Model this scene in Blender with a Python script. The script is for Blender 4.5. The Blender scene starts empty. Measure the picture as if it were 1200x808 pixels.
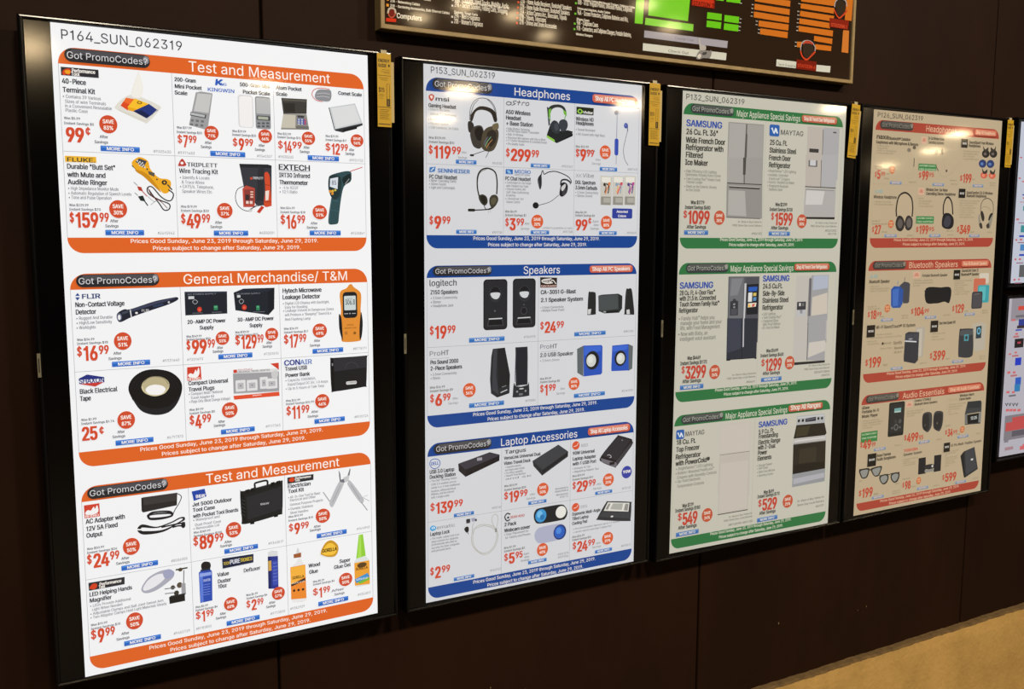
# A wall of advertising display screens under a store directory board, built in metres.
import bpy, math, random
from mathutils import Matrix, Vector
from mathutils.geometry import tessellate_polygon, delaunay_2d_cdt

scene = bpy.context.scene
COL = scene.collection
random.seed(4)

# ------------------------------------------------------------------ camera
cam_data = bpy.data.cameras.new('camera')
cam_data.sensor_width = 36.0
cam_data.lens = 36.0 * 1088.0 / 1200.0
cam_data.clip_start = 0.02
camera = bpy.data.objects.new('camera', cam_data)
COL.objects.link(camera)
RIGHT, UP, BACK = (0.871100, -0.491095, 0.003354), (0.055319, 0.104906, 0.992942), (-0.487980, -0.864766, 0.118550)
m = Matrix.Identity(4)
for r in range(3):
    m[r][0], m[r][1], m[r][2] = RIGHT[r], UP[r], BACK[r]
m.translation = (-0.121159, -1.888778, 1.600834)
camera.matrix_world = m
scene.camera = camera

# ------------------------------------------------------------------ world, lamps, exposure
world = bpy.data.worlds.new('world')
scene.world = world
world.use_nodes = True
world.node_tree.nodes['Background'].inputs[0].default_value = (1.0, 0.72, 0.42, 1)
world.node_tree.nodes['Background'].inputs[1].default_value = 0.02
scene.view_settings.view_transform = 'Standard'
scene.view_settings.look = 'None'
scene.view_settings.exposure = 0.0
scene.view_settings.gamma = 1.0
scene.view_settings.use_curve_mapping = False
scene.cycles.use_adaptive_sampling = False
scene.cycles.denoising_prefilter = 'ACCURATE'
scene.cycles.denoising_input_passes = 'RGB_ALBEDO_NORMAL'

CEILING = 4.0
WARM = (1.0, 0.74, 0.42)


def downlight(x, y, watts, size, warm=WARM):
    d = bpy.data.lights.new('shop_or_fill_lamp', 'AREA')
    d.shape = 'DISK'
    d.size = size
    d.energy = watts
    d.color = warm
    o = bpy.data.objects.new('shop_or_fill_lamp', d)
    COL.objects.link(o)
    o.location = (x, y, CEILING - 0.03)      # area lights shine down their own -Z


# unseen row of lamps added as fill, washing the wall from above
for x, w in ((-1.6, 75), (0.3, 100), (2.2, 110), (4.2, 150)):
    downlight(x, -3.0, w, 0.40, (1.0, 0.86, 0.66))
# the lamps further back in the shop, seen as glints in the screens
for x, y, w in ((0.5, -11.9, 60), (3.95, -13.5, 28), (6.96, -12.4, 60), (8.3, -16.0, 60), (10.4, -12.4, 60),
                (14.0, -10.7, 60), (23.4, -15.6, 60), (20.0, -12.4, 60), (27.0, -20.0, 60),
                (4.2, -7.8, 45), (4.4, -7.1, 45), (5.05, -7.2, 45), (5.9, -7.9, 45), (6.0, -6.1, 45), (6.9, -6.8, 45)):
    downlight(x, y, w * 1.5, 0.50) if w > 50 or y < -9 else downlight(x, y, w * 0.16, 0.20)


# ------------------------------------------------------------------ materials
def lin(c):
    c /= 255.0
    return c / 12.92 if c <= 0.04045 else ((c + 0.055) / 1.055) ** 2.4


def hexlin(h):
    return tuple(lin(int(h[k:k + 2], 16)) for k in (0, 2, 4))


MATS = {}


def new_mat(name):
    mt = bpy.data.materials.new(name)
    mt.use_nodes = True
    return mt, mt.node_tree.nodes['Principled BSDF'], mt.node_tree


def lit_pixel(h):
    """the picture on a switched-on display: coloured light behind a glossy pane"""
    k = 'lit ' + h
    if k not in MATS:
        mt, b, nt = new_mat('display light ' + h)
        b.inputs['Base Color'].default_value = (*(0.01 + 0.2 * q for q in hexlin(h)), 1)
        b.inputs['Roughness'].default_value = 0.055
        b.inputs['Specular IOR Level'].default_value = 0.5
        b.inputs['Emission Color'].default_value = (*hexlin(h), 1)
        b.inputs['Emission Strength'].default_value = 0.86
        MATS[k] = mt
    return MATS[k]


def paint(h, rough=0.5, spec=0.4, metal=0.0):
    k = 'paint %s %s %s %s' % (h, rough, spec, metal)
    if k not in MATS:
        mt, b, nt = new_mat('surface ' + h)
        b.inputs['Base Color'].default_value = (*hexlin(h), 1)
        b.inputs['Roughness'].default_value = rough
        b.inputs['Specular IOR Level'].default_value = spec
        b.inputs['Metallic'].default_value = metal
        MATS[k] = mt
    return MATS[k]


def textured(name, c0, c1, scale, rough, bump=0.0, detail=8.0, stretch=(1, 1, 1), spec=0.4, bscale=None):
    mt, b, nt = new_mat(name)
    n = nt.nodes
    tc = n.new('ShaderNodeTexCoord')
    mp = n.new('ShaderNodeMapping')
    mp.inputs['Scale'].default_value = stretch
    nz = n.new('ShaderNodeTexNoise')
    nz.inputs['Scale'].default_value = scale
    nz.inputs['Detail'].default_value = detail
    nz.inputs['Roughness'].default_value = 0.65
    rp = n.new('ShaderNodeValToRGB')
    rp.color_ramp.elements[0].position = 0.3
    rp.color_ramp.elements[1].position = 0.72
    rp.color_ramp.elements[0].color = (*hexlin(c0), 1)
    rp.color_ramp.elements[1].color = (*hexlin(c1), 1)
    nt.links.new(tc.outputs['Object'], mp.inputs['Vector'])
    nt.links.new(mp.outputs['Vector'], nz.inputs['Vector'])
    nt.links.new(nz.outputs['Fac'], rp.inputs['Fac'])
    nt.links.new(rp.outputs['Color'], b.inputs['Base Color'])
    b.inputs['Roughness'].default_value = rough
    b.inputs['Specular IOR Level'].default_value = spec
    if bump:
        n2 = n.new('ShaderNodeTexNoise')
        n2.inputs['Scale'].default_value = bscale or scale * 6
        n2.inputs['Detail'].default_value = 6
        bp = n.new('ShaderNodeBump')
        bp.inputs['Strength'].default_value = bump
        bp.inputs['Distance'].default_value = 0.01
        nt.links.new(tc.outputs['Object'], n2.inputs['Vector'])
        nt.links.new(n2.outputs['Fac'], bp.inputs['Height'])
        nt.links.new(bp.outputs['Normal'], b.inputs['Normal'])
    return mt


M_WALL = textured('dark brown laminate', '1d0f08', '28160b', 2.2, 0.6, 0.04, stretch=(1.0, 1.0, 0.35), bscale=60, spec=0.1)
M_SEAM = paint('0a0807', 0.8, 0.1)
M_STUCCO = textured('sandy stucco', 'a8864a', 'c49e5c', 7, 0.9, 0.22, bscale=70)
M_LEDGE = textured('darker ledge', '4e3c22', '6e5632', 40, 0.95)  # top edge of the stucco, darker than the face below it
M_FLOOR = textured('worn vinyl floor', '3c362c', '4a4236', 3, 0.4, 0.03)
M_CEIL = textured('ceiling tile', '6a6258', '7a7266', 5, 0.9)
M_BEZEL = paint('08080a', 0.2, 0.4)
M_CASE = paint('0b0b0d', 0.5, 0.4)
M_GLASS = paint('030304', 0.10, 0.5)
M_STICKER = paint('6e6a58', 0.5)
M_STICKER_INK = paint('26241e', 0.6)
M_GOLD = textured('brass coloured frame', '8a7750', 'a48c62', 30, 0.42, 0.0, spec=0.5)
M_BOARD = paint('2e2219', 0.07, 0.5)
M_CARD = paint('c09a20', 0.5)
M_CARD_BACK = paint('b9a673', 0.6)
M_CARD_INK = paint('2a2410', 0.6)
M_TAB = paint('b8ad90', 0.4)


# ------------------------------------------------------------------ mesh collecting
class Shape:
    def __init__(self):
        self.v, self.f, self.fm, self.mats = [], [], [], []

    def slot(self, mt):
        if mt not in self.mats:
            self.mats.append(mt)
        return self.mats.index(mt)

    def add(self, verts, faces, mt):
        k = len(self.v)
        s = self.slot(mt)
        self.v += [tuple(p) for p in verts]
        for f in faces:
            self.f.append(tuple(i + k for i in f))
            self.fm.append(s)

    def box(self, x0, y0, z0, x1, y1, z1, mt):
        v = [(x, y, z) for x in (x0, x1) for y in (y0, y1) for z in (z0, z1)]
        self.add(v, [(0, 1, 3, 2), (4, 6, 7, 5), (0, 4, 5, 1), (2, 3, 7, 6), (0, 2, 6, 4), (1, 5, 7, 3)], mt)

    def ring(self, x0, z0, x1, z1, profile, mt, close=False):
        """a rectangular moulding: profile is a list of (inset, y) from outside to inside"""
        loops = []
        for d, y in profile:
            loops.append([(x0 + d, y, z0 + d), (x1 - d, y, z0 + d), (x1 - d, y, z1 - d), (x0 + d, y, z1 - d)])
        v = [p for l in loops for p in l]
        f = []
        for k in range(len(loops) - 1):
            for j in range(4):
                a, b = 4 * k + j, 4 * k + (j + 1) % 4
                f.append((a, b, b + 4, a + 4))
        if close:
            f.append(tuple(4 * (len(loops) - 1) + j for j in range(4)))
        self.add(v, f, mt)

    def build(self, name, parent=None, origin=(0, 0, 0)):
        me = bpy.data.meshes.new(name)
        o = origin
        me.from_pydata([(p[0] - o[0], p[1] - o[1], p[2] - o[2]) for p in self.v], [], self.f)
        for mt in self.mats:
            me.materials.append(mt)
        me.polygons.foreach_set('material_index', self.fm)
        me.update()
        ob = bpy.data.objects.new(name, me)
        COL.objects.link(ob)
        if parent is not None:
            ob.parent = parent
        else:
            ob.location = o
        return ob


def thing(name, label, cat, loc, group=None):
    o = bpy.data.objects.new(name, None)
    COL.objects.link(o)
    o.location = loc
    o.empty_display_size = 0.1
    o['label'] = label
    o['category'] = cat
    if group:
        o['group'] = group
    return o


def structure(ob):
    ob['kind'] = 'structure'
    return ob


# ------------------------------------------------------------------ lettering (outlines of the letters, cap height 140)
GLYPHS = {
 '!': (54, '36,140 35,44 19,44 17,140/35,21 39,13 37,3 28,-1 19,2 14,10 17,19 26,24'),
 '"': (88, '37,140 35,87 21,87 19,140/69,140 67,87 53,87 51,140'),
 '#': (121, '104,140 81,0 67,0 90,140/110,53 108,39 3,39 5,53/54,140 32,0 17,0 40,140/118,101 116,87 11,87 13,101'),
 '$': (123, '67,160 67,-20 56,-20 56,160/97,131 106,119 110,104 93,104 90,113 83,120 74,125 60,126 48,124 39,119 33,111 32,102 35,93 44,86 86,73 103,62 112,45 112,33 109,22 97,7 80,0 54,-2 35,3 18,17 11,38 29,38 32,27 39,19 50,15 64,14 77,16 88,23 94,31 95,42 92,48 84,55 39,70 24,80 15,96 15,108 18,119 30,133 53,141 76,141'),
 '%': (186, '65,137 72,129 75,119 76,103 72,91 65,83 55,78 42,78 32,83 25,91 21,101 21,117 25,129 32,137 42,142 55,142/56,128 44,129 37,122 35,103 41,92 53,91 60,98 61,117/155,57 161,49 165,39 165,22 161,10 154,2 144,-2 132,-2 121,2 114,10 111,20 110,37 114,49 121,57 132,61 144,61/145,48 133,49 126,42 125,23 131,12 143,10 149,17 151,36/149,140 52,0 36,0 133,140'),
 '&': (123, '78,134 85,126 88,117 86,98 74,84 32,51 28,42 27,31 32,22 41,15 53,13 65,15 78,22 88,33 94,46 96,62 112,62 110,42 102,25 90,11 77,3 59,-2 41,-1 28,5 16,15 10,29 10,43 13,52 20,62 70,102 71,116 62,126 51,126 42,121 38,112 40,100 120,0 100,0 32,82 23,98 21,110 22,120 27,129 35,136 45,140 58,141 69,139'),
 "'": (57, '37,140 35,87 21,87 19,140'),
 '(': (75, '65,148 49,106 42,64 42,44 46,22 65,-26 57,-26 49,-26 34,5 26,36 25,65 30,102 44,139 49,148'),
 ')': (75, '27,148 38,125 46,97 50,73 50,46 43,9 27,-26 10,-26 18,-10 31,29 33,64 26,106 10,148'),
 '*': (125, '93,126 100,114 73,101 100,87 93,75 68,91 69,61 55,61 57,91 31,75 25,87 51,101 25,114 31,126 57,110 55,140 69,140 68,110'),
 '+': (125, '70,100 70,9 54,9 54,100/108,62 108,47 17,47 17,62'),
 ',': (52, '38,20 23,-33 10,-33 19,20'),
 '-': (125, '93,67 93,52 31,52 31,67'),
 '.': (52, '34,21 39,13 36,3 28,-1 18,2 14,10 16,19 25,24'),
 '/': (69, '65,147 20,-21 4,-21 49,147'),
 '0': (125, '89,133 102,116 110,91 111,54 104,27 92,9 77,0 55,-1 36,7 22,24 15,49 14,86 21,113 33,131 48,140 70,141/78,121 65,126 51,124 41,116 34,100 30,79 32,50 37,31 47,19 60,14 74,16 83,24 91,40 94,61 93,90 88,109'),
 '1': (96, '66,140 66,0 48,0 48,104 18,104 18,117 36,121 46,128 52,140'),
 '2': (125, '91,132 99,123 104,111 105,99 101,86 87,64 42,16 107,16 107,0 18,0 18,13 81,82 87,94 88,108 83,118 74,124 60,126 46,122 37,112 35,100 18,100 19,109 29,128 47,140 71,141'),
 '3': (125, '103,140 103,127 58,77 58,79 62,80 79,78 90,73 99,66 108,46 107,31 103,21 97,12 85,3 60,-2 39,2 23,12 15,23 12,36 30,36 33,27 40,20 52,14 68,14 82,20 89,30 90,47 81,61 67,67 43,68 43,82 79,124 19,124 19,140'),
 '4': (125, '86,140 30,45 114,45 114,29 11,29 11,44 68,140/94,87 94,0 78,0 78,33 78,87'),
 '5': (125, '101,140 101,124 41,124 37,83 52,90 68,92 83,87 95,79 104,64 108,47 105,29 98,16 79,2 55,-2 44,1 32,7 23,17 18,26 16,36 34,36 37,26 45,18 56,14 69,15 84,25 90,42 86,61 80,69 72,74 56,76 44,73 35,68 19,70 26,140'),
 '6': (125, '89,140 40,72 49,82 62,86 79,84 93,76 103,64 107,50 106,34 101,20 92,9 80,1 69,-2 53,-1 39,4 28,13 21,26 18,38 19,55 25,72 69,140/80,67 70,72 58,73 48,69 40,62 35,52 35,39 38,28 45,19 55,14 66,14 77,17 85,25 89,35 90,48 86,59'),
 '7': (125, '107,140 107,123 45,0 27,0 89,123 17,124 17,140'),
 '8': (125, '91,133 103,117 105,99 97,83 83,73 97,66 107,54 110,37 107,22 95,7 76,-1 49,-1 30,7 17,24 15,44 23,62 42,73 31,79 22,92 19,105 22,119 33,133 51,141 74,141/83,58 72,63 60,65 48,62 39,56 33,47 32,36 35,27 41,19 52,15 65,14 77,16 86,21 91,30 93,40 90,50/80,121 71,125 60,127 50,124 43,119 38,111 37,102 39,92 45,85 54,81 64,80 74,82 82,87 87,95 88,105 85,114'),
 '9': (125, '90,133 100,122 106,108 107,90 103,74 92,54 55,0 36,0 77,59 68,55 57,54 45,56 33,62 24,72 20,82 18,106 26,125 44,139 69,142/78,122 68,126 56,126 46,122 39,114 35,103 35,91 39,80 46,72 56,68 68,68 78,72 86,80 90,90 90,103 86,114'),
 ':': (52, '34,21 39,13 36,3 28,-1 18,2 14,10 16,19 25,24/34,97 39,88 36,79 28,75 18,77 14,86 16,95 25,100'),
 ';': (52, '38,20 23,-33 10,-33 19,20/36,97 41,88 38,79 30,75 21,77 16,86 19,95 27,100'),
 '?': (99, '76,133 84,124 88,115 87,92 78,78 57,61 53,42 36,42 37,57 44,72 62,85 70,95 72,106 70,116 62,124 49,127 36,124 28,116 25,104 8,104 9,115 18,130 35,140 58,141/53,21 58,13 55,3 46,-1 37,2 33,10 35,19 44,24'),
 '@': (186, '147,120 165,98 174,70 172,32 168,19 161,9 150,4 134,4 121,10 116,19 110,11 102,5 90,3 78,5 69,10 62,17 53,38 53,59 58,75 71,89 85,94 103,93 115,84 115,92 130,92 130,29 136,18 146,17 153,21 158,31 160,49 159,68 156,83 149,96 140,107 127,115 114,120 80,120 67,117 52,109 41,97 34,86 27,53 28,33 33,15 45,-5 64,-17 82,-22 100,-23 135,-16 139,-29 119,-35 98,-37 78,-36 57,-30 40,-20 28,-9 18,9 13,25 11,54 16,81 26,103 43,120 69,132 96,135 122,132/107,76 99,80 87,80 79,77 72,70 68,60 67,49 69,35 74,25 83,19 93,18 104,21 111,28 115,39 116,56 113,68'),
 'A': (132, '76,140 127,0 109,0 73,102 64,132 67,132 23,0 5,0 55,140/102,55 102,39 30,39 30,55'),
 'B': (126, '97,131 108,115 109,97 103,83 87,72 103,65 113,50 115,35 112,23 106,12 97,6 76,0 17,0 17,140 73,140 85,137/89,57 73,63 34,64 34,16 55,16 81,17 94,25 98,41 94,51/84,119 69,124 34,124 34,79 67,79 82,83 90,93 92,107'),
 'C': (140, '111,130 123,115 130,96 112,96 105,111 91,122 79,125 64,125 51,119 39,109 32,94 29,78 32,46 38,34 46,25 56,18 70,15 85,16 98,22 107,31 112,44 130,44 125,27 109,9 86,-1 61,-1 38,9 24,24 16,40 12,59 12,81 14,95 21,112 32,125 45,135 61,141 79,142 96,138'),
 'D': (138, '104,127 119,108 127,81 125,50 115,25 96,8 70,1 26,0 26,16 71,17 93,26 103,38 109,58 109,82 103,102 93,114 79,122 65,124 26,124 26,140 77,139 89,135/34,140 34,0 17,0 17,140'),
 'E': (115, '103,140 103,124 34,124 34,79 98,79 98,63 34,63 34,16 103,16 103,0 17,0 17,140'),
 'F': (113, '102,140 102,124 34,124 34,77 95,77 95,61 34,61 34,0 17,0 17,140'),
 'G': (143, '109,131 124,115 131,96 112,96 104,112 90,122 77,125 61,124 46,115 36,103 30,86 29,66 32,46 40,31 51,21 68,15 85,16 99,22 110,36 114,53 114,56 78,55 78,70 132,70 130,43 122,22 107,7 86,-1 65,-1 45,5 26,21 16,40 11,65 12,86 17,104 26,119 41,133 56,140 76,142 94,139'),
 'H': (142, '126,140 126,0 108,0 108,64 34,64 34,0 17,0 17,140 34,140 34,79 108,79 108,140'),
 'I': (83, '74,140 74,124 50,124 50,16 74,16 74,0 9,0 9,16 33,16 33,124 9,124 9,140'),
 'J': (109, '93,140 92,35 86,15 75,4 60,-1 42,-1 27,4 14,18 9,40 9,48 27,48 29,29 37,17 46,14 56,14 70,22 75,37 75,140'),
 'K': (128, '123,140 29,40 29,59 34,66 100,140/34,140 34,27 34,0 17,0 17,52 17,140/63,85 123,0 102,0 52,71'),
 'L': (108, '34,140 34,16 99,16 99,0 17,0 17,140'),
 'M': (173, '156,140 156,0 139,0 139,97 141,126 94,0 79,0 45,86 31,126 33,126 34,0 17,0 17,140 42,140 77,50 89,13 85,13 94,44 131,140'),
 'N': (144, '128,140 128,0 106,0 47,94 30,124 33,125 34,0 17,0 17,140 37,140 99,43 114,15 111,15 110,140'),
 'O': (147, '109,131 126,112 135,86 135,54 126,28 109,9 86,-1 61,-1 38,9 21,28 12,54 12,86 21,112 38,131 61,141 86,141/99,117 83,125 64,125 48,117 36,103 29,83 29,57 36,37 48,23 64,15 83,15 99,23 111,37 118,57 118,83 111,103'),
 'P': (122, '96,131 107,118 112,99 110,78 101,64 89,56 76,52 30,51 30,67 76,68 86,74 93,84 94,105 90,114 83,120 69,124 34,124 34,0 17,0 17,140 72,140 86,137'),
 'Q': (147, '86,44 129,-13 110,-13 67,44/109,131 126,112 135,86 135,54 126,28 109,9 86,-1 61,-1 38,9 21,28 12,54 12,86 21,112 38,131 61,141 86,141/99,117 83,125 64,125 48,117 36,103 29,83 29,57 36,37 48,23 64,15 83,15 99,23 111,37 118,57 118,83 111,103'),
 'R': (124, '97,131 107,119 113,100 110,80 101,66 89,59 76,55 26,54 26,70 76,71 86,76 93,86 94,105 91,113 85,119 69,124 34,124 34,0 17,0 17,140 73,140 86,137/83,63 118,0 97,0 63,63'),
 'S': (123, '97,131 106,119 110,104 93,104 90,113 83,120 74,125 60,126 48,124 39,119 33,111 32,102 35,93 44,86 86,73 103,62 112,45 112,33 109,22 97,7 80,0 54,-2 35,3 18,17 11,38 29,38 32,27 39,19 50,15 64,14 77,16 88,23 94,31 95,42 92,48 84,55 39,70 24,80 15,96 15,108 18,119 30,133 53,141 76,141'),
 'T': (123, '115,140 115,124 71,124 71,0 53,0 53,124 9,124 9,140'),
 'U': (142, '126,140 126,44 122,28 113,14 103,6 87,-1 71,-2 52,0 37,8 25,19 18,34 17,140 34,140 36,37 41,27 49,20 71,14 91,19 105,33 108,47 108,140'),
 'V': (132, '127,140 76,0 56,0 5,140 23,140 59,38 68,8 65,8 70,28 109,140'),
 'W': (189, '184,140 146,0 125,0 100,93 92,131 96,131 91,104 63,0 43,0 5,140 23,140 54,11 52,11 57,36 84,140 104,140 130,44 136,11 140,38 166,140'),
 'X': (131, '123,140 71,66 71,79 125,0 105,0 73,48 65,64 67,64 59,50 25,0 5,0 60,78 60,65 8,140 29,140 67,80 64,80 71,94 103,140'),
 'Y': (130, '125,140 74,57 74,0 56,0 56,57 5,140 25,140 53,95 69,63 62,63 67,77 105,140'),
 'Z': (121, '109,140 109,127 38,24 27,9 25,15 110,16 110,0 11,0 11,13 84,118 94,131 96,125 11,124 11,140'),
 '_': (88, '88,0 88,-16 0,-16 0,0'),
 'a': (107, '80,98 89,88 92,77 93,0 76,0 76,14 64,2 46,-2 26,1 13,12 8,30 10,40 14,47 28,56 51,61 75,66 75,78 69,86 59,91 45,90 34,84 28,75 11,80 17,90 31,101 47,105 66,104/76,52 34,43 28,37 25,29 28,20 36,14 49,13 61,15 68,20 74,29'),
 'b': (117, '89,97 100,83 107,64 106,37 99,18 86,4 69,-2 49,0 40,7 33,16 31,16 31,6 31,0 14,0 14,140 31,140 31,88 43,100 56,105 72,105/77,86 65,90 52,90 43,85 35,74 31,60 32,41 36,27 44,18 56,13 70,14 79,19 86,30 90,44 89,63 85,76'),
 'c': (109, '85,97 95,87 100,76 83,72 79,81 71,88 61,91 50,90 42,87 34,79 27,59 29,35 40,18 48,14 58,13 75,19 84,32 100,28 90,10 70,-1 47,-1 30,6 19,18 13,30 10,44 10,63 19,86 27,95 38,102 63,106'),
 'd': (117, '102,140 102,0 86,0 86,16 76,6 66,0 54,-2 39,0 28,6 20,15 11,37 11,67 15,81 22,91 36,102 56,106 71,102 86,88 86,140/72,86 61,90 47,89 38,84 31,74 27,60 27,42 32,28 40,18 52,13 65,14 74,19 82,30 85,44 85,63 81,76'),
 'e': (111, '84,97 92,89 98,78 102,47 21,47 21,61 93,61 85,56 81,76 71,87 59,91 44,88 32,78 27,62 28,36 38,19 52,13 66,13 78,19 84,29 100,25 97,17 87,7 76,0 61,-2 44,-1 32,5 22,13 14,26 10,40 10,59 13,73 20,88 29,97 43,104 56,106 71,104'),
 'f': (70, '63,104 63,90 2,90 2,104/67,143 63,129 47,129 42,127 39,120 39,0 31,0 22,0 23,127 29,137 39,143 52,146'),
 'g': (117, '103,104 102,-6 96,-25 80,-37 51,-41 29,-35 14,-19 28,-11 35,-20 45,-25 60,-27 73,-23 81,-17 85,-10 84,19 75,8 62,2 45,2 29,9 18,19 12,34 9,49 11,68 20,89 28,97 39,103 54,106 67,104 76,98 86,88 86,104/73,86 61,90 47,90 38,84 31,74 27,61 27,43 32,30 40,21 52,17 65,17 74,22 82,31 85,45 85,63 81,77'),
 'h': (113, '85,99 94,88 98,76 98,0 81,0 81,68 75,84 63,90 47,89 37,81 32,67 31,0 14,0 14,140 31,140 31,79 28,79 36,94 49,103 68,106'),
 'i': (46, '31,104 31,0 14,0 14,104/30,142 35,134 32,126 24,122 16,124 11,132 14,140 22,144'),
 'j': (46, '31,104 30,-19 24,-31 14,-37 -3,-39 -3,-32 -3,-24 9,-22 14,-12 14,104/30,142 35,134 32,126 24,122 16,124 11,132 14,140 22,144'),
 'k': (105, '99,104 51,55 30,38 30,48 30,58 33,58 78,104/31,140 31,0 14,0 14,140/53,63 102,0 81,0 41,51'),
 'l': (52, '31,140 32,22 35,15 47,15 50,1 35,-1 26,2 19,7 15,18 14,140'),
 'm': (168, '140,100 149,90 153,79 153,0 136,0 136,73 134,81 128,87 119,91 109,90 101,86 94,79 92,70 92,0 75,0 75,72 72,83 63,90 50,91 40,86 33,77 31,0 14,0 14,104 31,104 30,81 39,98 55,106 68,105 77,101 86,89 88,81 86,81 93,94 107,104 125,106'),
 'n': (113, '85,99 94,88 98,76 98,0 81,0 81,68 75,84 63,90 47,89 37,81 32,67 31,0 14,0 14,104 31,104 31,79 28,79 36,94 49,103 68,106'),
 'o': (114, '85,97 97,83 104,63 104,40 97,20 85,6 67,-1 47,-1 30,6 17,20 10,40 10,63 17,83 30,97 47,105 67,105/74,85 64,90 50,90 40,85 32,75 27,62 27,44 32,28 40,18 50,14 64,14 74,18 83,28 87,42 87,59 83,75'),
 'p': (117, '89,97 100,83 106,67 107,44 102,23 89,6 69,-2 49,0 31,16 31,-18 31,-39 14,-39 14,104 31,104 31,88 43,100 56,105 72,105/77,86 65,90 52,90 43,85 35,74 31,60 32,41 36,27 44,18 56,13 70,14 79,19 86,30 90,44 89,63 85,76'),
 'q': (117, '102,104 102,-39 86,-39 86,16 76,6 66,0 54,-2 41,-1 31,4 22,12 11,37 9,56 12,71 18,86 28,97 44,105 61,105 74,100 86,88 86,104/72,86 61,90 47,89 38,84 31,74 27,60 27,42 32,28 40,18 52,13 65,14 74,19 82,30 85,44 85,63 81,76'),
 'r': (71, '67,106 67,89 47,88 34,77 31,67 31,0 14,0 14,104 31,104 32,88 37,97 46,103'),
 's': (100, '77,99 84,90 89,80 74,76 64,89 49,91 35,86 30,75 32,69 38,65 70,56 84,47 91,32 87,15 76,4 59,-2 40,-1 23,5 15,14 10,26 26,29 34,17 53,13 69,18 74,30 66,40 34,49 20,57 13,73 17,89 28,100 44,105 61,105'),
 't': (63, '56,104 56,90 2,90 2,104/35,130 35,22 41,15 56,15 59,0 43,-1 32,2 22,10 18,20 18,130'),
 'u': (113, '98,104 98,0 82,0 82,25 85,25 75,8 61,0 43,-1 26,7 19,16 16,26 14,71 14,104 31,104 33,29 38,21 45,16 55,14 65,16 76,24 81,36 81,104'),
 'v': (107, '102,104 62,0 45,0 5,104 23,104 51,24 57,6 51,6 84,104'),
 'w': (156, '150,104 118,0 101,0 76,93 80,93 55,0 38,0 6,104 24,104 37,59 48,11 45,11 49,28 69,104 87,104 111,11 108,11 111,25 132,104'),
 'x': (104, '97,104 57,46 57,59 98,0 79,0 48,50 56,50 25,0 6,0 47,60 47,47 8,104 28,104 57,57 50,57 48,57 58,75 78,104'),
 'y': (107, '102,104 54,-22 46,-32 37,-38 25,-40 13,-38 17,-24 32,-23 41,-10 45,0 5,104 23,104 48,36 56,6 51,6 56,26 84,104'),
 'z': (105, '92,104 92,91 35,16 93,16 93,0 11,0 11,13 70,88 13,89 13,104'),
 '¢': (109, '62,140 62,0 50,0 50,140/85,115 95,105 100,94 83,90 79,99 71,106 61,109 50,108 42,105 34,97 27,77 29,53 40,36 48,32 58,31 75,37 84,50 100,46 90,28 70,17 47,17 30,24 19,36 13,48 10,62 10,81 19,104 27,113 38,120 63,124 75,121'),
 '•': (107, '72,79 79,71 83,60 83,48 77,37 69,30 58,26 46,26 35,32 27,40 24,51 24,64 30,74 38,82 49,85 61,85'),
 '™': (117, '106,140 84,90 80,90 57,140 62,140 67,140 82,103 97,140/65,140 65,90 56,90 56,140/108,140 108,90 99,90 99,140/32,135 32,90 23,90 23,135/47,140 47,132 7,132 7,140'),
 '®': (127, '96,131 111,115 118,95 117,74 108,55 92,40 72,33 50,34 31,43 17,59 10,79 11,101 20,120 35,134 55,141 77,140/89,120 75,127 58,128 43,123 31,113 24,98 23,82 28,66 38,54 53,47 69,46 85,51 97,62 104,76 105,93 100,108/75,86 88,62 75,62 63,86/79,109 84,103 86,96 84,89 79,83 71,79 51,79 51,88 67,88 72,92 71,102 56,104 56,62 44,62 44,112 71,112'),
 ' ': (52, ''),
}
LETTER = {}


def letter(ch):
    if ch in LETTER:
        return LETTER[ch]
    adv, src = GLYPHS[ch]
    loops = [[tuple(float(q) for q in p.split(',')) for p in c.split(' ')] for c in src.split('/')] if src else []

    verts, tris = [], []
    if loops:
        pts = [Vector(p) for l in loops for p in l]
        edges, k = [], 0
        for l in loops:
            edges += [(k + i, k + (i + 1) % len(l)) for i in range(len(l))]
            k += len(l)
        vs, _, faces, *_ = delaunay_2d_cdt(pts, edges, [], 0, 1e-4)
        verts = [(p.x, p.y) for p in vs]
        for f in faces:
            cx, cy = (sum(verts[i][q] for i in f) / len(f) for q in (0, 1))
            wind = 0
            for l in loops:
                for i in range(len(l)):
                    (xa, ya), (xb, yb) = l[i - 1], l[i]
                    if (ya > cy) != (yb > cy) and cx < (xb - xa) * (cy - ya) / (yb - ya) + xa:
                        wind += 1 if yb > ya else -1
            if wind:
                tris.append(tuple(f))
    LETTER[ch] = (adv, verts, tris)
    return LETTER[ch]


def catmull(p, closed, n=4):
    out = []
    c = len(p)
    for i in range(c if closed else c - 1):
        if closed:
            a, b, d, e = p[i - 1], p[i], p[(i + 1) % c], p[(i + 2) % c]
        else:
            a, b, d, e = p[max(i - 1, 0)], p[i], p[i + 1], p[min(i + 2, c - 1)]
        for k in range(n):
            t = k / n
            out.append(tuple(0.5 * (2 * b[j] + (d[j] - a[j]) * t + (2 * a[j] - 5 * b[j] + 4 * d[j] - e[j]) * t * t
                                    + (3 * b[j] - a[j] - 3 * d[j] + e[j]) * t ** 3) for j in (0, 1)))
    if not closed:
        out.append(p[-1])
    return out


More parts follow.
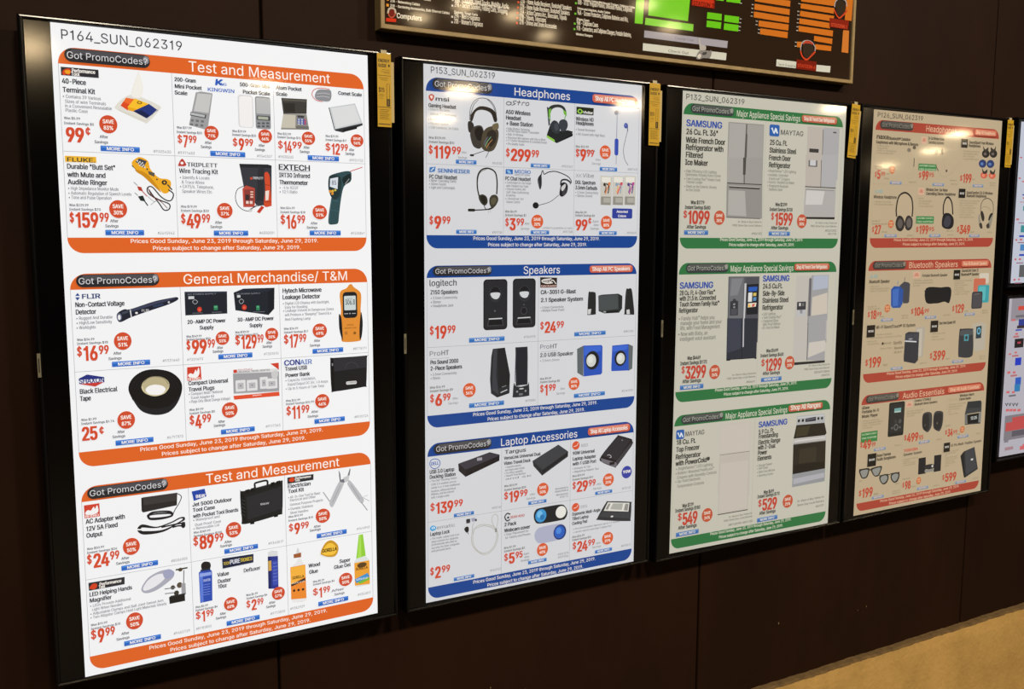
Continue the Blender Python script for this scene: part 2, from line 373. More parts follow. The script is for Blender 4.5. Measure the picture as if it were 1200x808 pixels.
def rounded(x0, y0, x1, y1, r, corners=(1, 1, 1, 1), n=6):
    """outline of a rectangle, y down; corners: top left, top right, bottom right, bottom left"""
    r = min(r, abs(x1 - x0) / 2, abs(y1 - y0))
    if sum(corners) == 4:
        r = min(r, abs(y1 - y0) / 2)
    out = []
    for on, cx, cy, sx, sy, a0 in ((corners[0], x0, y0, 1, 1, 180), (corners[1], x1, y0, -1, 1, 270),
                                   (corners[2], x1, y1, -1, -1, 0), (corners[3], x0, y1, 1, -1, 90)):
        if on and r > 0:
            for k in range(n + 1):
                a = math.radians(a0 + 90 * k / n)
                out.append((cx + sx * r + r * math.cos(a), cy + sy * r + r * math.sin(a)))
        else:
            out.append((cx, cy))
    return out


def draw(sh, items, place, mat_of, y0, step=2.5e-5):
    """turn flat artwork (millimetres, v down) into thin layered faces on a display or a board; place(u, v) -> (x, z)"""
    y = y0
    for it in items:
        y -= step
        kind = it[0]
        if kind == 'T':
            _, txt, u, v, w, h, col, bold = it
            mt = mat_of(col)
            sy = h / 140.0
            total = (0.0, 0.035, 0.08, 0.115, 0.145)[bold] * h
            total = min(total, 0.17 * w / len(txt))
            tight = (0, 0, 3, 3, 11)[bold]
            lift = (0.0, 0.0, 0.014, 0.022, 0.028)[bold] * h
            nat = sum(letter(c)[0] - tight for c in txt) - 16 + tight
            sx = max(w - total, w * 0.4) / max(nat, 1)
            shifts = [0.0] if bold == 0 else ([0.0, total] if bold == 1 else [0.0, total / 2, total])
            x = u - 8 * sx
            for ch in txt:
                adv, gv, gt = letter(ch)
                if gv:
                    yc = y
                    for s in shifts:
                        for t in ((0.0,) if bold < 2 else (-lift, lift)):
                            pts = [place(x + s + a * sx, v + t - b * sy) for a, b in gv]
                            sh.add([(p[0], yc, p[1]) for p in pts], gt, mt)
                            yc -= 2e-6
                x += (adv - tight) * sx
            continue
        if kind in 'LC':
            _, col, w, fl = it
            p = [(fl[k], fl[k + 1]) for k in range(0, len(fl), 2)]
            if kind == 'C':
                p = catmull(p, False, 5)
            lft, rgt = [], []
            for k in range(len(p)):
                a, b = p[max(k - 1, 0)], p[min(k + 1, len(p) - 1)]
                dx, dy = b[0] - a[0], b[1] - a[1]
                L = math.hypot(dx, dy) or 1
                nx, ny = -dy / L * w / 2, dx / L * w / 2
                lft.append((p[k][0] + nx, p[k][1] + ny))
                rgt.append((p[k][0] - nx, p[k][1] - ny))
            n = len(p)
            pts = [place(*q) for q in lft + rgt]
            sh.add([(q[0], y, q[1]) for q in pts], [(k, k + 1, n + k + 1, n + k) for k in range(n - 1)], mat_of(col))
            continue
        if kind == 'R':
            _, col, ua, va, ub, vb, r = it
            p = rounded(ua, va, ub, vb, r)
        elif kind == 'H':
            _, col, ua, va, ub, vb, r, top = it
            p = rounded(ua, va, ub, vb, r, (1, 1, 0, 0) if top else (0, 0, 1, 1), 10)
        elif kind == 'E':
            _, col, u, v, ru, rv = it
            p = [(u + ru * math.cos(k * math.pi / 14), v + rv * math.sin(k * math.pi / 14)) for k in range(28)]
        else:
            col, fl = it[1], it[2]
            p = [(fl[k], fl[k + 1]) for k in range(0, len(fl), 2)]
            if kind == 'S':
                p = catmull(p, True)
        tris = tessellate_polygon([[Vector((a, b, 0)) for a, b in p]])
        pts = [place(*q) for q in p]
        sh.add([(q[0], y, q[1]) for q in pts], tris, mat_of(col))
    return y


# ------------------------------------------------------------------ the setting
WALL_Y = 0.06
w = Shape()
seams = [-3.2, -2.01, -0.81, 0.391, 1.592, 2.792, 3.99, 5.19, 6.39]
for a, b in zip(seams[:-1], seams[1:]):
    w.ring(a + 0.0025, 0.20, b - 0.0025, CEILING, [(0, WALL_Y + 0.012), (0, WALL_Y + 0.002), (0.002, WALL_Y)], M_WALL, True)
w.box(seams[0], WALL_Y + 0.011, -0.36, seams[-1], WALL_Y + 0.10, CEILING, M_SEAM)
for x, z, s in ((1.91, 0.43, 5), (2.30, 0.405, 4), (2.26, 0.40, 3), (0.92, 0.47, 3), (1.02, 0.44, 2.5), (0.44, 2.09, 3)):
    w.add([(x - s / 3000, WALL_Y - 0.0004, z), (x, WALL_Y - 0.0004, z - s / 1000), (x + s / 2600, WALL_Y - 0.0004, z + s / 2500),
           (x, WALL_Y - 0.0004, z + s / 1300)], [(0, 1, 2, 3)], paint('8a7a5c', 0.8))
structure(w.build('wall_back'))

# rough stucco at the foot of the wall, a finger's breadth proud of the panels
st = Shape()
nx = 900
X0, X1 = -3.2, 6.39
rows = []
ph = [random.uniform(0, 6.28) for _ in range(40)]


def rough(x, k):
    return sum(math.sin(x * (17 + 31 * j) + ph[(j + k) % 40]) / (1 + j * 0.55) for j in range(9)) * 0.0011


for k in range(nx + 1):
    x = X0 + (X1 - X0) * k / nx
    e = rough(x, 0)
    rows.append([(x, WALL_Y + 0.02, 0.2465 + e * 0.6), (x, WALL_Y - 0.020 + rough(x, 11) * 0.5, 0.2455 + e),
                 (x, WALL_Y - 0.026 + rough(x, 17) * 0.6, 0.239 + e), (x, WALL_Y - 0.028 + rough(x, 23) * 0.4, 0.20), (x, WALL_Y - 0.028, -0.36)])
st.add([p for r in rows for p in r], [(5 * k + j, 5 * k + j + 1, 5 * k + j + 6, 5 * k + j + 5) for k in range(nx) for j in range(2, 4)], M_STUCCO)
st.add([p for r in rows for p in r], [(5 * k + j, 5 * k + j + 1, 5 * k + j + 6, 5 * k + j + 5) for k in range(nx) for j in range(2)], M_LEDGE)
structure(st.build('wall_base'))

fl = Shape()
fl.box(-3.2, -24, -0.41, 30, WALL_Y + 0.1, -0.36, M_FLOOR)
structure(fl.build('floor'))
ce = Shape()
ce.box(-3.2, -24, CEILING, 30, WALL_Y + 0.1, CEILING + 0.05, M_CEIL)
structure(ce.build('ceiling'))

# ------------------------------------------------------------------ artwork, in millimetres from each page's top left corner
PAGES = [
 [
  (0,'heading_lettering',[['T','P164_SUN_062319',15.7,27.5,209.8,17,'k',0]]),
  (1,'header_band',[['H','band',9.5,40.5,588,70.2,29,1]]),
  (1,'footer_band',[['H','band',9.5,378.5,588,407,27,0]]),
  (1,'cell_lines',[['L','ln',0.7,[9.8,70.2,9.8,378.5]],['L','ln',0.7,[587.7,70.2,587.7,378.5]],['L','ln',0.7,[9.5,223.7,588,223.7]],['L','ln',0.7,[203.5,70.2,203.5,378.5]],['L','ln',0.7,[397,70.2,397,378.5]]]),
  (1,'product_picture',[['S','dcdad2',[101.7,137.9,121.1,119.3,140.4,116.6,179,131.9,178.6,140.7,157.9,164,149.5,164.5,106.3,145.6]],['S','ecebe6',[130,115.1,143.5,76,146.3,74.9,152.1,101.8,145.8,119.7]],['C','dedcd2',0.6,[130,115.1,143.5,76,146.3,74.9]],['P','e86a2c',[110.7,136.7,121,121.6,136,123.3,122.7,144.5]],['P','d84a20',[110.7,136.7,115.7,129.1,129.2,134.8,122.7,144.5]],['P','f2bc2c',[136.1,121.9,160.7,130.2,147.6,142.8,123,138.1]],['P','e8a418',[123,138.1,147.6,142.8,141.9,147.5,124.1,144.4]],['P','22347c',[132.3,145.3,160.7,130.2,176.4,140.8,156,156.8]],['P','16204c',[132.3,145.3,147.6,142.8,161.3,151.2,154.9,156.8]],['E','7a5a18',144.1,129.1,4.5,2.9],['E','f2bc2c',144.1,129.1,2.5,1.5],['L','c6c4bc',1,[106.3,144.4,153.8,162.2,177.3,137.8]]]),
  (1,'product_picture',[['P','9a9c9e',[246.8,102.6,256.4,99.9,277.5,101.8,278.1,104,267.5,165.7,261.8,171.2,231.8,164.6]],['P','c2c3c4',[249.9,103.9,276.1,104.2,269.1,139.6,241.7,137.6]],['P','3a3e40',[236,139.3,265.1,143.2,263.5,150.4,234.4,146.5]],['P','b4b8ba',[236.5,140.5,262.5,144,261.7,148.6,235.7,145.1]],['R','6c7074',235.4,153.5,241,157.6,1],['R','6c7074',244.9,153.8,250.5,158,1],['R','6c7074',254.4,154.2,260,158.4,1],['R','6c7074',233.9,161.3,239.4,165.4,1],['R','6c7074',243.3,161.7,248.9,165.8,1],['R','6c7074',252.9,162,258.5,166.2,1]]),
  (1,'product_picture',[['R','d4d5d8',325.9,100.4,356,163.1,6],['R','ececee',328.5,102.8,354,161.9,5]]),
  (1,'product_picture',[['R','8c8f94',359.9,101.1,390.1,163.8,4],['R','b6b8ba',361.9,103.6,389.6,134.3,2],['R','4a4e52',362.2,138.1,389.2,147.1,2],['R','a8b0a0',364.8,139.9,385.1,145.3,1],['R','54585e',363.1,151.4,369.1,155,1],['R','54585e',362.9,157.4,368.9,161,1],['R','54585e',372,150.8,378,154.5,1],['R','54585e',371.8,156.8,377.8,160.5,1],['R','54585e',380.8,150.3,386.9,153.9,1],['R','54585e',380.7,156.3,386.7,160,1]]),
  (1,'product_picture',[['P','3c3a38',[412.7,100.5,465.5,99.3,464,128.7,416,131.2]],['P','58544e',[415.4,102.3,464,101.4,463.2,104.9,416,105.6]],['P','2a2826',[417.6,109.5,440.4,109.2,439.9,126.9,418.8,127.6]],['P','8c8a84',[416,131.2,464,129.4,468.2,160,410.2,162.6]],['P','c2beb0',[415.9,132.6,441.2,132.3,439.8,158.2,411,159.2]],['R','3c3e46',444.7,132.7,458.8,137.2,1],['P','4a5c9c',[443.8,138.9,461.6,138.4,463.5,150.6,444.9,151.1]],['R','c8ccd4',445.9,140.1,449.4,142.6,0],['R','c8ccd4',445.8,144.2,449.3,146.7,0],['R','c8ccd4',445.7,148.3,449.2,150.8,0],['R','c8ccd4',452.3,139.7,455.8,142.2,0],['R','c8ccd4',452.2,143.8,455.7,146.3,0],['R','c8ccd4',452.1,147.9,455.6,150.4,0],['R','d05040',458.8,139.3,462.3,141.8,0],['R','d05040',458.6,143.4,462.1,145.9,0],['R','d05040',458.5,147.5,462,150,0],['P','6e6c68',[442,153.3,467.7,153.1,468.2,159.3,441.1,159.5]]]),
  (1,'product_picture',[['P','c2c8cc',[511.5,112.4,568.3,100.1,584.1,140.5,522.9,157.5]],['P','d6dadc',[515.9,113.5,566.7,103,579.6,137.3,526,153.1]],['P','2c3034',[523,156.1,584.1,139.8,584.1,144.1,540.7,161.4,524,158.8]],['P','181a1e',[541.6,154.3,571.1,146.3,571.7,151.9,541.4,160.6]],['L','2c3034',1.6,[511.5,112.4,522.9,157.5]]]),
  (1,'product_picture',[['S','2a2a2c',[126,244,131.6,251.6,143.1,261.2,149.2,257.8,149.6,247.8]],['S','e8a824',[125.5,240.9,132.4,232.2,141.4,228.7,154.6,235.6,158.5,250.6,173,265.9,188.2,267.9,194.7,274.7,190.3,291.5,180.4,294.9,172.2,285.6,160.7,269.4,149.2,257.8,134.5,253]],['S','c88a18',[131.6,251.6,149.2,257.8,160.7,269.4,172.2,285.6,174.9,293.1,160.3,278.9,144.4,263.7,134.3,257.1]],['P','44444c',[132.2,237.5,139,231.3,152.5,235.7,146,248.5]],['R','d8d8d8',134.7,234.6,136.9,237.3,0],['R','d8d8d8',136.6,238.6,138.8,241.3,0],['R','d8d8d8',138.5,242.6,140.7,245.3,0],['R','d8d8d8',139,236.3,141.3,239,0],['R','d8d8d8',141,240.3,143.2,243,0],['R','d8d8d8',142.9,244.3,145.1,247,0],['R','d8d8d8',143.4,238,145.7,240.7,0],['R','d8d8d8',145.4,242,147.6,244.7,0],['R','d8d8d8',147.3,246,149.6,248.7,0],['E','3a3a38',152.5,250.8,1.5,1.6],['P','5a5248',[153.8,253.9,165.8,257.3,164.6,264.6,155.1,260.1]],['E','3a3a38',169.2,269.2,1.5,1.6],['E','2a2a2a',182.4,274.5,4.9,4.5],['E','e8a824',182.4,274.5,1.8,1.9],['L','444444',2.5,[187.8,278.1,196,288.1]],['C','222222',2.2,[188.9,287.7,197.9,295.4,194.4,306.7,186.6,308.5,174.6,300.8,160.2,283.7,151.6,285.5,153.6,296.5,171.3,307.2,189.4,314.8,189,324.5,179.7,326.2,171.1,313.6,159.6,297.9,153.9,288.6]],['C','722018',1.2,[152.5,285.5,159.4,301.1,174.3,310.3,186,322.9]],['L','8a8a8a',1.4,[127.6,275.2,133.9,281.3]],['P','b03a28',[133.2,282.8,140.6,284.2,143.3,292,135.8,290.6]],['L','b03a28',1.6,[141.8,291.4,150.4,301.3]],['L','8a8a8a',1.4,[128.5,294.9,134,300.1]],['P','1e2a26',[133.9,301.7,142.9,299.9,147,310.9,138,309.5]],['L','1e2a26',2,[145.5,310.3,150.9,318.7]],['C','777777',0.8,[151.6,301.3,162.1,310.6,168.3,307.3,155.8,317]]]),
  (1,'product_picture',[['P','34363e',[324.9,233.9,381.5,232.9,389.2,235.1,386.8,314.2,356.7,314.7,332.6,280.8]],['P','22242a',[324.9,233.9,387.9,234.5,389,240.1,325.9,240.7]],['P','2a2c32',[362.4,236.1,374.2,242,369.8,305,357,305.2]],['T','TRIPLETT',350.5,262.8,21.2,4.4,'c8c8cc',2],['E','c8452c',347.7,261.6,2.5,2.5],['S','cc4a2c',[373.9,253.9,377.2,248.1,381.7,249.2,384.6,257.3,385.4,276.2,386.9,311,384.8,315.5,371.4,315.1,374.9,282.8]],['P','e8d8d0',[374.8,286,382.6,284.2,380.7,303.2,374.9,304.9]],['L','8a2c18',1.2,[375.2,273.3,384.8,274.3]],['L','8a2c18',1.2,[372.9,307.5,386.4,307.2]],['P','b8483a',[329.5,282.4,336.6,275.7,354,280.8,352.9,314.1,349.7,318,330.2,318.3]],['P','8a3a34',[333.2,283.9,352,283.4,351.1,311.6,333.5,313.5]],['R','3a2a2c',334.7,293.8,342.9,304.3,1],['R','e2b8a8',345,286.7,350.6,289.7,0],['R','e2b8a8',344.8,291.7,350.4,294.7,0],['R','e2b8a8',344.7,296.7,350.2,299.7,0],['R','e8d0c8',335.6,306.3,341,311.8,0],['R','e8d0c8',343.1,306.1,348.6,311.7,0],['C','3a3a3e',1.3,[332.1,277.1,319.5,284.2,315.2,299.9,319.7,315.3,331.2,324.5,343.1,326.2]],['C','3a3a3e',1.3,[343.7,326.2,350.3,317.9,363.2,311.4,371.1,312.9,356.7,316.3,342.3,322.8]],['E','c8c8cc',343.8,325,3.8,2.8],['P','c03a26',[356.3,327.3,366.3,315.1,371.9,318.2,362,330.4]]]),
  (1,'product_picture',[['L','c84848',1.6,[554.8,240.5,581.8,230.9]],['S','2c4a50',[507.3,257.2,513.6,249.2,541.5,241,555.5,241.2,557.4,250,555,261.6,540.8,271.9,534,295.1,528.3,331.5,525.8,348,516.4,351.4,505.7,350.1,505.4,335,511,302.2,512.6,292.3,506.7,279.4]],['S','1e3438',[507.3,257.2,513.6,249.8,530.8,251.2,534.7,265.5,529.9,291.9,519.3,299.4,511.2,293,507.4,279.3]],['S','15282a',[537,256.2,546.5,248.7,554,245.8,555.9,255,549.7,263.4,540.9,268.6]],['L','9a9a9c',1.6,[543,267.2,552.3,255.8]],['P','d4dce8',[510.7,257.1,528,253.3,526.1,278.2,509.6,273.4]],['T','85',513.8,269.4,10.3,9,'344050',1],['E','d89030',510.1,283.2,3.1,2.9],['E','e0b040',515.6,282.4,2.8,2.6],['E','d89030',514.8,287.7,2.8,2.6],['E','c8c04a',521.2,280.3,2.4,2.3],['E','1a2c2e',521.4,285.5,2.8,2.6],['L','3c6068',1.2,[514.4,302.1,530.3,303.4]],['L','3c6068',1.2,[511.9,321.8,527.8,323.6]],['C','456870',1.2,[512.4,300.5,507.5,335,506.5,348.2]]]),
  (1,'caption_lettering',[['T','40-Piece',13.9,104.5,40,8.8,'k',3],['T','Terminal Kit',14.2,119.5,54,8.8,'k',3],['T','• Contains 39 Various',13.8,129.6,63.6,5.8,'g',1],['T','Sizes of wire Terminals',17.4,138.2,68.4,5.8,'g',1],['T','in a Convenient Resealable',17.1,146.1,78.3,5.8,'g',1],['T','Plastic Case',17.2,153.9,37,5.8,'g',1],['T','Was $5.99',14.2,167,27,4.3,'d',2],['T','Instant Savings $5',13.8,175.9,50.2,4.3,'d',2]]),
  (1,'caption_lettering',[['T','After',72.3,197.4,14.3,5.2,'d',2],['T','Savings',63,207.1,23.2,5.2,'d',2]]),
  (1,'caption_lettering',[['T','#9305430',165.2,219.5,31.7,5.2,'g',0]]),
  (1,'brand_logo',[['R','k',13.3,75.8,75.7,90.4,0],['S','d0401c',[15.1,85.6,19.5,79.6,27.3,77.8,29.7,82.3,26.8,89.6,22.2,88.3,17.7,90.3]],['S','e8a020',[19.4,82.4,27.2,80.6,28,86.1,22.2,87.2]],['T','Performance',30.9,83.6,39.2,6.2,'w',2],['T','Tool',29.6,89.6,14,6.2,'w',2]]),
  (1,'save_badge',[['E','ob',88,172,15.5,16.4],['T','SAVE',78.5,170.4,19.2,6.9,'w',2],['T','83%',79.5,181.8,17,6.9,'w',2]]),
  (1,'info_button',[['R','bb',72.8,210.8,140.7,220.8,1],['R','bl',73.8,211.6,139.7,214.4,0.5],['T','MORE INFO',83,218.6,47.5,5.6,'w',2]]),
  (1,'price_lettering',[['T','99',14.6,206.8,32.9,25,'r',4],['T','¢',48.7,193.9,8.5,15,'r',2]]),
  (1,'caption_lettering',[['T','200-Gram',207.7,84.8,40.1,7.2,'k',3],['T','Mini Pocket',207.8,97.4,50.1,7.2,'k',3],['T','Scale',207.3,109.2,23.7,7.2,'k',3]]),
  (1,'caption_lettering',[['T','Was $27.99',208.9,172.4,27.7,4.3,'d',2],['T','Instant Savings $20',208.5,180.7,46.9,4.3,'d',2]]),
  (1,'caption_lettering',[['T','500-Gram Mini',330.4,84.3,59.3,7.2,'k',3],['T','Pocket Scale',335.9,98,54,7.2,'k',3]]),
  (1,'caption_lettering',[['T','Was $29.99',312.9,173.2,27.3,4.3,'d',2],['T','Instant Savings $20',312.6,180.2,46.9,4.3,'d',2]]),
  (1,'caption_lettering',[['T','After',259.9,198.6,12.9,5.2,'d',2],['T','Savings',251.9,206.8,20.6,5.2,'d',2]]),
  (1,'caption_lettering',[['T','After',363.7,198.8,12.3,5.2,'d',2],['T','Savings',355.9,207.2,20.5,5.2,'d',2],['T','#9040307',360.3,219.7,30.2,5.2,'g',0]]),
  (1,'caption_lettering',[['T','#9971483',209.2,220,31.2,5.2,'g',0]]),
  (1,'brand_logo',[['P','2a5ab8',[284.9,74.4,288.8,74.1,288.7,78.6,294.6,74.2,299.2,75.1,292.5,80.2,298.2,85.6,292.9,86,288.5,82.5,287.1,86.5,283.2,86.2]],['T','NG',294.2,85.9,11.1,5,'2a5ab8',2],['T','KINGWIN',268.6,98.3,51.4,6.6,'2a5ab8',2]]),
  (1,'save_badge',[['E','ob',273.2,177.4,13.6,13.7],['T','SAVE',264.7,176,16.9,5.8,'w',2],['T','71%',265.7,185.7,15,5.8,'w',2]]),
  (1,'save_badge',[['E','ob',377.6,177.9,13.8,13.5],['T','SAVE',369.1,176.6,17.1,5.7,'w',2],['T','66%',370,186,15.1,5.7,'w',2]]),
  (1,'info_button',[['R','bb',269.4,211.2,336.9,221.2,1],['R','bl',270.4,212,335.9,214.8,0.5],['T','MORE INFO',279.5,219,47.3,5.6,'w',2]]),
  (1,'price_lettering',[['T','$',209.1,198.7,9,13.6,'r',2],['T','7',219.3,206.6,10,22,'r',4],['T','99',229.3,197.8,16,13.2,'r',3]]),
  (1,'price_lettering',[['T','$',313,199.3,9.4,13.6,'r',2],['T','9',323.7,207.2,12.6,22,'r',4],['T','99',336.3,198.4,17.5,13.2,'r',3]]),
  (1,'caption_lettering',[['T','Atom Pocket',402.1,84.5,52.5,7.2,'k',3],['T','Scale',401.7,96.6,22.9,7.2,'k',3]]),
  (1,'caption_lettering',[['T','Comet Scale',531.3,85.4,51.7,7.2,'k',3]]),
  (1,'caption_lettering',[['T','Was $32.99',402.2,173.2,28,4.3,'d',2],['T','Instant Savings $15',402,180,47.8,4.3,'d',2]]),
  (1,'caption_lettering',[['T','Was $29.99',502,172.6,28,4.3,'d',2],['T','Instant Savings $17',501.8,180.2,45.9,4.3,'d',2]]),
  (1,'caption_lettering',[['T','After',455,198.4,12.9,5.2,'d',2],['T','Savings',447,207.1,20.8,5.2,'d',2]]),
  (1,'caption_lettering',[['T','#9838203',403,219.2,30.9,5.2,'g',0]]),
  (1,'caption_lettering',[['T','After',552.6,198.7,11.3,5.2,'d',2],['T','Savings',544.1,206.8,20.4,5.2,'d',2],['T','#9931733',552.9,219.9,30.4,5.2,'g',0]]),
  (1,'brand_logo',[['C','c84a3c',1.4,[497.9,102,483.5,99.6,475.8,90,480.4,79.4,494.9,75.1,513.1,75.8]],['S','8a8c92',[483.1,86,489.4,79,502.1,77.3,516,79,513.3,99.2,490.7,100.1,482.1,95.3]],['C','c4c6ca',1,[485.6,87.5,500.1,84.7,512.9,86.1]],['C','c4c6ca',1,[484.3,93.8,500,91.2,512.7,93]]]),
  (1,'save_badge',[['E','ob',466,177.3,14.1,13.4],['T','SAVE',457.3,175.9,17.5,5.6,'w',2],['T','55%',458.2,185.3,15.5,5.6,'w',2]]),
  (1,'save_badge',[['E','ob',570.4,176.6,14.1,13.1],['T','SAVE',561.7,175.3,17.5,5.5,'w',2],['T','56%',562.7,184.5,15.5,5.5,'w',2]]),
  (1,'info_button',[['R','bb',463.3,211.1,529.9,221.1,1],['R','bl',464.3,211.9,528.9,214.7,0.5],['T','MORE INFO',473.3,218.9,46.6,5.6,'w',2]]),
  (1,'price_lettering',[['T','$',402.6,199.8,10,13.6,'r',2],['T','14',413.8,207.7,17.5,22,'r',4],['T','99',431.2,198.9,21.3,13.2,'r',3]]),
  (1,'price_lettering',[['T','$',501.1,199.4,11.3,13.6,'r',2],['T','12',513.6,207.4,19.9,22,'r',4],['T','99',533.5,198.6,17.2,13.2,'r',3]]),
  (1,'caption_lettering',[['T','Durable "Butt Set"',14.5,254.7,82.2,8.8,'k',3],['T','with Mute and',14.9,269.2,64.4,8.8,'k',3],['T','Audible Ringer',14.9,282.5,66.2,8.8,'k',3],['T','• High Impedance Monitor Mode',14.4,292.2,86,5.8,'g',1],['T','• Automatic Regulation of Speech Levels',14.5,300.7,107.8,5.8,'g',1],['T','• Tone and Pulse Operation',14.7,308.6,72.7,5.8,'g',1],['T','Was $229.99',15.2,321.7,32.6,4.3,'d',2],['T','Instant Savings $70',14.8,329.3,53.2,4.3,'d',2]]),
  (1,'caption_lettering',[['T','After',83.2,350.1,14,5.2,'d',2],['T','Savings',74.1,359.5,23.3,5.2,'d',2]]),
  (1,'caption_lettering',[['T','#2615942',166.2,372.4,30.8,5.2,'g',0]]),
  (1,'brand_logo',[['R','e8b432',12.3,231.9,64.5,242.7,0],['T','FLUKE.',15.2,242,47.7,7.5,'k',2]]),
  (1,'save_badge',[['E','ob',98,325.9,15.6,16.6],['T','SAVE',88.3,324.2,19.3,7,'w',2],['T','30%',89.4,335.8,17.1,7,'w',2]]),
  (1,'info_button',[['R','bb',73.9,364.2,141.7,374.2,1],['R','bl',74.9,365,140.7,367.8,0.5],['T','MORE INFO',84.1,372,47.5,5.6,'w',2]]),
  (1,'price_lettering',[['T','$',14.5,350.3,7.8,16.4,'r',2],['T','159',23.4,359.8,40.9,26.5,'r',4],['T','99',64.3,349.2,17.6,15.9,'r',3]]),
  (1,'caption_lettering',[['T','Wire Tracing Kit',209.7,255.7,72.9,8.6,'k',2],['T','• Identify & Locate',209.9,266.6,56.2,5.8,'g',1],['T','& Trace Wires',213.9,275.5,42.2,5.8,'g',1],['T','• CAT5/6, Telephone,',209.8,283.9,64,5.8,'g',1],['T','Speaker Wires Etc.',213.8,292.8,57.7,5.8,'g',1]]),
  (1,'caption_lettering',[['T','Was $79.99',210.2,321.2,30.2,4.3,'d',2],['T','Instant Savings $30',209.9,329,52.9,4.3,'d',2]]),
  (1,'caption_lettering',[['T','After',273.6,351.6,13.4,5.2,'d',2],['T','Savings',264.2,360,23.1,5.2,'d',2]]),
  (1,'caption_lettering',[['T','#4800001',360,371.5,30.2,5.2,'g',0]]),
  (1,'brand_logo',[['S','b83a30',[208.3,241.7,216,228.6,223.4,239.2,220.1,242.5,213.9,242.8]],['E','f0f0f2',215.7,237,2.8,2.6],['T','TRIPLETT',224.5,243,57.8,7.6,'k',2]]),
  (1,'save_badge',[['E','ob',293.1,326,15.1,15.2],['T','SAVE',283.7,324.5,18.7,6.4,'w',2],['T','37%',284.8,335.1,16.6,6.4,'w',2]]),
  (1,'info_button',[['R','bb',270.4,364.9,337.4,374.9,1],['R','bl',271.4,365.7,336.4,368.5,0.5],['T','MORE INFO',280.4,372.7,46.9,5.6,'w',2]]),
  (1,'price_lettering',[['T','$',209.4,350.5,8.8,16.4,'r',2],['T','49',219.4,360,28.5,26.5,'r',4],['T','99',247.9,349.4,17.3,15.9,'r',3]]),
  (1,'caption_lettering',[['T','IRT30 Infrared',402.7,257.3,64.6,8.6,'k',3],['T','Thermometer',402.9,271.6,59.3,8.6,'k',3],['T','• -4 to 1022F',402.7,280.8,39.3,5.8,'g',1],['T','• 12:1 Ratio',402.4,289.1,37.4,5.8,'g',1]]),
  (1,'caption_lettering',[['T','Was $34.99',403.4,320.9,30.2,4.3,'d',2],['T','Instant Savings $18',403.2,329.2,52.1,4.3,'d',2]]),
  (1,'caption_lettering',[['T','After',466.2,351.7,14.2,5.2,'d',2],['T','Savings',457.2,360.3,23,5.2,'d',2]]),
  (1,'caption_lettering',[['T','#9238861',552.6,371.8,30.6,5.2,'g',0]]),
  (1,'brand_logo',[['T','EXTECH',401.8,242.8,66.2,11,'k',3],['L','k',0.6,[402.4,244.7,428.2,244.7]],['T','INSTRUMENTS',429.8,245.6,37.1,2.6,'k',1]]),
  (1,'save_badge',[['E','ob',485.8,326.4,15.4,14.7],['T','SAVE',476.2,325,19.1,6.2,'w',2],['T','51%',477.3,335.3,16.9,6.2,'w',2]]),
  (1,'info_button',[['R','bb',463.2,364.1,530,374.1,1],['R','bl',464.2,364.9,529,367.7,0.5],['T','MORE INFO',473.2,371.9,46.8,5.6,'w',2]]),
  (1,'price_lettering',[['T','$',403,350.3,9.9,16.4,'r',2],['T','16',414.1,359.9,23,26.5,'r',4],['T','99',437.1,349.3,18,15.9,'r',3]]),
  (1,'title_lettering',[['T','Test and Measurement',234.8,64.6,278.6,19,'w',0]]),
  (1,'promo_button',[['R','pd',19.8,42.3,165.2,66,11.9],['R','pm',30.2,43.5,163.7,53,4.5],['R','ph',153.3,44.7,163.2,58.3,5],['T','Got PromoCodes?',24,60.1,136.7,11.9,'pt',0]]),
  (1,'footer_lettering',[['T','Prices Good Sunday, June 23, 2019 through Saturday, June 29, 2019.',116.8,388.7,364.2,7.6,'w',1],['T','Prices subject to change after Saturday, June 29, 2019.',155.9,402.2,287.8,7.6,'w',1]]),
  (2,'header_band',[['H','band',9.5,444.5,588,473.7,29,1]]),
  (2,'footer_band',[['H','band',9.5,778,588,807.5,27,0]]),
  (2,'cell_lines',[['L','ln',0.7,[9.8,473.7,9.8,778]],['L','ln',0.7,[587.7,473.7,587.7,778]],['L','ln',0.7,[9.5,626,588,626]],['L','ln',0.7,[203.5,473.7,203.5,778]],['L','ln',0.7,[397,473.7,397,778]]]),
  (2,'product_picture',[['S','1c2030',[86.7,524,90.6,517.7,101.2,512.6,111.6,513,154.5,499.9,187.2,493.9,197.6,493.3,198,498.5,181.2,506.5,148.5,516.7,113.6,528,95,536.4,88.6,534.4]],['P','3a4058',[111.6,514.1,154.5,501,189.9,494.2,195.3,495.6,157,505.6,112.4,518.6]],['P','d4d6da',[110,515.2,112.1,514.1,113.6,528.8,111.9,529.9]],['E','5a6278',91.2,527,4.7,7.3],['E','e4e6ea',91.2,527.8,2.6,5],['P','3c4252',[95.8,518,107.6,515.1,107.7,519.3,96.6,522.5]],['R','e8e8ea',119.8,518.9,124.3,522.5,1],['T','FLIR',131.4,518.8,13.3,4.5,'d8d8dc',1],['E','c8ccd4',181.4,502.5,1.9,2],['P','2c3c5a',[151.5,508.3,170.5,503.9,172,506.8,154,511.8]]]),
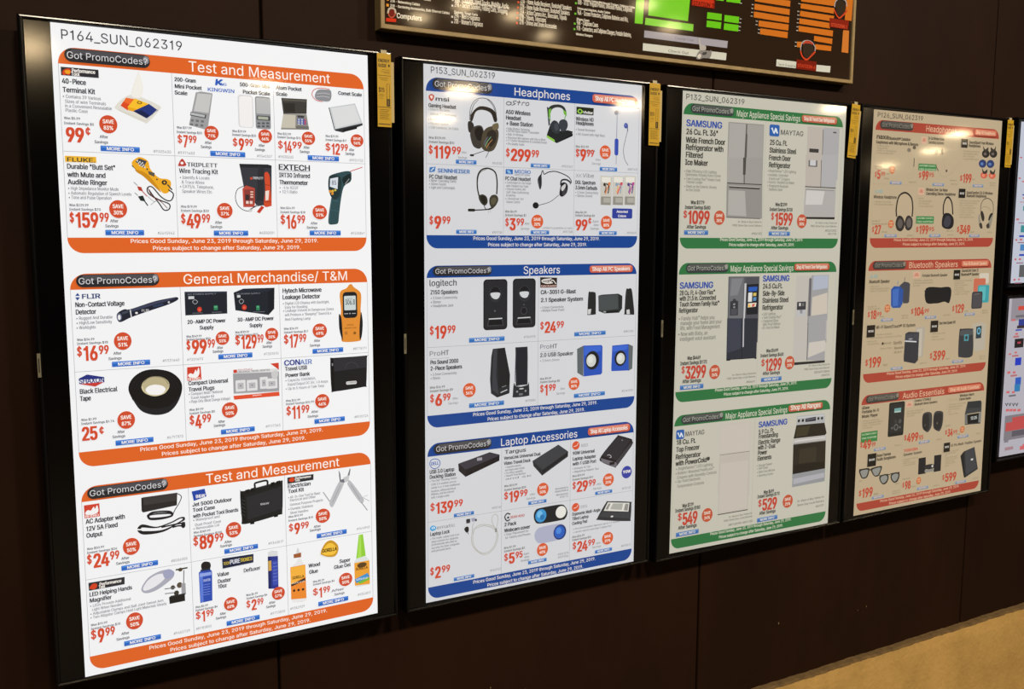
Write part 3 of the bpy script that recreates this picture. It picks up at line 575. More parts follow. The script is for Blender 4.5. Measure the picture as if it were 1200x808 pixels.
  (2,'product_picture',[['P','1c222c',[211.2,483.1,292.5,484.6,291.6,528.9,211.1,529.3]],['P','2a3240',[211.2,483.1,292.5,484.6,292.4,487.9,211.6,486.9]],['T','DC POWER SUPPLY',217,489.9,54,2.6,'8a929c',1],['R','c8ccd0',218.1,492.3,229,497.8,0],['C','a8acb0',1,[230.6,499,235.2,503.3,230.3,507.7,225.7,502.9,230.6,499]],['E','c83a2c',238.3,518.5,4.5,5.2],['E','e06a48',238.3,519.1,2,2],['R','2f8058',265.7,511.9,273.4,521,1],['R','5aa880',266.8,513.2,272.4,516.3,0],['L','8a929c',0.6,[224.6,525.5,244.2,525.5]],['L','8a929c',0.6,[261.3,525.3,280.7,525.3]]]),
  (2,'product_picture',[['P','232936',[305.4,487.5,324.6,480.3,387.7,480.2,374.2,487.7]],['P','151a22',[374.2,487.7,387.7,480.2,385.9,523.1,373.9,535.4]],['P','1c222c',[305.4,487.5,374.2,487.7,373.9,535.4,307.7,523.1]],['T','DC POWER SUPPLY',311.1,491.8,47.3,2.6,'8a929c',1],['R','c8ccd0',311.9,493,318.5,497.9,0],['C','a8acb0',1,[320.2,500.4,324.7,505.3,319.8,510.5,315.6,505,320.2,500.4]],['E','c83a2c',325.5,517.8,4.7,5.4],['E','e06a48',325.4,518.4,2.1,2.1],['R','2f8058',349.3,515.1,356.2,525,1],['R','5aa880',350.5,516.4,355.1,519.6,0],['L','8a929c',0.6,[342.3,528.1,366.3,528.1]]]),
  (2,'product_picture',[['S','dc8c34',[526.3,494.7,540.9,485.7,547,478.3,552.7,477.2,557.5,483.6,570.7,493.5,573.8,505.6,571.9,534.2,574.7,559.8,572,591.7,566.8,599.8,531.8,599.7,527.4,589.3,524.8,557.5,528,532.4]],['S','16181c',[523.3,540.1,528.3,548.2,529.8,570.4,530.5,595.8,527.4,589.3,523.2,570.1]],['S','16181c',[573.1,537.4,576,559.9,573.4,588.6,568.6,596.3,568.4,572.3,570.9,546.9]],['R','1a1c22',532.2,493.6,564.2,549.2,8],['R','c8d4d4',535.3,501.9,561.2,532.5,2],['T','306.8',537.5,520.8,21.9,11,'2a3434',1],['L','4a5454',0.7,[540.4,507.7,553.7,507.7]],['L','c8c8c8',1.2,[535.1,539.7,543.7,539.7]],['E','c8c8c8',547.7,539.6,1.3,1.3],['L','c8c8c8',1.2,[552.3,539.8,560.3,539.8]],['T','HYTECH',540.5,565.9,14.6,3.4,'6c4414',1],['T','MICROWAVE LEAKAGE',535,571.9,26.6,2.6,'6c4414',1],['T','CE',534.8,584,6.6,6,'4a3010',1],['E','8a5a1c',557.4,582,3.3,3.2]]),
  (2,'product_picture',[['S','121214',[101.3,666.5,108.5,646.6,127.6,633.2,151.8,630.9,178.8,638.1,196,654.8,199.5,674.2,190.1,699.8,172.9,717.2,148.2,720.3,124.4,711.1,110.6,691.1]],['S','1e1e22',[106.9,683.6,124.8,700.2,148.7,707.6,176.2,703.8,194.8,685.5,188.7,701.1,172.9,717.2,148.2,720.3,124.4,711.1,111.8,692.6]],['C','24242a',0.6,[105,666.8,121.9,641.9,151.7,635.5,181.1,647.9,195.3,673.8]],['C','24242a',0.6,[111.6,667.4,125.5,645.6,151.5,639,177.2,651,188.4,673.2]],['C','24242a',0.6,[118.2,667.9,129.1,649.3,151.4,642.4,173.2,654.2,181.5,672.7]],['E','b8ae8a',150.5,663.7,25.8,19],['S','efeff0',[132,669.1,138.4,662.7,150.6,660.8,164,664.8,168.7,672.2,160.7,680.2,147.1,680.8,136.5,677]],['C','d8cfa8',1.5,[125.9,662.3,131.2,674.2,147,682.5,166.2,678.7,174.3,667.7]],['C','8c8468',1.4,[129.4,655.4,137.7,647.4,151.3,645.3,167.3,650.6,173.7,661.8]]]),
  (2,'product_picture',[['P','d8d9dc',[298.3,644,392,646.5,391.2,695.6,298.5,692.8]],['P','9c9da2',[298.7,650.6,391.8,653.9,391.3,694,298.5,691]],['T','UNIVERSAL TRAVEL ADAPTER',308.1,650.1,64.8,3.6,'3a3a3c',1],['P','c84030',[299.6,642.9,306.6,642.8,307,649.5,299.9,649.5]],['P','cc402c',[374.6,635.5,391.8,634.8,392,649.6]],['T','RHINO',308.3,645.3,29.1,3,'b03a30',1],['R','dcdde0',302.9,664.8,322.9,688.2,2],['R','b4b5ba',306.9,670.6,318.9,683,1],['E','5c5d62',312.9,676.5,1.2,1.2],['R','dcdde0',325.4,666,346.9,688.4,2],['R','b4b5ba',329.4,671.8,342.8,683.2,1],['E','5c5d62',336.1,677.2,1.2,1.2],['R','dcdde0',351.9,662,368.2,686.5,2],['R','b4b5ba',356,667.8,364.1,681.3,1],['E','5c5d62',360,674.2,1.2,1.2],['R','dcdde0',365.1,666,387.8,687.5,2],['R','b4b5ba',369.2,671.9,383.6,682.3,1],['E','5c5d62',376.4,676.8,1.2,1.2],['S','c8c9cc',[376.2,654.3,385.5,650.4,389.8,658.4,384.9,668.8,377.4,665.1]],['P','dc5030',[297.8,695.8,391.2,695.3,391.6,704,299.3,703.8]],['T','adapters',336.3,699.7,18.1,3,'w',1]]),
  (2,'product_picture',[['S','1a1a1e',[502,636.7,508.7,632.7,581.3,633,584,637.4,581.4,697.1,576.6,700.6,509.6,705.3,503.1,701]],['P','2c2c32',[508.6,634.6,581.3,634.3,582.2,658.3,509.9,662]],['P','0e0e12',[502,638,508.6,634.6,509.6,704.7,503.8,701.6]],['C','3a3a40',1.6,[533.8,658,539,647.2,550.7,644.8,560,650.3,563.2,657.6]],['R','0a0a0c',534.5,684.3,561.1,694.2,4],['R','d8d8d8',535.8,685.7,559.8,692.8,3],['T','CONAIR',537.7,690.4,20.8,3.6,'222222',1],['R','8a8a90',505.1,643.9,507.6,649.8,1]]),
  (2,'caption_lettering',[['T','Non-Contact Voltage',16.3,505.5,85.2,8.8,'k',3],['T','Detector',16.4,519.1,35,8.8,'k',3],['T','• Rugged And Durable',16.7,529,62.6,5.8,'g',1],['T','• High/Low Sensitivity',16.8,537.7,61.1,5.8,'g',1],['T','• Worklights',16.4,546.5,33.1,5.8,'g',1]]),
  (2,'caption_lettering',[['T','Was $34.99',16.3,568.2,30.1,4.3,'d',2],['T','Instant Savings $18',16,575.3,53.5,4.3,'d',2]]),
  (2,'caption_lettering',[['T','After',77.8,597.8,14,5.2,'d',2],['T','Savings',68.6,607.3,23.3,5.2,'d',2]]),
  (2,'caption_lettering',[['T','#9331440',165.4,617.8,31.3,5.2,'g',0]]),
  (2,'brand_logo',[['P','22408c',[17.3,484.8,21.5,479.5,25.2,485]],['P','22408c',[17.2,487.5,20.9,493.6,25.1,487.7]],['T','FLIR',28,490.6,31.9,8.6,'24366e',3]]),
  (2,'save_badge',[['E','ob',95.2,572.9,15.6,16.9],['T','SAVE',85.5,571.2,19.4,7.1,'w',2],['T','51%',86.6,583.1,17.2,7.1,'w',2]]),
  (2,'info_button',[['R','bb',74.3,611,142.4,621,1],['R','bl',75.3,611.8,141.4,614.6,0.5],['T','MORE INFO',84.6,618.8,47.7,5.6,'w',2]]),
  (2,'price_lettering',[['T','$',15.1,596.1,8.8,16.4,'r',2],['T','16',25,605.6,26.8,26.5,'r',4],['T','99',51.9,595,18.9,15.9,'r',3]]),
  (2,'caption_lettering',[['T','20-AMP DC Power',213.8,545.9,73.7,7.4,'k',3],['T','Supply',236.8,558.1,27.2,7.4,'k',3]]),
  (2,'caption_lettering',[['T','Was $149.99',211.1,572.8,29.1,4.3,'d',2],['T','Instant Savings $50',210.9,578.9,46.2,4.3,'d',2]]),
  (2,'caption_lettering',[['T','After',269,598.8,11.5,5.2,'d',2],['T','Savings',260.1,605.9,20.7,5.2,'d',2]]),
  (2,'caption_lettering',[['T','#7201493',211,618.6,30.4,5.2,'g',0]]),
  (2,'caption_lettering',[['T','30-AMP DC Power',310.4,545.8,73.5,7.4,'k',3],['T','Supply',334.2,558.3,26.3,7.4,'k',3],['T','Was $199.99',305.5,569.4,27.7,4.3,'d',2],['T','Instant Savings $70',305.3,575.4,45.7,4.3,'d',2]]),
  (2,'caption_lettering',[['T','After',367.3,594.5,11.6,5.2,'d',2],['T','Savings',359.2,601.9,20,5.2,'d',2]]),
  (2,'caption_lettering',[['T','#7201510',361.8,617.3,29.9,5.2,'g',0]]),
  (2,'save_badge',[['E','ob',280.1,577.5,13.3,13.6],['T','SAVE',271.8,576.1,16.5,5.7,'w',2],['T','33%',272.8,585.7,14.6,5.7,'w',2]]),
  (2,'save_badge',[['E','ob',378.8,575.1,13.4,13.4],['T','SAVE',370.5,573.7,16.7,5.6,'w',2],['T','35%',371.4,583.1,14.8,5.6,'w',2]]),
  (2,'info_button',[['R','bb',270.8,609.7,338.2,619.7,1],['R','bl',271.8,610.5,337.2,613.3,0.5],['T','MORE INFO',280.9,617.5,47.2,5.6,'w',2]]),
  (2,'price_lettering',[['T','$',210.4,595.9,7.7,16.4,'r',2],['T','99',219.4,605.4,31.1,26.5,'r',4],['T','99',250.4,594.8,15.4,15.9,'r',3]]),
  (2,'price_lettering',[['T','$',304.5,591.5,10,16.4,'r',2],['T','129',315.7,601,33.3,26.5,'r',4],['T','99',349,590.4,13.3,15.9,'r',3]]),
  (2,'caption_lettering',[['T','Hytech Microwave',403.3,491,82.8,8.8,'k',3],['T','Leakage Detector',402.9,504.3,79.7,8.8,'k',3],['T','• Digital LCD Display with Backlight,',403.2,515.3,99.1,5.4,'g',1],['T','Easy for Reading',407.3,523.4,47.5,5.4,'g',1],['T','• Leakage Volume in Dangerous Zones',403.4,530.5,108.3,5.4,'g',1],['T','will Produce a "Beeping" Sound & a',406.9,539.2,98.8,5.4,'g',1],['T','Red Flashing Lamp',407.2,548.4,53.9,5.4,'g',1]]),
  (2,'caption_lettering',[['T','Was $34.99',404.2,567.2,29.9,4.3,'d',2],['T','Instant Savings $17',404,574.6,51.3,4.3,'d',2]]),
  (2,'caption_lettering',[['T','After',466.9,596,13.5,5.2,'d',2],['T','Savings',457.7,605.4,22.4,5.2,'d',2]]),
  (2,'caption_lettering',[['T','#8778171',552.7,618.1,30.3,5.2,'g',0]]),
  (2,'save_badge',[['E','ob',480,572.6,15.5,15],['T','SAVE',470.4,571.1,19.2,6.3,'w',2],['T','49%',471.5,581.6,17,6.3,'w',2]]),
  (2,'info_button',[['R','bb',463.3,610.7,530.2,620.7,1],['R','bl',464.3,611.5,529.2,614.3,0.5],['T','MORE INFO',473.3,618.5,46.8,5.6,'w',2]]),
  (2,'price_lettering',[['T','$',403.1,595.1,10,16.4,'r',2],['T','17',414.3,604.6,20.6,26.5,'r',4],['T','99',434.9,594,16.4,15.9,'r',3]]),
  (2,'caption_lettering',[['T','Black Electrical',16.1,667.2,65.3,8.8,'k',3],['T','Tape',16,680.5,19.1,8.8,'k',3]]),
  (2,'caption_lettering',[['T','Was $1.99',16.2,718.6,26.8,4.3,'d',2],['T','Instant Savings $1.74',15.9,725.8,57.8,4.3,'d',2]]),
  (2,'caption_lettering',[['T','After',77.8,748.6,13.1,5.2,'d',2],['T','Savings',68.6,757,23,5.2,'d',2]]),
  (2,'caption_lettering',[['T','#6797815',167.5,769.2,30.5,5.2,'g',0]]),
  (2,'brand_logo',[['P','26307c',[16,638.3,30.4,631.6,59.5,638.8,59.9,641.1,15.9,641]],['P','c43c34',[15.5,648.2,59.6,647.8,43.4,655.5]],['T','SHAXON',15.5,648.2,44.5,9.5,'26307c',2]]),
  (2,'save_badge',[['E','ob',94.6,724.3,15.8,17.1],['T','SAVE',84.8,722.5,19.6,7.2,'w',2],['T','87%',85.9,734.5,17.4,7.2,'w',2]]),
  (2,'info_button',[['R','bb',73.8,762.2,142.1,772.2,1],['R','bl',74.8,763,141.1,765.8,0.5],['T','MORE INFO',84.1,770,47.8,5.6,'w',2]]),
  (2,'price_lettering',[['T','25',15,755.8,29.5,25,'r',4],['T','¢',46.4,746.9,8.2,15,'r',2]]),
  (2,'caption_lettering',[['T','Compact Universal',210.9,666.9,77.2,8,'k',3],['T','Travel Plugs',211,679.3,50,8,'k',3],['T','• Compact Multi-National',210.7,686.9,66.2,5.4,'g',1],['T','Travel Adapter Kit',214.3,694.9,45.5,5.4,'g',1],['T','• Plugs Only (Must Change Voltage)',211.2,702.3,79.7,5.4,'g',1]]),
  (2,'caption_lettering',[['T','Was $9.99',211.2,718.2,27.2,4.3,'d',2],['T','Instant Savings $5',210.9,725.3,49.5,4.3,'d',2]]),
  (2,'caption_lettering',[['T','After',265.6,747.9,13.4,5.2,'d',2],['T','Savings',256.7,755.1,22.7,5.2,'d',2]]),
  (2,'caption_lettering',[['T','#9117343',360.8,767.3,30.2,5.2,'g',0]]),
  (2,'brand_logo',[['P','cc402c',[210,631,235.9,630.8,236.6,657.1,209.5,658]],['S','f0f0f2',[211.1,647.2,216,643.2,221.5,645.1,226.1,636.6,228.1,641.1,231.8,632.6,233.1,644.5,226.9,652.8,214.3,651.3]],['T','RHINO',210.7,656.9,23.6,4.5,'w',2]]),
  (2,'save_badge',[['E','ob',289.2,723.7,15.6,16],['T','SAVE',279.6,722.1,19.3,6.7,'w',2],['T','50%',280.6,733.3,17.1,6.7,'w',2]]),
  (2,'info_button',[['R','bb',270.4,762,337.9,772,1],['R','bl',271.4,762.8,336.9,765.6,0.5],['T','MORE INFO',280.5,769.8,47.3,5.6,'w',2]]),
  (2,'price_lettering',[['T','$',210.4,744.8,9.5,16.4,'r',2],['T','4',221.1,754.3,13.1,26.5,'r',4],['T','99',234.2,743.7,18.9,15.9,'r',3]]),
  (2,'caption_lettering',[['T','Travel USB',403.6,652.3,47.1,8,'k',3],['T','Power Bank',403.9,665.9,52.3,8,'k',3],['T','• Capacity 2000MAH,',403.6,675.2,65.1,5.4,'g',1],['T','Input/Output DC 5V, 1.0 Amps',408.3,683.7,86.7,5.4,'g',1],['T','• Up to 5 Hours of Talk Time',403.7,692.6,82.6,5.4,'g',1]]),
  (2,'caption_lettering',[['T','Was $22.99',403.6,717.5,30.8,4.3,'d',2],['T','Instant Savings $10.99',403.4,724.3,60.1,4.3,'d',2]]),
  (2,'caption_lettering',[['T','After',457.2,746.4,14.8,5.2,'d',2],['T','Savings',448.7,755.6,23.2,5.2,'d',2]]),
  (2,'caption_lettering',[['T','#8920724',552.2,766.6,31.3,5.2,'g',0]]),
  (2,'brand_logo',[['T','CON',402.1,641.4,34.4,11,'22388c',3],['T','AIR',435.8,641.6,25.4,10,'5a78b8',2]]),
  (2,'save_badge',[['E','ob',481.4,722.9,15.6,15.2],['T','SAVE',471.7,721.4,19.4,6.4,'w',2],['T','46%',472.8,732.1,17.2,6.4,'w',2]]),
  (2,'info_button',[['R','bb',463.3,760.3,530.2,770.3,1],['R','bl',464.3,761.1,529.2,763.9,0.5],['T','MORE INFO',473.3,768.1,46.8,5.6,'w',2]]),
  (2,'price_lettering',[['T','$',403.8,745.1,10.1,16.4,'r',2],['T','11',415.1,754.6,20.2,26.5,'r',4],['T','99',435.3,744,18.5,15.9,'r',3]]),
  (2,'title_lettering',[['T','General Merchandise/ T&M',209.5,468.2,333.4,19,'w',0]]),
  (2,'promo_button',[['R','pd',19.8,446.3,165.2,469.6,11.7],['R','pm',30,447.4,163.7,456.8,4.4],['R','ph',153.5,448.6,163.2,462,5],['T','Got PromoCodes?',24,463.8,136.7,11.7,'pt',0]]),
  (2,'footer_lettering',[['T','Prices Good Sunday, June 23, 2019 through Saturday, June 29, 2019.',116.8,788.2,364.2,7.6,'w',1],['T','Prices subject to change after Saturday, June 29, 2019.',155.9,801.7,287.8,7.6,'w',1]]),
  (3,'header_band',[['H','band',9.5,845,588,873.7,29,1]]),
  (3,'footer_band',[['H','band',9.5,1179,588,1208,27,0]]),
  (3,'cell_lines',[['L','ln',0.7,[9.8,873.7,9.8,1179]],['L','ln',0.7,[587.7,873.7,587.7,1179]],['L','ln',0.7,[9.5,1026,588,1026]],['L','ln',0.7,[203.5,873.7,203.5,1179]],['L','ln',0.7,[397,873.7,397,1179]]]),
  (3,'product_picture',[['P','2a2728',[115.3,880.9,118.8,880.1,182.3,879.7,180.7,905.2,117.5,910.2,114.8,906.6]],['P','3a3638',[118.7,881.4,181.1,880.8,181.1,895.6,118.7,895.9]],['P','1c1a1c',[115.3,880.9,118.7,880.7,117.5,910.2,114.8,906.6]],['C','222024',1.6,[182.2,881.6,189.8,888.8,184.4,902.5,176.5,914.2,171.6,924.7]],['C','1e1c20',2.4,[124.7,917.4,136.6,911.9,166,915.1,171.6,924.7,153.6,928.3,130.2,926.2,124.7,917.4]],['C','1e1c20',2.4,[126.5,917.6,136.5,914.4,165.9,917.4,170.4,924.5,153.7,927,130.3,924.9,126.5,917.6]],['C','1e1c20',2.4,[128.2,917.9,136.4,917,165.8,919.6,169.2,924.3,153.7,925.7,130.3,923.6,128.2,917.9]]]),
  (3,'product_picture',[['C','1c1c1e',2.6,[106.4,941.3,115.3,934.9,141.2,943.9,168.1,938.6,186.3,931.8,193.7,936.2,182.9,941,152.6,953.7,117.4,953.3,106.2,944.5]],['C','1c1c1e',2.6,[108.7,941.7,115.2,936.8,141.2,943.9,168.1,938.6,186.3,931.8,193.7,934.9,182.9,941,152.6,952.8,117.5,951.1,108.5,944.9]],['C','1c1c1e',2.6,[111,942.1,115.1,938.7,141.2,943.9,168.1,938.6,186.3,931.8,193.8,933.6,182.9,941,152.7,951.8,117.6,948.9,110.8,945.2]],['C','1c1c1e',3,[150,945.3,176.8,943.2,194.9,942.9]],['C','1c1c1e',3,[170.6,948.7,182.7,947.4,194.6,950.9]],['E','1a1a1c',191.1,947.1,4.2,6.4]]),
  (3,'product_picture',[['S','1a1c1e',[304.8,895.3,311.9,895,374.3,886.3,391,883.8,392.8,890.2,390.4,950.4,382.2,956.6,312.8,965.2,306.2,951.4]],['P','26282c',[317.2,909.1,389.3,896.5,389.9,944.2,318.9,956.8]],['P','101214',[304.8,895.3,313.5,903.2,315.5,963.6,306.8,952.2]],['L','3a3d42',1.6,[311.9,895.7,391,885.2]],['C','1c1e20',4,[335.3,892.3,334.9,882.9,339.9,880.9,356.3,879.1,361.1,881.8,360.9,889.2]],['L','34373c',1.2,[305.6,911.4,314.4,917.3]],['L','34373c',1.2,[305.3,918.6,314.1,925]],['L','34373c',1.2,[305.1,925.9,313.9,932.6]],['L','34373c',1.2,[304.8,933.2,313.6,940.2]],['L','34373c',1.2,[304.6,940.5,313.4,947.9]],['P','0c0d0f',[315.1,893.5,322.9,892.2,323.3,900,315.5,901.5]],['P','0c0d0f',[326.5,891.7,334.3,890.5,334.8,898.2,326.9,899.8]],['P','0c0d0f',[367.7,885.4,375.6,884.1,376.1,891.9,368.1,893.5]],['P','0c0d0f',[379.3,883.9,387.4,882.7,387.8,890.5,379.7,892.1]],['T','B&W',345.2,930,17.8,4,'c8c8cc',1],['P','0c0d0f',[322.6,962.4,331.1,961.4,331.6,967.6,323.1,967.5]],['P','0c0d0f',[372.2,955,380.9,954.4,380.8,959.8,372.7,960.2]]]),
  (3,'product_picture',[['S','b8bac0',[492.7,949.3,496.5,937.6,515.1,903.5,524,905.4,525,911.9,505.1,949.4,497.8,957.8]],['S','b8bac0',[534.8,907.9,541,905.3,568.6,946.4,569.1,957.1,561.1,955.9,536.4,917]],['L','8c9096',1,[499.8,946.8,518.5,911]],['L','8c9096',1,[541.9,914.2,561.2,948.8]],['P','6c7078',[515,877.2,518.4,886.4,519.5,899.9,533.2,896.1,537.1,885.4,540.2,877,541.6,879.6,539.1,892.7,534.9,903.4,525.8,907.1,516.9,903.7,515.4,889.5]],['P','c4c6ca',[525.3,895.1,538.8,891.9,536.7,904.7,527.9,907.3]],['L','a0a2a6',2.2,[479.2,921.2,493.5,944.2]],['L','8c8e92',1.8,[564.7,956.5,578.4,977.1]],['L','a8aaae',1.2,[568.6,946.4,583.2,956.4]],['L','b8babe',1.2,[570.5,944.9,579.8,942.6]]]),
  (3,'product_picture',[['S','a8aab8',[107.6,1063.1,119.5,1044.5,137.5,1035.1,155.4,1032.6,168.6,1037.7,169.8,1047.7,160.4,1057.3,136,1071,115.3,1073.3]],['S','e4e5ec',[111.1,1062.2,120.8,1048,137.3,1039.6,150.9,1040.9,151.7,1050.7,133.4,1063.4,115.5,1068.2]],['S','9ea2c0',[149.2,1038,159.9,1032.2,170.6,1040.7,165.2,1050.1,153.2,1051]],['L','3a3428',3,[173.2,1036.6,195.9,1036.3]],['E','4a4030',182.2,1037.7,4.2,3.9],['L','6c6c70',1.8,[188.8,1039.9,186.9,1073.9]],['E','4a4438',166.4,1071.5,4.2,4.5],['E','5a5040',179.5,1069.2,5.4,5.9],['L','6c6c70',1.8,[150.8,1071.7,171.8,1072.6]],['L','6c6c70',1.8,[151,1081.5,177.4,1083.5]],['R','9c9ca2',182.6,1066.5,190.8,1091.2,2],['E','3a3830',172.9,1084.3,4.8,5.2],['P','1c1a1a',[158.5,1090.5,188.7,1089.4,188.8,1103.9,159.1,1104.4]],['P','2c2a2a',[158.5,1090.5,162.2,1088,190.9,1087.9,188.7,1090.7]]]),
  (3,'product_picture',[['S','1e1c1e',[222.7,1034.7,229.1,1029.9,239.2,1033.1,241.1,1041.4,237.2,1048,224.2,1046.2]],['P','22304a',[221.1,1045,239.7,1046.5,240.8,1051.3,220.3,1050.1]],['P','2c4cb0',[217.2,1050.8,219.7,1048.7,241.5,1049.5,243.2,1053.8,241.7,1114.2,217.9,1114.6]],['P','5c7cd8',[218.4,1051.7,224.6,1051.6,224.2,1113.9,219.2,1113.5]],['P','8fa4e4',[219,1053.2,242,1053.5,241.7,1060.1,218.7,1060.4]],['T','DUSTER',225.7,1071.7,13.7,5,'d0d8f4',1],['L','7c90d8',1,[224.9,1078.1,238.6,1078.1]],['L','7c90d8',1,[224.7,1083.4,238.4,1083.4]],['L','7c90d8',1,[224.5,1088.7,238.2,1088.7]],['L','7c90d8',1,[224.3,1094,238,1094]],['L','7c90d8',1,[224.1,1099.2,237.8,1099.2]]]),
  (3,'product_picture',[['P','d6d8dc',[357.9,1032.5,366,1030.5,377.9,1034,378.2,1046.4,356.9,1043.2]],['P','28368c',[356.9,1042.6,378.3,1045,377.5,1116.7,356.2,1112.4]],['P','1c2664',[356.9,1042.6,362.9,1043,362.1,1113.6,356.2,1112.4]],['R','c8a050',357.3,1052.2,364,1074,0],['R','3a4cb0',365.9,1053.8,376.4,1107.4,0],['L','7c88c8',0.9,[367.1,1059.1,376.5,1059.1]],['L','7c88c8',0.9,[366.9,1066.7,376.3,1066.7]],['L','7c88c8',0.9,[366.7,1074.2,376.1,1074.2]],['L','7c88c8',0.9,[366.4,1081.7,375.8,1081.7]],['L','7c88c8',0.9,[366.2,1089.2,375.6,1089.2]],['L','7c88c8',0.9,[366,1096.8,375.4,1096.8]]]),
  (3,'product_picture',[['P','e4e4e6',[405.9,1073.6,416.4,1066.5,420.8,1057.5,426.9,1058.7,433.4,1073.8,436.2,1101.6,436.9,1153.9,427.8,1156.9,407.1,1152.6,403.3,1144.1]],['P','9c5a34',[411.4,1047.5,428,1046.3,427.7,1056.7,411.9,1055.9]],['P','d0d0d4',[417,1045.7,420,1035.2,422.7,1035.7,424.5,1046.4]],['P','e88830',[403.8,1074.6,436.2,1074.3,437,1149.6,403.9,1145.7]],['P','f0b040',[404.5,1075.4,435.5,1075.6,435.5,1101.5,404.1,1112.9]],['P','2a2422',[404.8,1112.3,435.4,1103.6,435.3,1109.9,404.7,1117.2]],['T','GORILLA',407.2,1102.3,25.5,6,'3a2008',2],['T','WOOD GLUE',406.2,1112.6,27.6,3.4,'f0e0d0',1],['E','3a2418',410.6,1127.4,2.7,2.8],['E','3a2418',420.2,1128,2.8,2.8],['E','3a2418',429.9,1128.5,2.8,2.8]]),
  (3,'product_picture',[['P','90cc3c',[557.3,1029.8,566.9,1029.2,572.6,1080,550.3,1082.4]],['P','a8dc58',[558.8,1030.7,562.5,1029.9,562.2,1081.7,554,1082.4]],['P','d8e0e0',[550.3,1082.4,573.3,1080.8,581.3,1091.7,581,1147.7,547.9,1147.7,545.8,1088.8]],['P','e8a034',[545.7,1091.7,580.6,1091.6,581,1146.2,546.1,1143.7]],['P','4090cc',[545.7,1129.2,576.3,1119.8,580.6,1129.4,549.9,1138.7]],['P','78b83c',[552.2,1136.9,579.8,1130.7,580.4,1135.9,559.4,1142]],['T','GORILLA',549,1109.6,27.4,6,'3a2008',2],['T','SUPER GLUE',549.3,1132.8,26.7,4,'f4f4f4',1],['E','5a4020',563.3,1099.3,11.1,5.8]]),
  (3,'caption_lettering',[['T','AC Adapter with',14.9,916.5,69.6,8.8,'k',3],['T','12V 5A Fixed',14.8,930.7,56.1,8.8,'k',3],['T','Output',14.7,943.6,28.1,8.8,'k',3]]),
  (3,'caption_lettering',[['T','Was $50.99',14.7,967.7,30.4,4.3,'d',2],['T','Instant Savings $26',14.3,975.1,53.5,4.3,'d',2]]),
  (3,'caption_lettering',[['T','After',74.2,997.7,14.3,5.2,'d',2],['T','Savings',64.2,1006,24.5,5.2,'d',2]]),
  (3,'caption_lettering',[['T','#8036008',165.5,1018.9,30.8,5.2,'g',0]]),
  (3,'brand_logo',[['P','cc402c',[13.3,880.1,40.2,879.8,40.2,905.1,13.5,905.2]],['S','f0f0f2',[14.8,895.6,19.4,890.2,24.8,891.6,30.1,885,32,889.6,36.2,882.9,37.9,894.8,31.6,899.4,17.9,899.2]],['T','RHINO',14.4,904.1,24.2,4.2,'w',2]]),
  (3,'save_badge',[['E','ob',93.2,973.9,15.4,17],['T','SAVE',83.6,972.2,19.1,7.1,'w',2],['T','50%',84.7,984.1,17,7.1,'w',2]]),
  (3,'info_button',[['R','bb',73.4,1009.6,140.6,1019.6,1],['R','bl',74.4,1010.4,139.6,1013.2,0.5],['T','MORE INFO',83.5,1017.4,47,5.6,'w',2]]),
  (3,'price_lettering',[['T','$',13.5,994.5,8.7,16.4,'r',2],['T','24',23.5,1004.1,30.1,26.5,'r',4],['T','99',53.6,993.5,18.1,15.9,'r',3]]),
  (3,'caption_lettering',[['T','Jet 5000 Outdoor',209.8,912.1,77.5,7.6,'k',3],['T','Tool Case',210,923.2,43.5,7.6,'k',3],['T','with Pocket Tool Boards',210.1,935.6,89.7,7.6,'k',3],['T','• Waterproof and',209.8,942.7,52.3,5.4,'g',1],['T','Dust Proof Case',213.4,953,50.9,5.4,'g',1],['T','• Removable Lid',209.5,960.2,50.8,5.4,'g',1],['T','Was $189.99',210.1,968.1,33,4.3,'d',2],['T','Instant Savings $100',209.8,975.3,55.6,4.3,'d',2]]),
  (3,'caption_lettering',[['T','After',269.7,998.6,14.6,5.2,'d',2],['T','Savings',260.6,1005.7,24.1,5.2,'d',2]]),
  (3,'caption_lettering',[['T','#9340517',359,1016.9,31.5,5.2,'g',0]]),
  (3,'brand_logo',[['P','2444a4',[209.4,881,234.6,878.7,237.7,894.8,212.9,900.9]],['T','B&W',216.8,895.7,18.4,6.5,'w',2]]),
  (3,'save_badge',[['E','ob',288.5,972.6,15.6,16.3],['T','SAVE',278.8,971,19.4,6.8,'w',2],['T','53%',279.9,982.4,17.2,6.8,'w',2]]),
  (3,'info_button',[['R','bb',268.7,1010.6,337.1,1020.6,1],['R','bl',269.7,1011.4,336.1,1014.2,0.5],['T','MORE INFO',279,1018.4,47.9,5.6,'w',2]]),
  (3,'price_lettering',[['T','$',208.5,992.3,9.9,16.4,'r',2],['T','89',219.6,1001.9,30.4,26.5,'r',4],['T','99',250,991.3,18.9,15.9,'r',3]]),
  (3,'caption_lettering',[['T','Electrician',402.6,901.7,49.9,8,'k',3],['T','Tool Kit',403,912.7,34.1,8,'k',3],['T','• All-In-One Tool for Basic',402.6,924.2,70.2,5.4,'g',1],['T','Electrical and Other',406.5,930.9,55.7,5.4,'g',1],['T','General Purpose Projects',406.2,940.5,71.8,5.4,'g',1],['T','• Durable Stainless',402.6,949.5,53.5,5.4,'g',1],['T','Steel Handles',406.4,958.3,39.1,5.4,'g',1],['T','Was $19.99',402.1,965.9,31.4,4.3,'d',2],['T','Instant Savings $10',401.9,974.1,53.6,4.3,'d',2]]),
  (3,'caption_lettering',[['T','After',456.3,996.7,15.4,5.2,'d',2],['T','Savings',447.1,1003.5,24.5,5.2,'d',2]]),
  (3,'caption_lettering',[['T','#9610903',552.5,1017.4,30.3,5.2,'g',0]]),
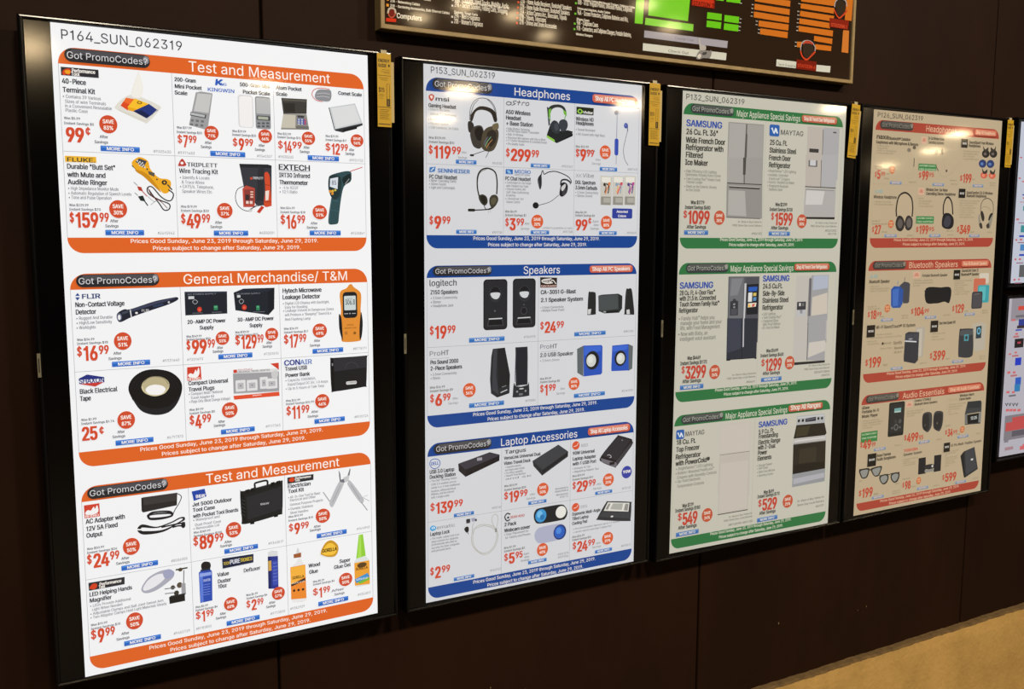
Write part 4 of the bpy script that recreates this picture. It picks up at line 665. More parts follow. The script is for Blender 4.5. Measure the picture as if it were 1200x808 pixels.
  (3,'brand_logo',[['P','k',[402.6,878.6,458.7,878.5,458.3,890.9,402.2,892.1]],['S','d0401c',[405.8,883.8,411.3,879.8,416.7,881.2,415.8,888.6,407.7,888.1]],['T','Performance',418.7,884.9,34.3,5,'w',2],['T','Tool',417.8,889.5,10.9,5,'w',2]]),
  (3,'save_badge',[['E','ob',476.9,972.8,15.9,15.7],['T','SAVE',467.1,971.2,19.7,6.6,'w',2],['T','50%',468.2,982.2,17.4,6.6,'w',2]]),
  (3,'info_button',[['R','bb',462.3,1010.9,529.3,1020.9,1],['R','bl',463.3,1011.7,528.3,1014.5,0.5],['T','MORE INFO',472.3,1018.7,46.9,5.6,'w',2]]),
  (3,'price_lettering',[['T','$',402.4,994.7,9.7,14.3,'r',2],['T','9',413.3,1003,14.3,23,'r',4],['T','99',427.7,993.8,18.7,13.8,'r',3]]),
  (3,'caption_lettering',[['T','LED Helping Hands',14.3,1059.2,76.7,8,'k',3],['T','Magnifier',14.3,1071.1,39.1,8,'k',3],['T','• LEDs Provide Additional',14.4,1080.5,73.4,5.4,'g',1],['T','Light When Needed',17.9,1088.2,54,5.4,'g',1],['T','• Adjustable Clamps and Ball Joint Swivel Arm',14.2,1096.2,133.3,5.4,'g',1],['T','• Two Alligator Clamps Hold Light Materials Steady',13.9,1103.6,139.3,5.4,'g',1]]),
  (3,'caption_lettering',[['T','Was $19.99',14.3,1118.2,29.6,4.3,'d',2],['T','Instant Savings $10',14,1125.7,52.9,4.3,'d',2]]),
  (3,'caption_lettering',[['T','After',67.6,1148,14.4,5.2,'d',2],['T','Savings',58,1157.3,24.1,5.2,'d',2]]),
  (3,'caption_lettering',[['T','#9602729',164.4,1169.2,31.1,5.2,'g',0]]),
  (3,'brand_logo',[['P','k',[13.9,1031.6,78.4,1032.1,77.7,1046.6,14.3,1047.3]],['S','d0401c',[15.6,1041.6,20.4,1035.4,27.5,1035.5,28.9,1041.4,24,1046.1,17.2,1044.1]],['T','Performance',32.9,1041,39.4,6,'w',2],['T','Tool',31.5,1046.3,11.2,6,'w',2]]),
  (3,'save_badge',[['E','ob',92.5,1124.2,15.6,17.2],['T','SAVE',82.9,1122.5,19.3,7.2,'w',2],['T','50%',84,1134.6,17.1,7.2,'w',2]]),
  (3,'info_button',[['R','bb',71.6,1161.7,139.8,1171.7,1],['R','bl',72.6,1162.5,138.8,1165.3,0.5],['T','MORE INFO',81.8,1169.5,47.7,5.6,'w',2]]),
  (3,'price_lettering',[['T','$',13.2,1143.8,9.9,16.4,'r',2],['T','9',24.4,1153.3,14.1,26.5,'r',4],['T','99',38.4,1142.7,18.7,15.9,'r',3]]),
  (3,'caption_lettering',[['T','Value',252.8,1065.6,23.5,8,'k',3],['T','Duster',253,1079.7,26.7,8,'k',3],['T','10oz',253.2,1090.4,17.8,8,'k',3]]),
  (3,'caption_lettering',[['T','Was $5.99',207.7,1123.1,24.9,4.3,'d',2],['T','Instant Savings $4',207.5,1129.7,43.7,4.3,'d',2]]),
  (3,'caption_lettering',[['T','After',255,1147.9,12.1,5.2,'d',2],['T','Savings',246.5,1155.5,21,5.2,'d',2],['T','#8781800',207.2,1168.9,30.6,5.2,'g',0]]),
  (3,'caption_lettering',[['T','Defluxer',305.6,1066.4,34.7,8,'k',2]]),
  (3,'caption_lettering',[['T','Was $6.99',309.1,1118.3,24.3,4.3,'d',2],['T','Instant Savings $4',309.6,1125.6,43.5,4.3,'d',2]]),
  (3,'caption_lettering',[['T','After',355.8,1145.4,13.4,5.2,'d',2],['T','Savings',349.6,1153.1,20.1,5.2,'d',2]]),
  (3,'caption_lettering',[['T','#9713810',358.5,1169.5,31.1,5.2,'g',0]]),
  (3,'brand_logo',[['P','1c2440',[263.4,1029,327,1030.4,326.4,1048.6,263.9,1050.5]],['T','TECH',265.4,1043.4,12.7,6,'c8b040',2],['T','PURE',278.7,1043.9,20.5,9,'d8dce8',2],['T','TRONICS',299.3,1043,24.7,7.5,'c8b040',2]]),
  (3,'save_badge',[['E','ob',277.4,1128,13.7,14.4],['T','SAVE',268.9,1126.5,17,6.1,'w',2],['T','60%',269.8,1136.6,15.1,6.1,'w',2]]),
  (3,'save_badge',[['E','ob',376.2,1125.4,13.8,14.1],['T','SAVE',367.7,1124,17.1,5.9,'w',2],['T','57%',368.7,1133.9,15.2,5.9,'w',2]]),
  (3,'info_button',[['R','bb',267.6,1163.6,335.6,1173.6,1],['R','bl',268.6,1164.4,334.6,1167.2,0.5],['T','MORE INFO',277.8,1171.4,47.6,5.6,'w',2]]),
  (3,'price_lettering',[['T','$',207.2,1145.7,10,13.6,'r',2],['T','1',218.4,1153.6,9.3,22,'r',4],['T','99',227.7,1144.8,15.7,13.2,'r',3]]),
  (3,'price_lettering',[['T','$',308.7,1142.8,8.6,13.6,'r',2],['T','2',318.6,1150.7,12.4,22,'r',4],['T','99',331,1141.9,13.9,13.2,'r',3]]),
  (3,'caption_lettering',[['T','Wood',442.3,1081.7,25.9,8,'k',3],['T','Glue',443.3,1096,19.6,8,'k',3]]),
  (3,'caption_lettering',[['T','Super',511,1084.6,24.7,8,'k',3],['T','Glue Gel',498.5,1095.8,37.7,8,'k',3]]),
  (3,'caption_lettering',[['T','Was $5.99',451.1,1117.2,25.4,4.3,'d',2],['T','Instant Savings $4',451,1123.5,48.3,4.3,'d',2]]),
  (3,'caption_lettering',[['T','After',491.5,1146.5,28.9,5.2,'d',2],['T','Savings',497.8,1155.6,23.2,5.2,'d',2]]),
  (3,'caption_lettering',[['T','#9382929',400.6,1167.4,31.1,5.2,'g',0]]),
  (3,'caption_lettering',[['T','#9352892',551.5,1167.3,29.8,5.2,'g',0]]),
  (3,'brand_logo',[['S','c89428',[469.6,1055.1,472.7,1045.1,481.8,1032.6,494.3,1029.8,506.6,1040.4,509.5,1053.3,502.4,1066.3,486.3,1065.9,472.3,1059.1]],['S','f0c040',[473.1,1054,476.9,1045.1,486.3,1036.2,495.9,1037.2,504.6,1047.2,505.1,1056.1,497.1,1062.9,479.4,1060.4]],['T','GORILLA',473.1,1054.3,32.8,7.5,'3a2008',3]]),
  (3,'save_badge',[['E','ob',524.2,1123.9,15.3,15],['T','SAVE',514.7,1122.4,18.9,6.3,'w',2],['T','50%',515.8,1133,16.8,6.3,'w',2]]),
  (3,'info_button',[['R','bb',461.6,1162.5,529.2,1172.5,1],['R','bl',462.6,1163.3,528.2,1166.1,0.5],['T','MORE INFO',471.7,1170.3,47.3,5.6,'w',2]]),
  (3,'price_lettering',[['T','$',450.2,1145.1,11.5,13.6,'r',2],['T','1',462.9,1153.1,9.8,22,'r',4],['T','99',472.7,1144.3,16.4,13.2,'r',3]]),
  (3,'title_lettering',[['T','Test and Measurement',237.5,868.2,277.6,19,'w',0]]),
  (3,'promo_button',[['R','pd',19.8,846.7,165.2,869.7,11.5],['R','pm',29.9,847.9,163.7,857.1,4.3],['R','ph',153.7,849,163.2,862.2,4.9],['T','Got PromoCodes?',24,863.9,136.7,11.5,'pt',0]]),
  (3,'footer_lettering',[['T','Prices Good Sunday, June 23, 2019 through Saturday, June 29, 2019.',116.8,1189.2,364.2,7.6,'w',1],['T','Prices subject to change after Saturday, June 29, 2019.',155.9,1202.7,287.8,7.6,'w',1]]),
 ],
 [
  (0,'heading_lettering',[['T','P153_SUN_062319',16.4,18.3,162.3,13.7,'k',0]]),
  (1,'header_band',[['H','band',5.5,26.8,591,57,29,1]]),
  (1,'footer_band',[['H','band',5.5,369.5,591,399,27,0]]),
  (1,'cell_lines',[['L','ln',0.7,[5.8,57,5.8,369.5]],['L','ln',0.7,[590.7,57,590.7,369.5]],['L','ln',0.7,[5.5,213.5,591,213.5]],['L','ln',0.7,[202,57,202,369.5]],['L','ln',0.7,[397.7,57,397.7,369.5]]]),
  (1,'product_picture',[['C','3a3634',1.4,[113.7,113.6,115.1,89.2,125.6,70.3,143.2,63,164.5,66,178.9,81.9,183.2,106.2]],['C','3a3634',1.4,[115.1,104.4,123.9,79.5,136.1,67.1]],['C','4a4642',1.4,[157.4,63.5,173.5,77.6,182.5,100.1]],['S','26221e',[115.1,113.5,116.9,101.2,129.1,86.7,143.2,80.6,164.5,82.8,178.9,91.1,184.7,109.2,177.1,113.3,168.1,94.9,146.8,88.6,129.1,94.3,120.4,114.7]],['S','2c2826',[108.8,119.9,115.1,115,123.9,122.1,122.8,137.4,111.6,139.5]],['S','3a3632',[115.1,140.8,125.6,126.5,143.3,124,150.4,138.9,148.7,160.5,139.8,174.7,123.9,170.9,116.9,156]],['S','1c1816',[125.6,137.2,136.2,126.8,146.8,132.9,145.1,154.5,132.7,155.2]],['S','4a4234',[146.1,142.2,157.5,127.7,175.4,123.6,188,133.7,186.3,155.5,175.5,176.1,157.6,180.1,143.3,170]],['S','2c2620',[157.5,141.6,171.8,131.5,182.6,140.2,179.1,158.9,164.7,168.9]],['S','6a6048',[171.8,120.7,186.2,115.3,188,127.5,175.4,131.3]],['C','7ab088',1.4,[153.3,169.5,157.6,160,168.3,147.1]],['C','c88a50',1.2,[156.2,172.4,162.9,162.8,171.9,153.1]],['C','60708c',1.2,[150.4,166.5,153.3,157.2,161.1,147.5]],['C','1c1816',1.4,[157.6,177,136.3,184.1,118.6,190.1]],['E','1c1816',119.3,190.4,5.6,2.4],['C','28241f',1.3,[168.3,168.7,161.2,183,154.8,194.1]]]),
  (1,'product_picture',[['P','20242a',[318.6,69.9,322.5,71.2,327.5,110.6,323.7,114]],['S','2a3030',[321.1,88.7,323.3,72.7,334.7,65,354,62.7,368,68.1,374.4,82.1,370.5,84,361.8,71.7,346.3,69.6,332.9,75.3,327.2,88.3]],['P','6cae3c',[323.3,75.9,330.9,72.9,328,88.3,323.5,98.1]],['P','6cae3c',[363.8,73.2,373.6,78.9,374.5,88.5,366.6,84.2]],['L','58983a',2.2,[327.2,88.3,328.2,102.6]],['L','58983a',2.2,[370.6,87.2,368.4,98.5]],['P','1c2024',[319.3,133.3,329.4,107.3,337.2,126,378,120.5,392.2,122.9,390,131.1,345.6,151.8,318.6,139.8]],['P','14171a',[345.6,151.8,392.3,127.7,392.4,133.2,347.2,152.3]],['P','8cc44c',[319.3,135.3,340.9,145,341,150.7,318.6,140.4]],['S','2c3238',[328.2,110.5,337,100.5,348.6,102.9,355.3,115.3,353.1,128.3,339.2,129.1,330.6,120]],['S','343a42',[352.9,102.7,362.1,96.3,373.8,98.2,377.9,109.2,372.5,120.8,360.9,124.6,354.5,115.4]],['S','40464e',[339,109.9,348.6,106.1,351.5,118.8,343,124]]]),
  (1,'product_picture',[['E','9a9ca4',522.7,69.8,8.3,5],['E','c4c8d0',530.2,70,4.2,4],['E','7a7e8c',519.4,71.4,5,4.6],['L','8890a0',2,[522.8,74.4,522.2,132.2]],['R','3048a8',516.4,132.5,528,173.2,5],['L','4a62c4',1.2,[519.8,135.6,520.5,172.2]],['L','8a8e9c',1.6,[522.2,173.5,521.8,194.9]]]),
  (1,'product_picture',[['E','3a4c9c',550.1,100,6.3,6.7],['E','5a6cb4',548.4,98.8,3.4,3.3],['L','4a5070',2.4,[555.2,100.4,555.4,113.7]],['C','5a5c68',1.4,[555.4,112,549.1,134.1,543.7,157.8,548,181.1,558.8,195.4]]]),
  (1,'product_picture',[['C','26241e',3.4,[138.1,281.4,133.5,261.4,134.2,236.7,143.4,222.5,161.3,217.8,179.3,225.8,184.8,247.5,183.8,275.6]],['C','4a463c',1,[136.3,273.7,134.2,249,139.9,228.8,157.7,219.8]],['S','34322a',[136.4,281.5,147,276.6,157.8,282.5,160,294.9,152.5,302,141.7,295.3]],['S','1e1c18',[141.7,282.9,152.4,281.1,156,293.5,148.9,298.3]],['S','3c392e',[165,285.5,172.2,277.5,183.8,278.1,188.2,288.1,181.3,301.4,171.6,307.2,165,298]],['S','55513e',[168.6,288.5,177.6,282.7,183.8,288.8,177.7,298.3,170.1,298.5]],['C','26241e',2.6,[172.3,305.6,157.9,310.6,122.2,312.8]],['R','1c1a16',108.8,309.6,127.9,315.8,4],['C','26241e',1.8,[150.7,301.4,155,309.1,165.1,310.5,175.9,305.6]],['C','8a8878',0.8,[161.5,313.7,163.3,318.3]],['C','8a8878',0.8,[167.2,312,168,317.3]]]),
  (1,'product_picture',[['C','1c1c20',2.2,[303.7,230.9,306.3,219.6,309.3,218.5,312.5,225.8,324.7,220.5,344,218.2,367.5,223.9,383.4,231.4,389.8,241,385.5,247]],['S','26262a',[294.3,239.2,301,227.8,304.9,229.3,305.8,250.1,302.1,261.4,298.2,256.7]],['L','6a6a70',1.2,[296.6,240.7,299,256.7]],['C','26262a',4,[387.5,242.7,375.5,236.6,361.8,238.6,359.2,250.1]],['S','1a1a1e',[357,261.5,361.9,245.1,372.5,243.2,379.7,251.1,376.7,267.5,364.2,276.9,356.3,272.9]],['S','c4c4c8',[360.8,254.9,372.5,246.4,372.6,254.6,364.1,263.9]],['S','3a3a40',[364.1,266.2,375,256.1,374,269.2,366.1,274.3]],['C','2a2a2e',1.3,[354.4,273,329.3,289.7,297,298.5]],['E','16161a',289.4,298.9,8.4,7.4]]),
  (1,'product_picture',[['P','c2c0b8',[475.1,223.4,510.2,223.9,509.5,295,475.4,294.3]],['R','dedcd4',479.2,226.6,505.9,239,1],['R','8c8a84',477.6,273.6,506.9,293.7,1],['R','a8a69e',485,276.7,505.2,288.3,1],['C','6a4430',3,[485.7,241.3,492,251.1,488.1,264.6]],['C','d07a48',3,[505.1,239.1,496.2,254.4,490.3,267.9]],['C','2c2420',3,[491.9,242.8,501.1,247.5,498.5,266]],['E','2c2420',487.8,244.6,3.7,4],['E','d07a48',501.8,242.5,3.7,4],['P','c2c0b8',[511.4,222.1,547.1,222.6,546.5,294.2,511.9,293.6]],['R','dedcd4',515.7,225.3,542.8,237.9,1],['R','8c8a84',514,272.7,543.9,292.9,1],['R','a8a69e',521.6,275.9,542.1,287.5,1],['C','e0a050',3,[522.2,240.2,528.7,250.1,524.8,263.7]],['C','c84858',3,[541.9,237.9,533,253.3,526.9,267]],['C','8898b0',3,[528.5,241.7,537.9,246.5,535.3,265.1]],['E','8898b0',524.4,243.5,3.8,4],['E','c84858',538.6,241.4,3.8,4],['P','c2c0b8',[547.5,220.9,583.7,221.3,583.2,293.5,548.1,292.8]],['R','dedcd4',551.8,224.1,579.4,236.8,1],['R','8c8a84',550.2,271.8,580.6,292.2,1],['R','a8a69e',558,275,578.7,286.8,1],['C','7a3a88',3,[558.5,239.1,565.1,249.1,561.1,262.7]],['C','b04890',3,[578.5,236.8,569.4,252.3,563.3,266.1]],['C','503880',3,[564.9,240.6,574.4,245.4,571.8,264.1]],['E','503880',560.7,242.4,3.8,4.1],['E','b04890',575.1,240.3,3.9,4.1]]),
  (1,'product_picture',[['R','2c3c94',512.1,301.6,574.4,326.4,4],['T','Assorted',525.7,312.2,34.7,6,'w',2],['T','Colors',530.1,323,25.4,6,'w',2]]),
  (1,'caption_lettering',[['T','Gaming Headset',10.8,91.5,68.3,8.2,'k',3],['T','• 50mm Hi-Res Drivers',10.7,98.6,52.6,5.6,'lg',1],['T','Virtual 7.1 Surround',15.4,108.4,63.7,5.6,'lg',1],['T','• Smart RGB Lighting',10.6,119.9,52.6,5.6,'lg',1],['T','• Vibration System',10.6,128.8,49.3,5.6,'lg',1],['T','• USB Connector, 2m Cable',11.2,137.1,73.3,5.6,'lg',1]]),
  (1,'caption_lettering',[['T','Was $129.99',11.1,159.1,41.1,5,'d',2],['T','Instant Savings $10',11.1,168.1,63.1,5,'d',2]]),
  (1,'caption_lettering',[['T','After',92.8,187.6,12.5,5,'d',0],['T','Savings',83.1,199,23,5,'d',0]]),
  (1,'caption_lettering',[['T','#9430132',172,208.1,25.4,5.2,'g',0]]),
  (1,'brand_logo',[['S','b84a38',[11.6,68.1,17.9,63.2,24.9,66.2,23.5,73.1,18.2,78.5,12.9,73.9]],['S','e8d8d0',[14.9,68.7,18.2,66.1,21.6,68.2,18.9,73.8]],['T','msi',27.6,76.7,34.5,8.5,'k',3]]),
  (1,'price_lettering',[['T','$',10.9,190.8,10.2,16.4,'r',2],['T','119',22.3,200.3,44.8,26.5,'r',4],['T','99',67.1,189.7,24.9,15.9,'r',3]]),
  (1,'info_button',[['R','bb',78.2,201.6,130.3,210.6,1],['R','bl',79.2,202.4,129.3,204.9,0.5],['T','MORE INFO',86,208.7,36.4,5,'w',2]]),
  (1,'caption_lettering',[['T','A50 Wireless',206.4,93.3,66.4,9,'k',3],['T','Headset',206.4,106,41.1,9,'k',3],['T','+ Base Station',207.2,118.6,72.6,9,'k',3],['T','• Dolby Wireless Technology',207.2,128.3,64.3,5,'g',1],['T','• ASTRO Base Station Transmitter',207.3,133.9,90,5,'g',1],['T','• Built-In Wireless',207.3,141.3,46.4,5,'g',1],['T','• Precision Microphone with Flip to Mute',207.3,148.8,107.6,5,'g',1],['T','• 7.1 Audio Headphone & Console/Sound',207.4,155,110.7,5,'g',1],['T','• Pro Quality Audio',207.4,162.5,48.7,5,'g',1]]),
  (1,'caption_lettering',[['T','#9022563',361.1,207.8,30.7,5.2,'g',0]]),
  (1,'brand_logo',[['C','k',1.6,[220.5,68.2,213.2,65.9,207.7,70,212.1,73.4,220.1,71,220.5,65.4,220.5,73.5]],['C','k',1.6,[235.1,63.1,226.7,64.3,226.7,67.4,231.5,69.6,223.1,73.3]],['C','k',1.6,[242.8,61.3,239.2,72.2]],['L','k',1.6,[235.5,65.6,246.6,65.4]],['C','k',1.6,[249.6,72.1,251,65.7,258.4,64.6]],['C','k',1.6,[262.9,64.3,259.2,68.3,262.9,71.5,268.1,68.9,267.4,64.6,262.9,64.3]]]),
  (1,'price_lettering',[['T','$',206.8,188.5,10.5,16.4,'r',2],['T','299',218.5,198.1,57.2,26.5,'r',4],['T','99',275.7,187.5,22,15.9,'r',3]]),
  (1,'info_button',[['R','bb',274.3,202.2,327.6,211.2,1],['R','bl',275.3,203,326.6,205.5,0.5],['T','MORE INFO',282.3,209.3,37.3,5,'w',2]]),
  (1,'caption_lettering',[['T','Wireless HD',399.8,96.6,52,8.6,'k',3],['T','Headphones',399.9,106.3,52,8.6,'k',3],['T','• Sweat Resistant',399.3,119.9,56.9,5.6,'g',1],['T','• HD Sound with High Bass',400.2,130.5,85.5,5.6,'g',1]]),
  (1,'caption_lettering',[['T','Was $13.99',399.8,159.4,38.4,5,'d',2],['T','Instant Savings $4',400,167.9,57,5,'d',2]]),
  (1,'caption_lettering',[['T','After',458.9,188.2,14.7,5,'d',0],['T','Savings',448.5,197.8,25.3,5,'d',0]]),
  (1,'caption_lettering',[['T','#8877432',556.6,207.6,30.7,5.2,'g',0]]),
  (1,'brand_logo',[['P','1e2418',[400.9,64.3,451.3,64.7,450.7,81.7,401.2,81.7]],['S','8cc44c',[403.5,75.7,408.9,68.9,417.7,71.5,418.6,77.9,410.7,80.4]],['E','1e2418',411.4,74.5,3.6,2.9],['T','Vivitar',420.2,79.1,28.9,6,'f0f0f0',2]]),
  (1,'save_badge',[['E','ob',487.2,167.1,16.5,16.6],['T','SAVE',477,165.4,20.5,7,'w',2],['T','33%',478.2,177,18.2,7,'w',2]]),
  (1,'price_lettering',[['T','$',400.3,180.4,10.7,16.4,'r',2],['T','9',412.2,190,19.8,26.5,'r',4],['T','99',432,179.4,22.6,15.9,'r',3]]),
  (1,'info_button',[['R','bb',471.4,202.9,524,211.9,1],['R','bl',472.4,203.7,523,206.1,0.5],['T','MORE INFO',479.3,209.9,36.8,5,'w',2]]),
  (1,'caption_lettering',[['T','PC Chat Headset',11.4,245.7,69.6,9,'k',2],['T','• Noise-Canceling Clarity',11.3,252.3,67.5,5.6,'g',1],['T','• Stereo Sound',11.3,259.5,41.4,5.6,'g',1],['T','• Light and Comfortable',11.2,267.3,64.1,5.6,'g',1]]),
  (1,'caption_lettering',[['T','#9317158',171.7,365,25.5,5.2,'g',0]]),
  (1,'brand_logo',[['P','3a74b4',[12.8,221.3,27.6,219.3,25.6,229.9,12.1,231.9]],['C','f0f0f0',1.6,[15.5,228.1,19.5,226.2,20.9,223.7,24.2,222.4]],['T','SENNHEISER',32.3,231.4,80.7,8.5,'2c64a8',3]]),
  (1,'price_lettering',[['T','$',11.5,344.8,9.6,16.4,'r',2],['T','9',22.3,354.4,20.4,26.5,'r',4],['T','99',42.7,343.8,22,15.9,'r',3]]),
  (1,'info_button',[['R','bb',78.3,357.2,130.4,366.2,1],['R','bl',79.3,358,129.4,360.4,0.5],['T','MORE INFO',86.1,364.2,36.5,5,'w',2]]),
  (1,'caption_lettering',[['T','PC Chat Headset',204.8,243.1,69.1,8.6,'k',2],['T','• Comfortable On-Ear Design',204.8,250.6,70.6,5,'g',1],['T','with Padded Ear Pads',207.8,258,60.2,5,'g',1],['T','• Volume Control, Mic',204.9,265,56.4,5,'g',1],['T','VoIP, Video Conferencing',207.9,272.5,61,5,'g',1],['T','& Gaming',207.9,279.4,24.4,5,'g',1],['T','• Universal 1m',205,287.1,49.7,5,'g',1],['T','Volume Control',208,294.6,37,5,'g',1]]),
  (1,'caption_lettering',[['T','Was $4.99',205.1,316.7,31.8,5,'d',2],['T','Instant Savings $1',205.2,324.9,57.3,5,'d',2]]),
  (1,'caption_lettering',[['T','After',258.1,344,13.6,5,'d',0],['T','Savings',247.6,355.6,23.4,5,'d',0]]),
  (1,'caption_lettering',[['T','#9017588',366,362.6,27.8,5.2,'g',0],['T','Limited to quantities on hand',307.5,353.2,84.6,4.6,'d',0]]),
  (1,'brand_logo',[['P','2c64b0',[206.2,217.9,225.3,217.9,225.3,229.2,206.2,228.6]],['P','88b4dc',[208.4,220.4,216.4,220.1,221.3,227.4,213.9,227.7]],['T','MICRO',229.8,226.5,44.1,8,'2c64b0',2],['T','INNOVATIONS',229.8,231.5,41.8,3.4,'4a4a50',1]]),
  (1,'save_badge',[['E','ob',292.8,336.5,16.5,16.1],['T','SAVE',282.6,334.9,20.4,6.8,'w',2],['T','20%',283.7,346.2,18.1,6.8,'w',2]]),
  (1,'price_lettering',[['T','$',205.3,347,9.9,16.4,'r',2],['T','3',216.4,356.6,18.4,26.5,'r',4],['T','99',234.8,346,22.5,15.9,'r',3]]),
  (1,'info_button',[['R','bb',274.7,357.3,326.1,366.3,1],['R','bl',275.7,358.1,325.1,360.6,0.5],['T','MORE INFO',282.4,364.4,36,5,'w',2]]),
  (1,'caption_lettering',[['T','DGL Spectrum',399.4,245.9,59.7,8.6,'k',3],['T','3.5mm Earbuds',399.6,258.4,64.6,8.6,'k',3],['T','• 3.5mm Connectivity',399.7,268.2,67.9,5.6,'g',1],['T','• Stereo Sound',399.8,276.1,49.9,5.6,'g',1]]),
  (1,'caption_lettering',[['T','Was $4.99',400.3,315.5,33.8,5,'d',2],['T','Instant Savings $4',400.4,322.8,58.2,5,'d',2],['T','Each',452.3,336.7,17.2,5,'g',1],['T','After',454.9,345.4,15.6,5,'g',1],['T','Savings',445.3,354.1,25.4,5,'g',1]]),
  (1,'caption_lettering',[['T','#8940618',557.2,363.8,28.3,5.2,'g',0]]),
  (1,'brand_logo',[['T','XK',400.8,229.6,16.8,8,'8a8a90',0],['T','Vibe',420.8,229.5,33.1,9.5,'6a6a70',0]]),
  (1,'save_badge',[['E','ob',493.1,336.6,16.7,16.5],['T','SAVE',482.8,334.9,20.7,6.9,'w',2],['T','80%',484,346.5,18.3,6.9,'w',2]]),
  (1,'price_lettering',[['T','99',400.1,355.8,37.9,25,'r',4],['T','¢',438.6,340.5,9.8,15,'r',2]]),
  (1,'info_button',[['R','bb',471.6,357.9,524.9,366.9,1],['R','bl',472.6,358.7,523.9,361.2,0.5],['T','MORE INFO',479.6,365,37.3,5,'w',2]]),
  (1,'title_lettering',[['T','Headphones',227.6,51.3,154.2,18,'w',0]]),
  (1,'promo_button',[['R','pd',19.7,28.6,170.5,52.8,12.1],['R','pm',30.2,29.8,169,39.5,4.5],['R','ph',158.4,31,168.5,44.9,5.1],['T','Got PromoCodes?',25.7,46.7,138.7,12.1,'pt',0]]),
  (1,'shop_button',[['R','sd',447.4,34.1,581.9,53.5,7.5],['R','sb',446.4,31.6,580.9,51,7.5],['R','sl',451.4,32.8,575.9,38.3,3],['T','Shop All PC Headphones',454.4,46.4,118.4,10.3,'w',2]]),
  (1,'footer_lettering',[['T','Prices Good Sunday, June 23, 2019 through Saturday, June 29, 2019.',121.4,380.2,352.2,8.2,'w',1],['T','Prices subject to change after Saturday, June 29, 2019.',159.7,394.6,276,8.2,'w',1]]),
  (2,'header_band',[['H','band',5.5,437.4,591,464.5,29,1]]),
  (2,'footer_band',[['H','band',5.5,777.2,591,806,27,0]]),
  (2,'cell_lines',[['L','ln',0.7,[5.8,464.5,5.8,777.2]],['L','ln',0.7,[590.7,464.5,590.7,777.2]],['L','ln',0.7,[5.5,621,591,621]],['L','ln',0.7,[299,464.5,299,777.2]]]),
  (2,'product_picture',[['R','1c1c20',149.3,470.4,213.3,588.3,9],['R','24252a',152.6,473.4,209.9,584.5,8],['E','303238',180.9,505.1,16.3,18.3],['E','15161a',180.9,503.3,12.9,15.4],['S','c8ccd0',[168.1,503,181.2,501,193.8,503.1,189.8,513.9,181.3,516.9,172.2,512.6]],['E','5a5c60',179.7,544.1,2.4,2.1],['P','3a3c42',[163.5,561.3,199.5,560.8,204.3,578.9,158.8,579.4]],['P','15161a',[165.5,564.9,197.4,564.9,201.6,577,161.5,577.1]],['L','c8ccd0',2.4,[163.5,562.4,199.5,562]]]),
  (2,'product_picture',[['R','1c1c20',227.9,470,291,586.7,9],['R','24252a',231.4,473,287.5,583.5,8],['E','303238',260.1,505.3,16.2,18.6],['E','15161a',260.1,503.5,13,15.6],['S','c8ccd0',[246.8,502.6,260,500.5,272,502.6,268.6,513.3,260.2,516.1,251,512.3]],['E','3a3c42',258.6,546.5,9.1,9.6],['E','1a1a1e',258.6,546.5,7,7.5],['E','5a5c60',258.5,531.7,1.8,1.5],['P','3a3c42',[240.9,561.8,276.7,561.6,281.7,577.2,236.8,578.4]],['P','15161a',[243.7,565.5,274.6,565.4,278.9,575.9,239.6,576.7]],['L','c8ccd0',2.4,[241.6,563,276.7,562.5]]]),
  (2,'product_picture',[['P','343a3c',[473.7,516.2,484.4,514,534.9,512.7,547.7,518.8,547.5,550.7,538.2,560.6,493,561,475.1,554.7]],['P','454c4e',[475.3,517.5,534.2,515.3,534.9,550.3,485.1,553.8,476.6,550.9]],['P','25292b',[534.2,513.4,547.7,519.4,547.5,550.7,538.2,560]],['P','16181a',[485.1,555.6,535.7,553.5,535.9,560.6,493,561]],['E','8a8e90',493.7,557.2,4.7,2.2]]),
  (2,'product_picture',[['S','232527',[441.6,559.8,443.9,509.9,449.9,506.3,461.3,507.2,466,513.5,466.7,557.5,465.3,562.5,443.2,563]],['P','c4c6c8',[443,549.2,452.9,548.3,450.8,561.4,442.4,561.1]]]),
  (2,'product_picture',[['S','232527',[554.9,563.1,558.5,506.3,566.3,501.4,576.3,502.9,582.2,532.5,586.1,564.9,579.7,567.2,555.7,565.7]],['P','c4c6c8',[561.1,554.4,570.6,553.4,572.5,565.7,562.1,565.3]],['L','34383a',1.4,[562.5,506.4,558.6,551.1]]]),
  (2,'product_picture',[['P','26282e',[174.5,632.8,207.3,631.5,221.4,696.3,220.2,738.7,187.1,748.9,170,737.9,167.2,704.7,170.5,651.1]],['P','383b42',[176.5,635,186.8,634.6,183.5,696.8,190.5,742.5,173.4,729.1,175.2,657.3]],['P','1c1e22',[186.8,634,206.6,632.1,220.7,697.8,219.5,720.4,190.5,727.4]],['L','8a8e94',1.4,[199.4,725,211.2,722.2]],['L','c8ccd0',2,[195.7,738,214,732.2]],['P','141518',[170,737.9,187.1,745.8,220.2,738.7,218.9,741.6,186.4,748.8]]]),
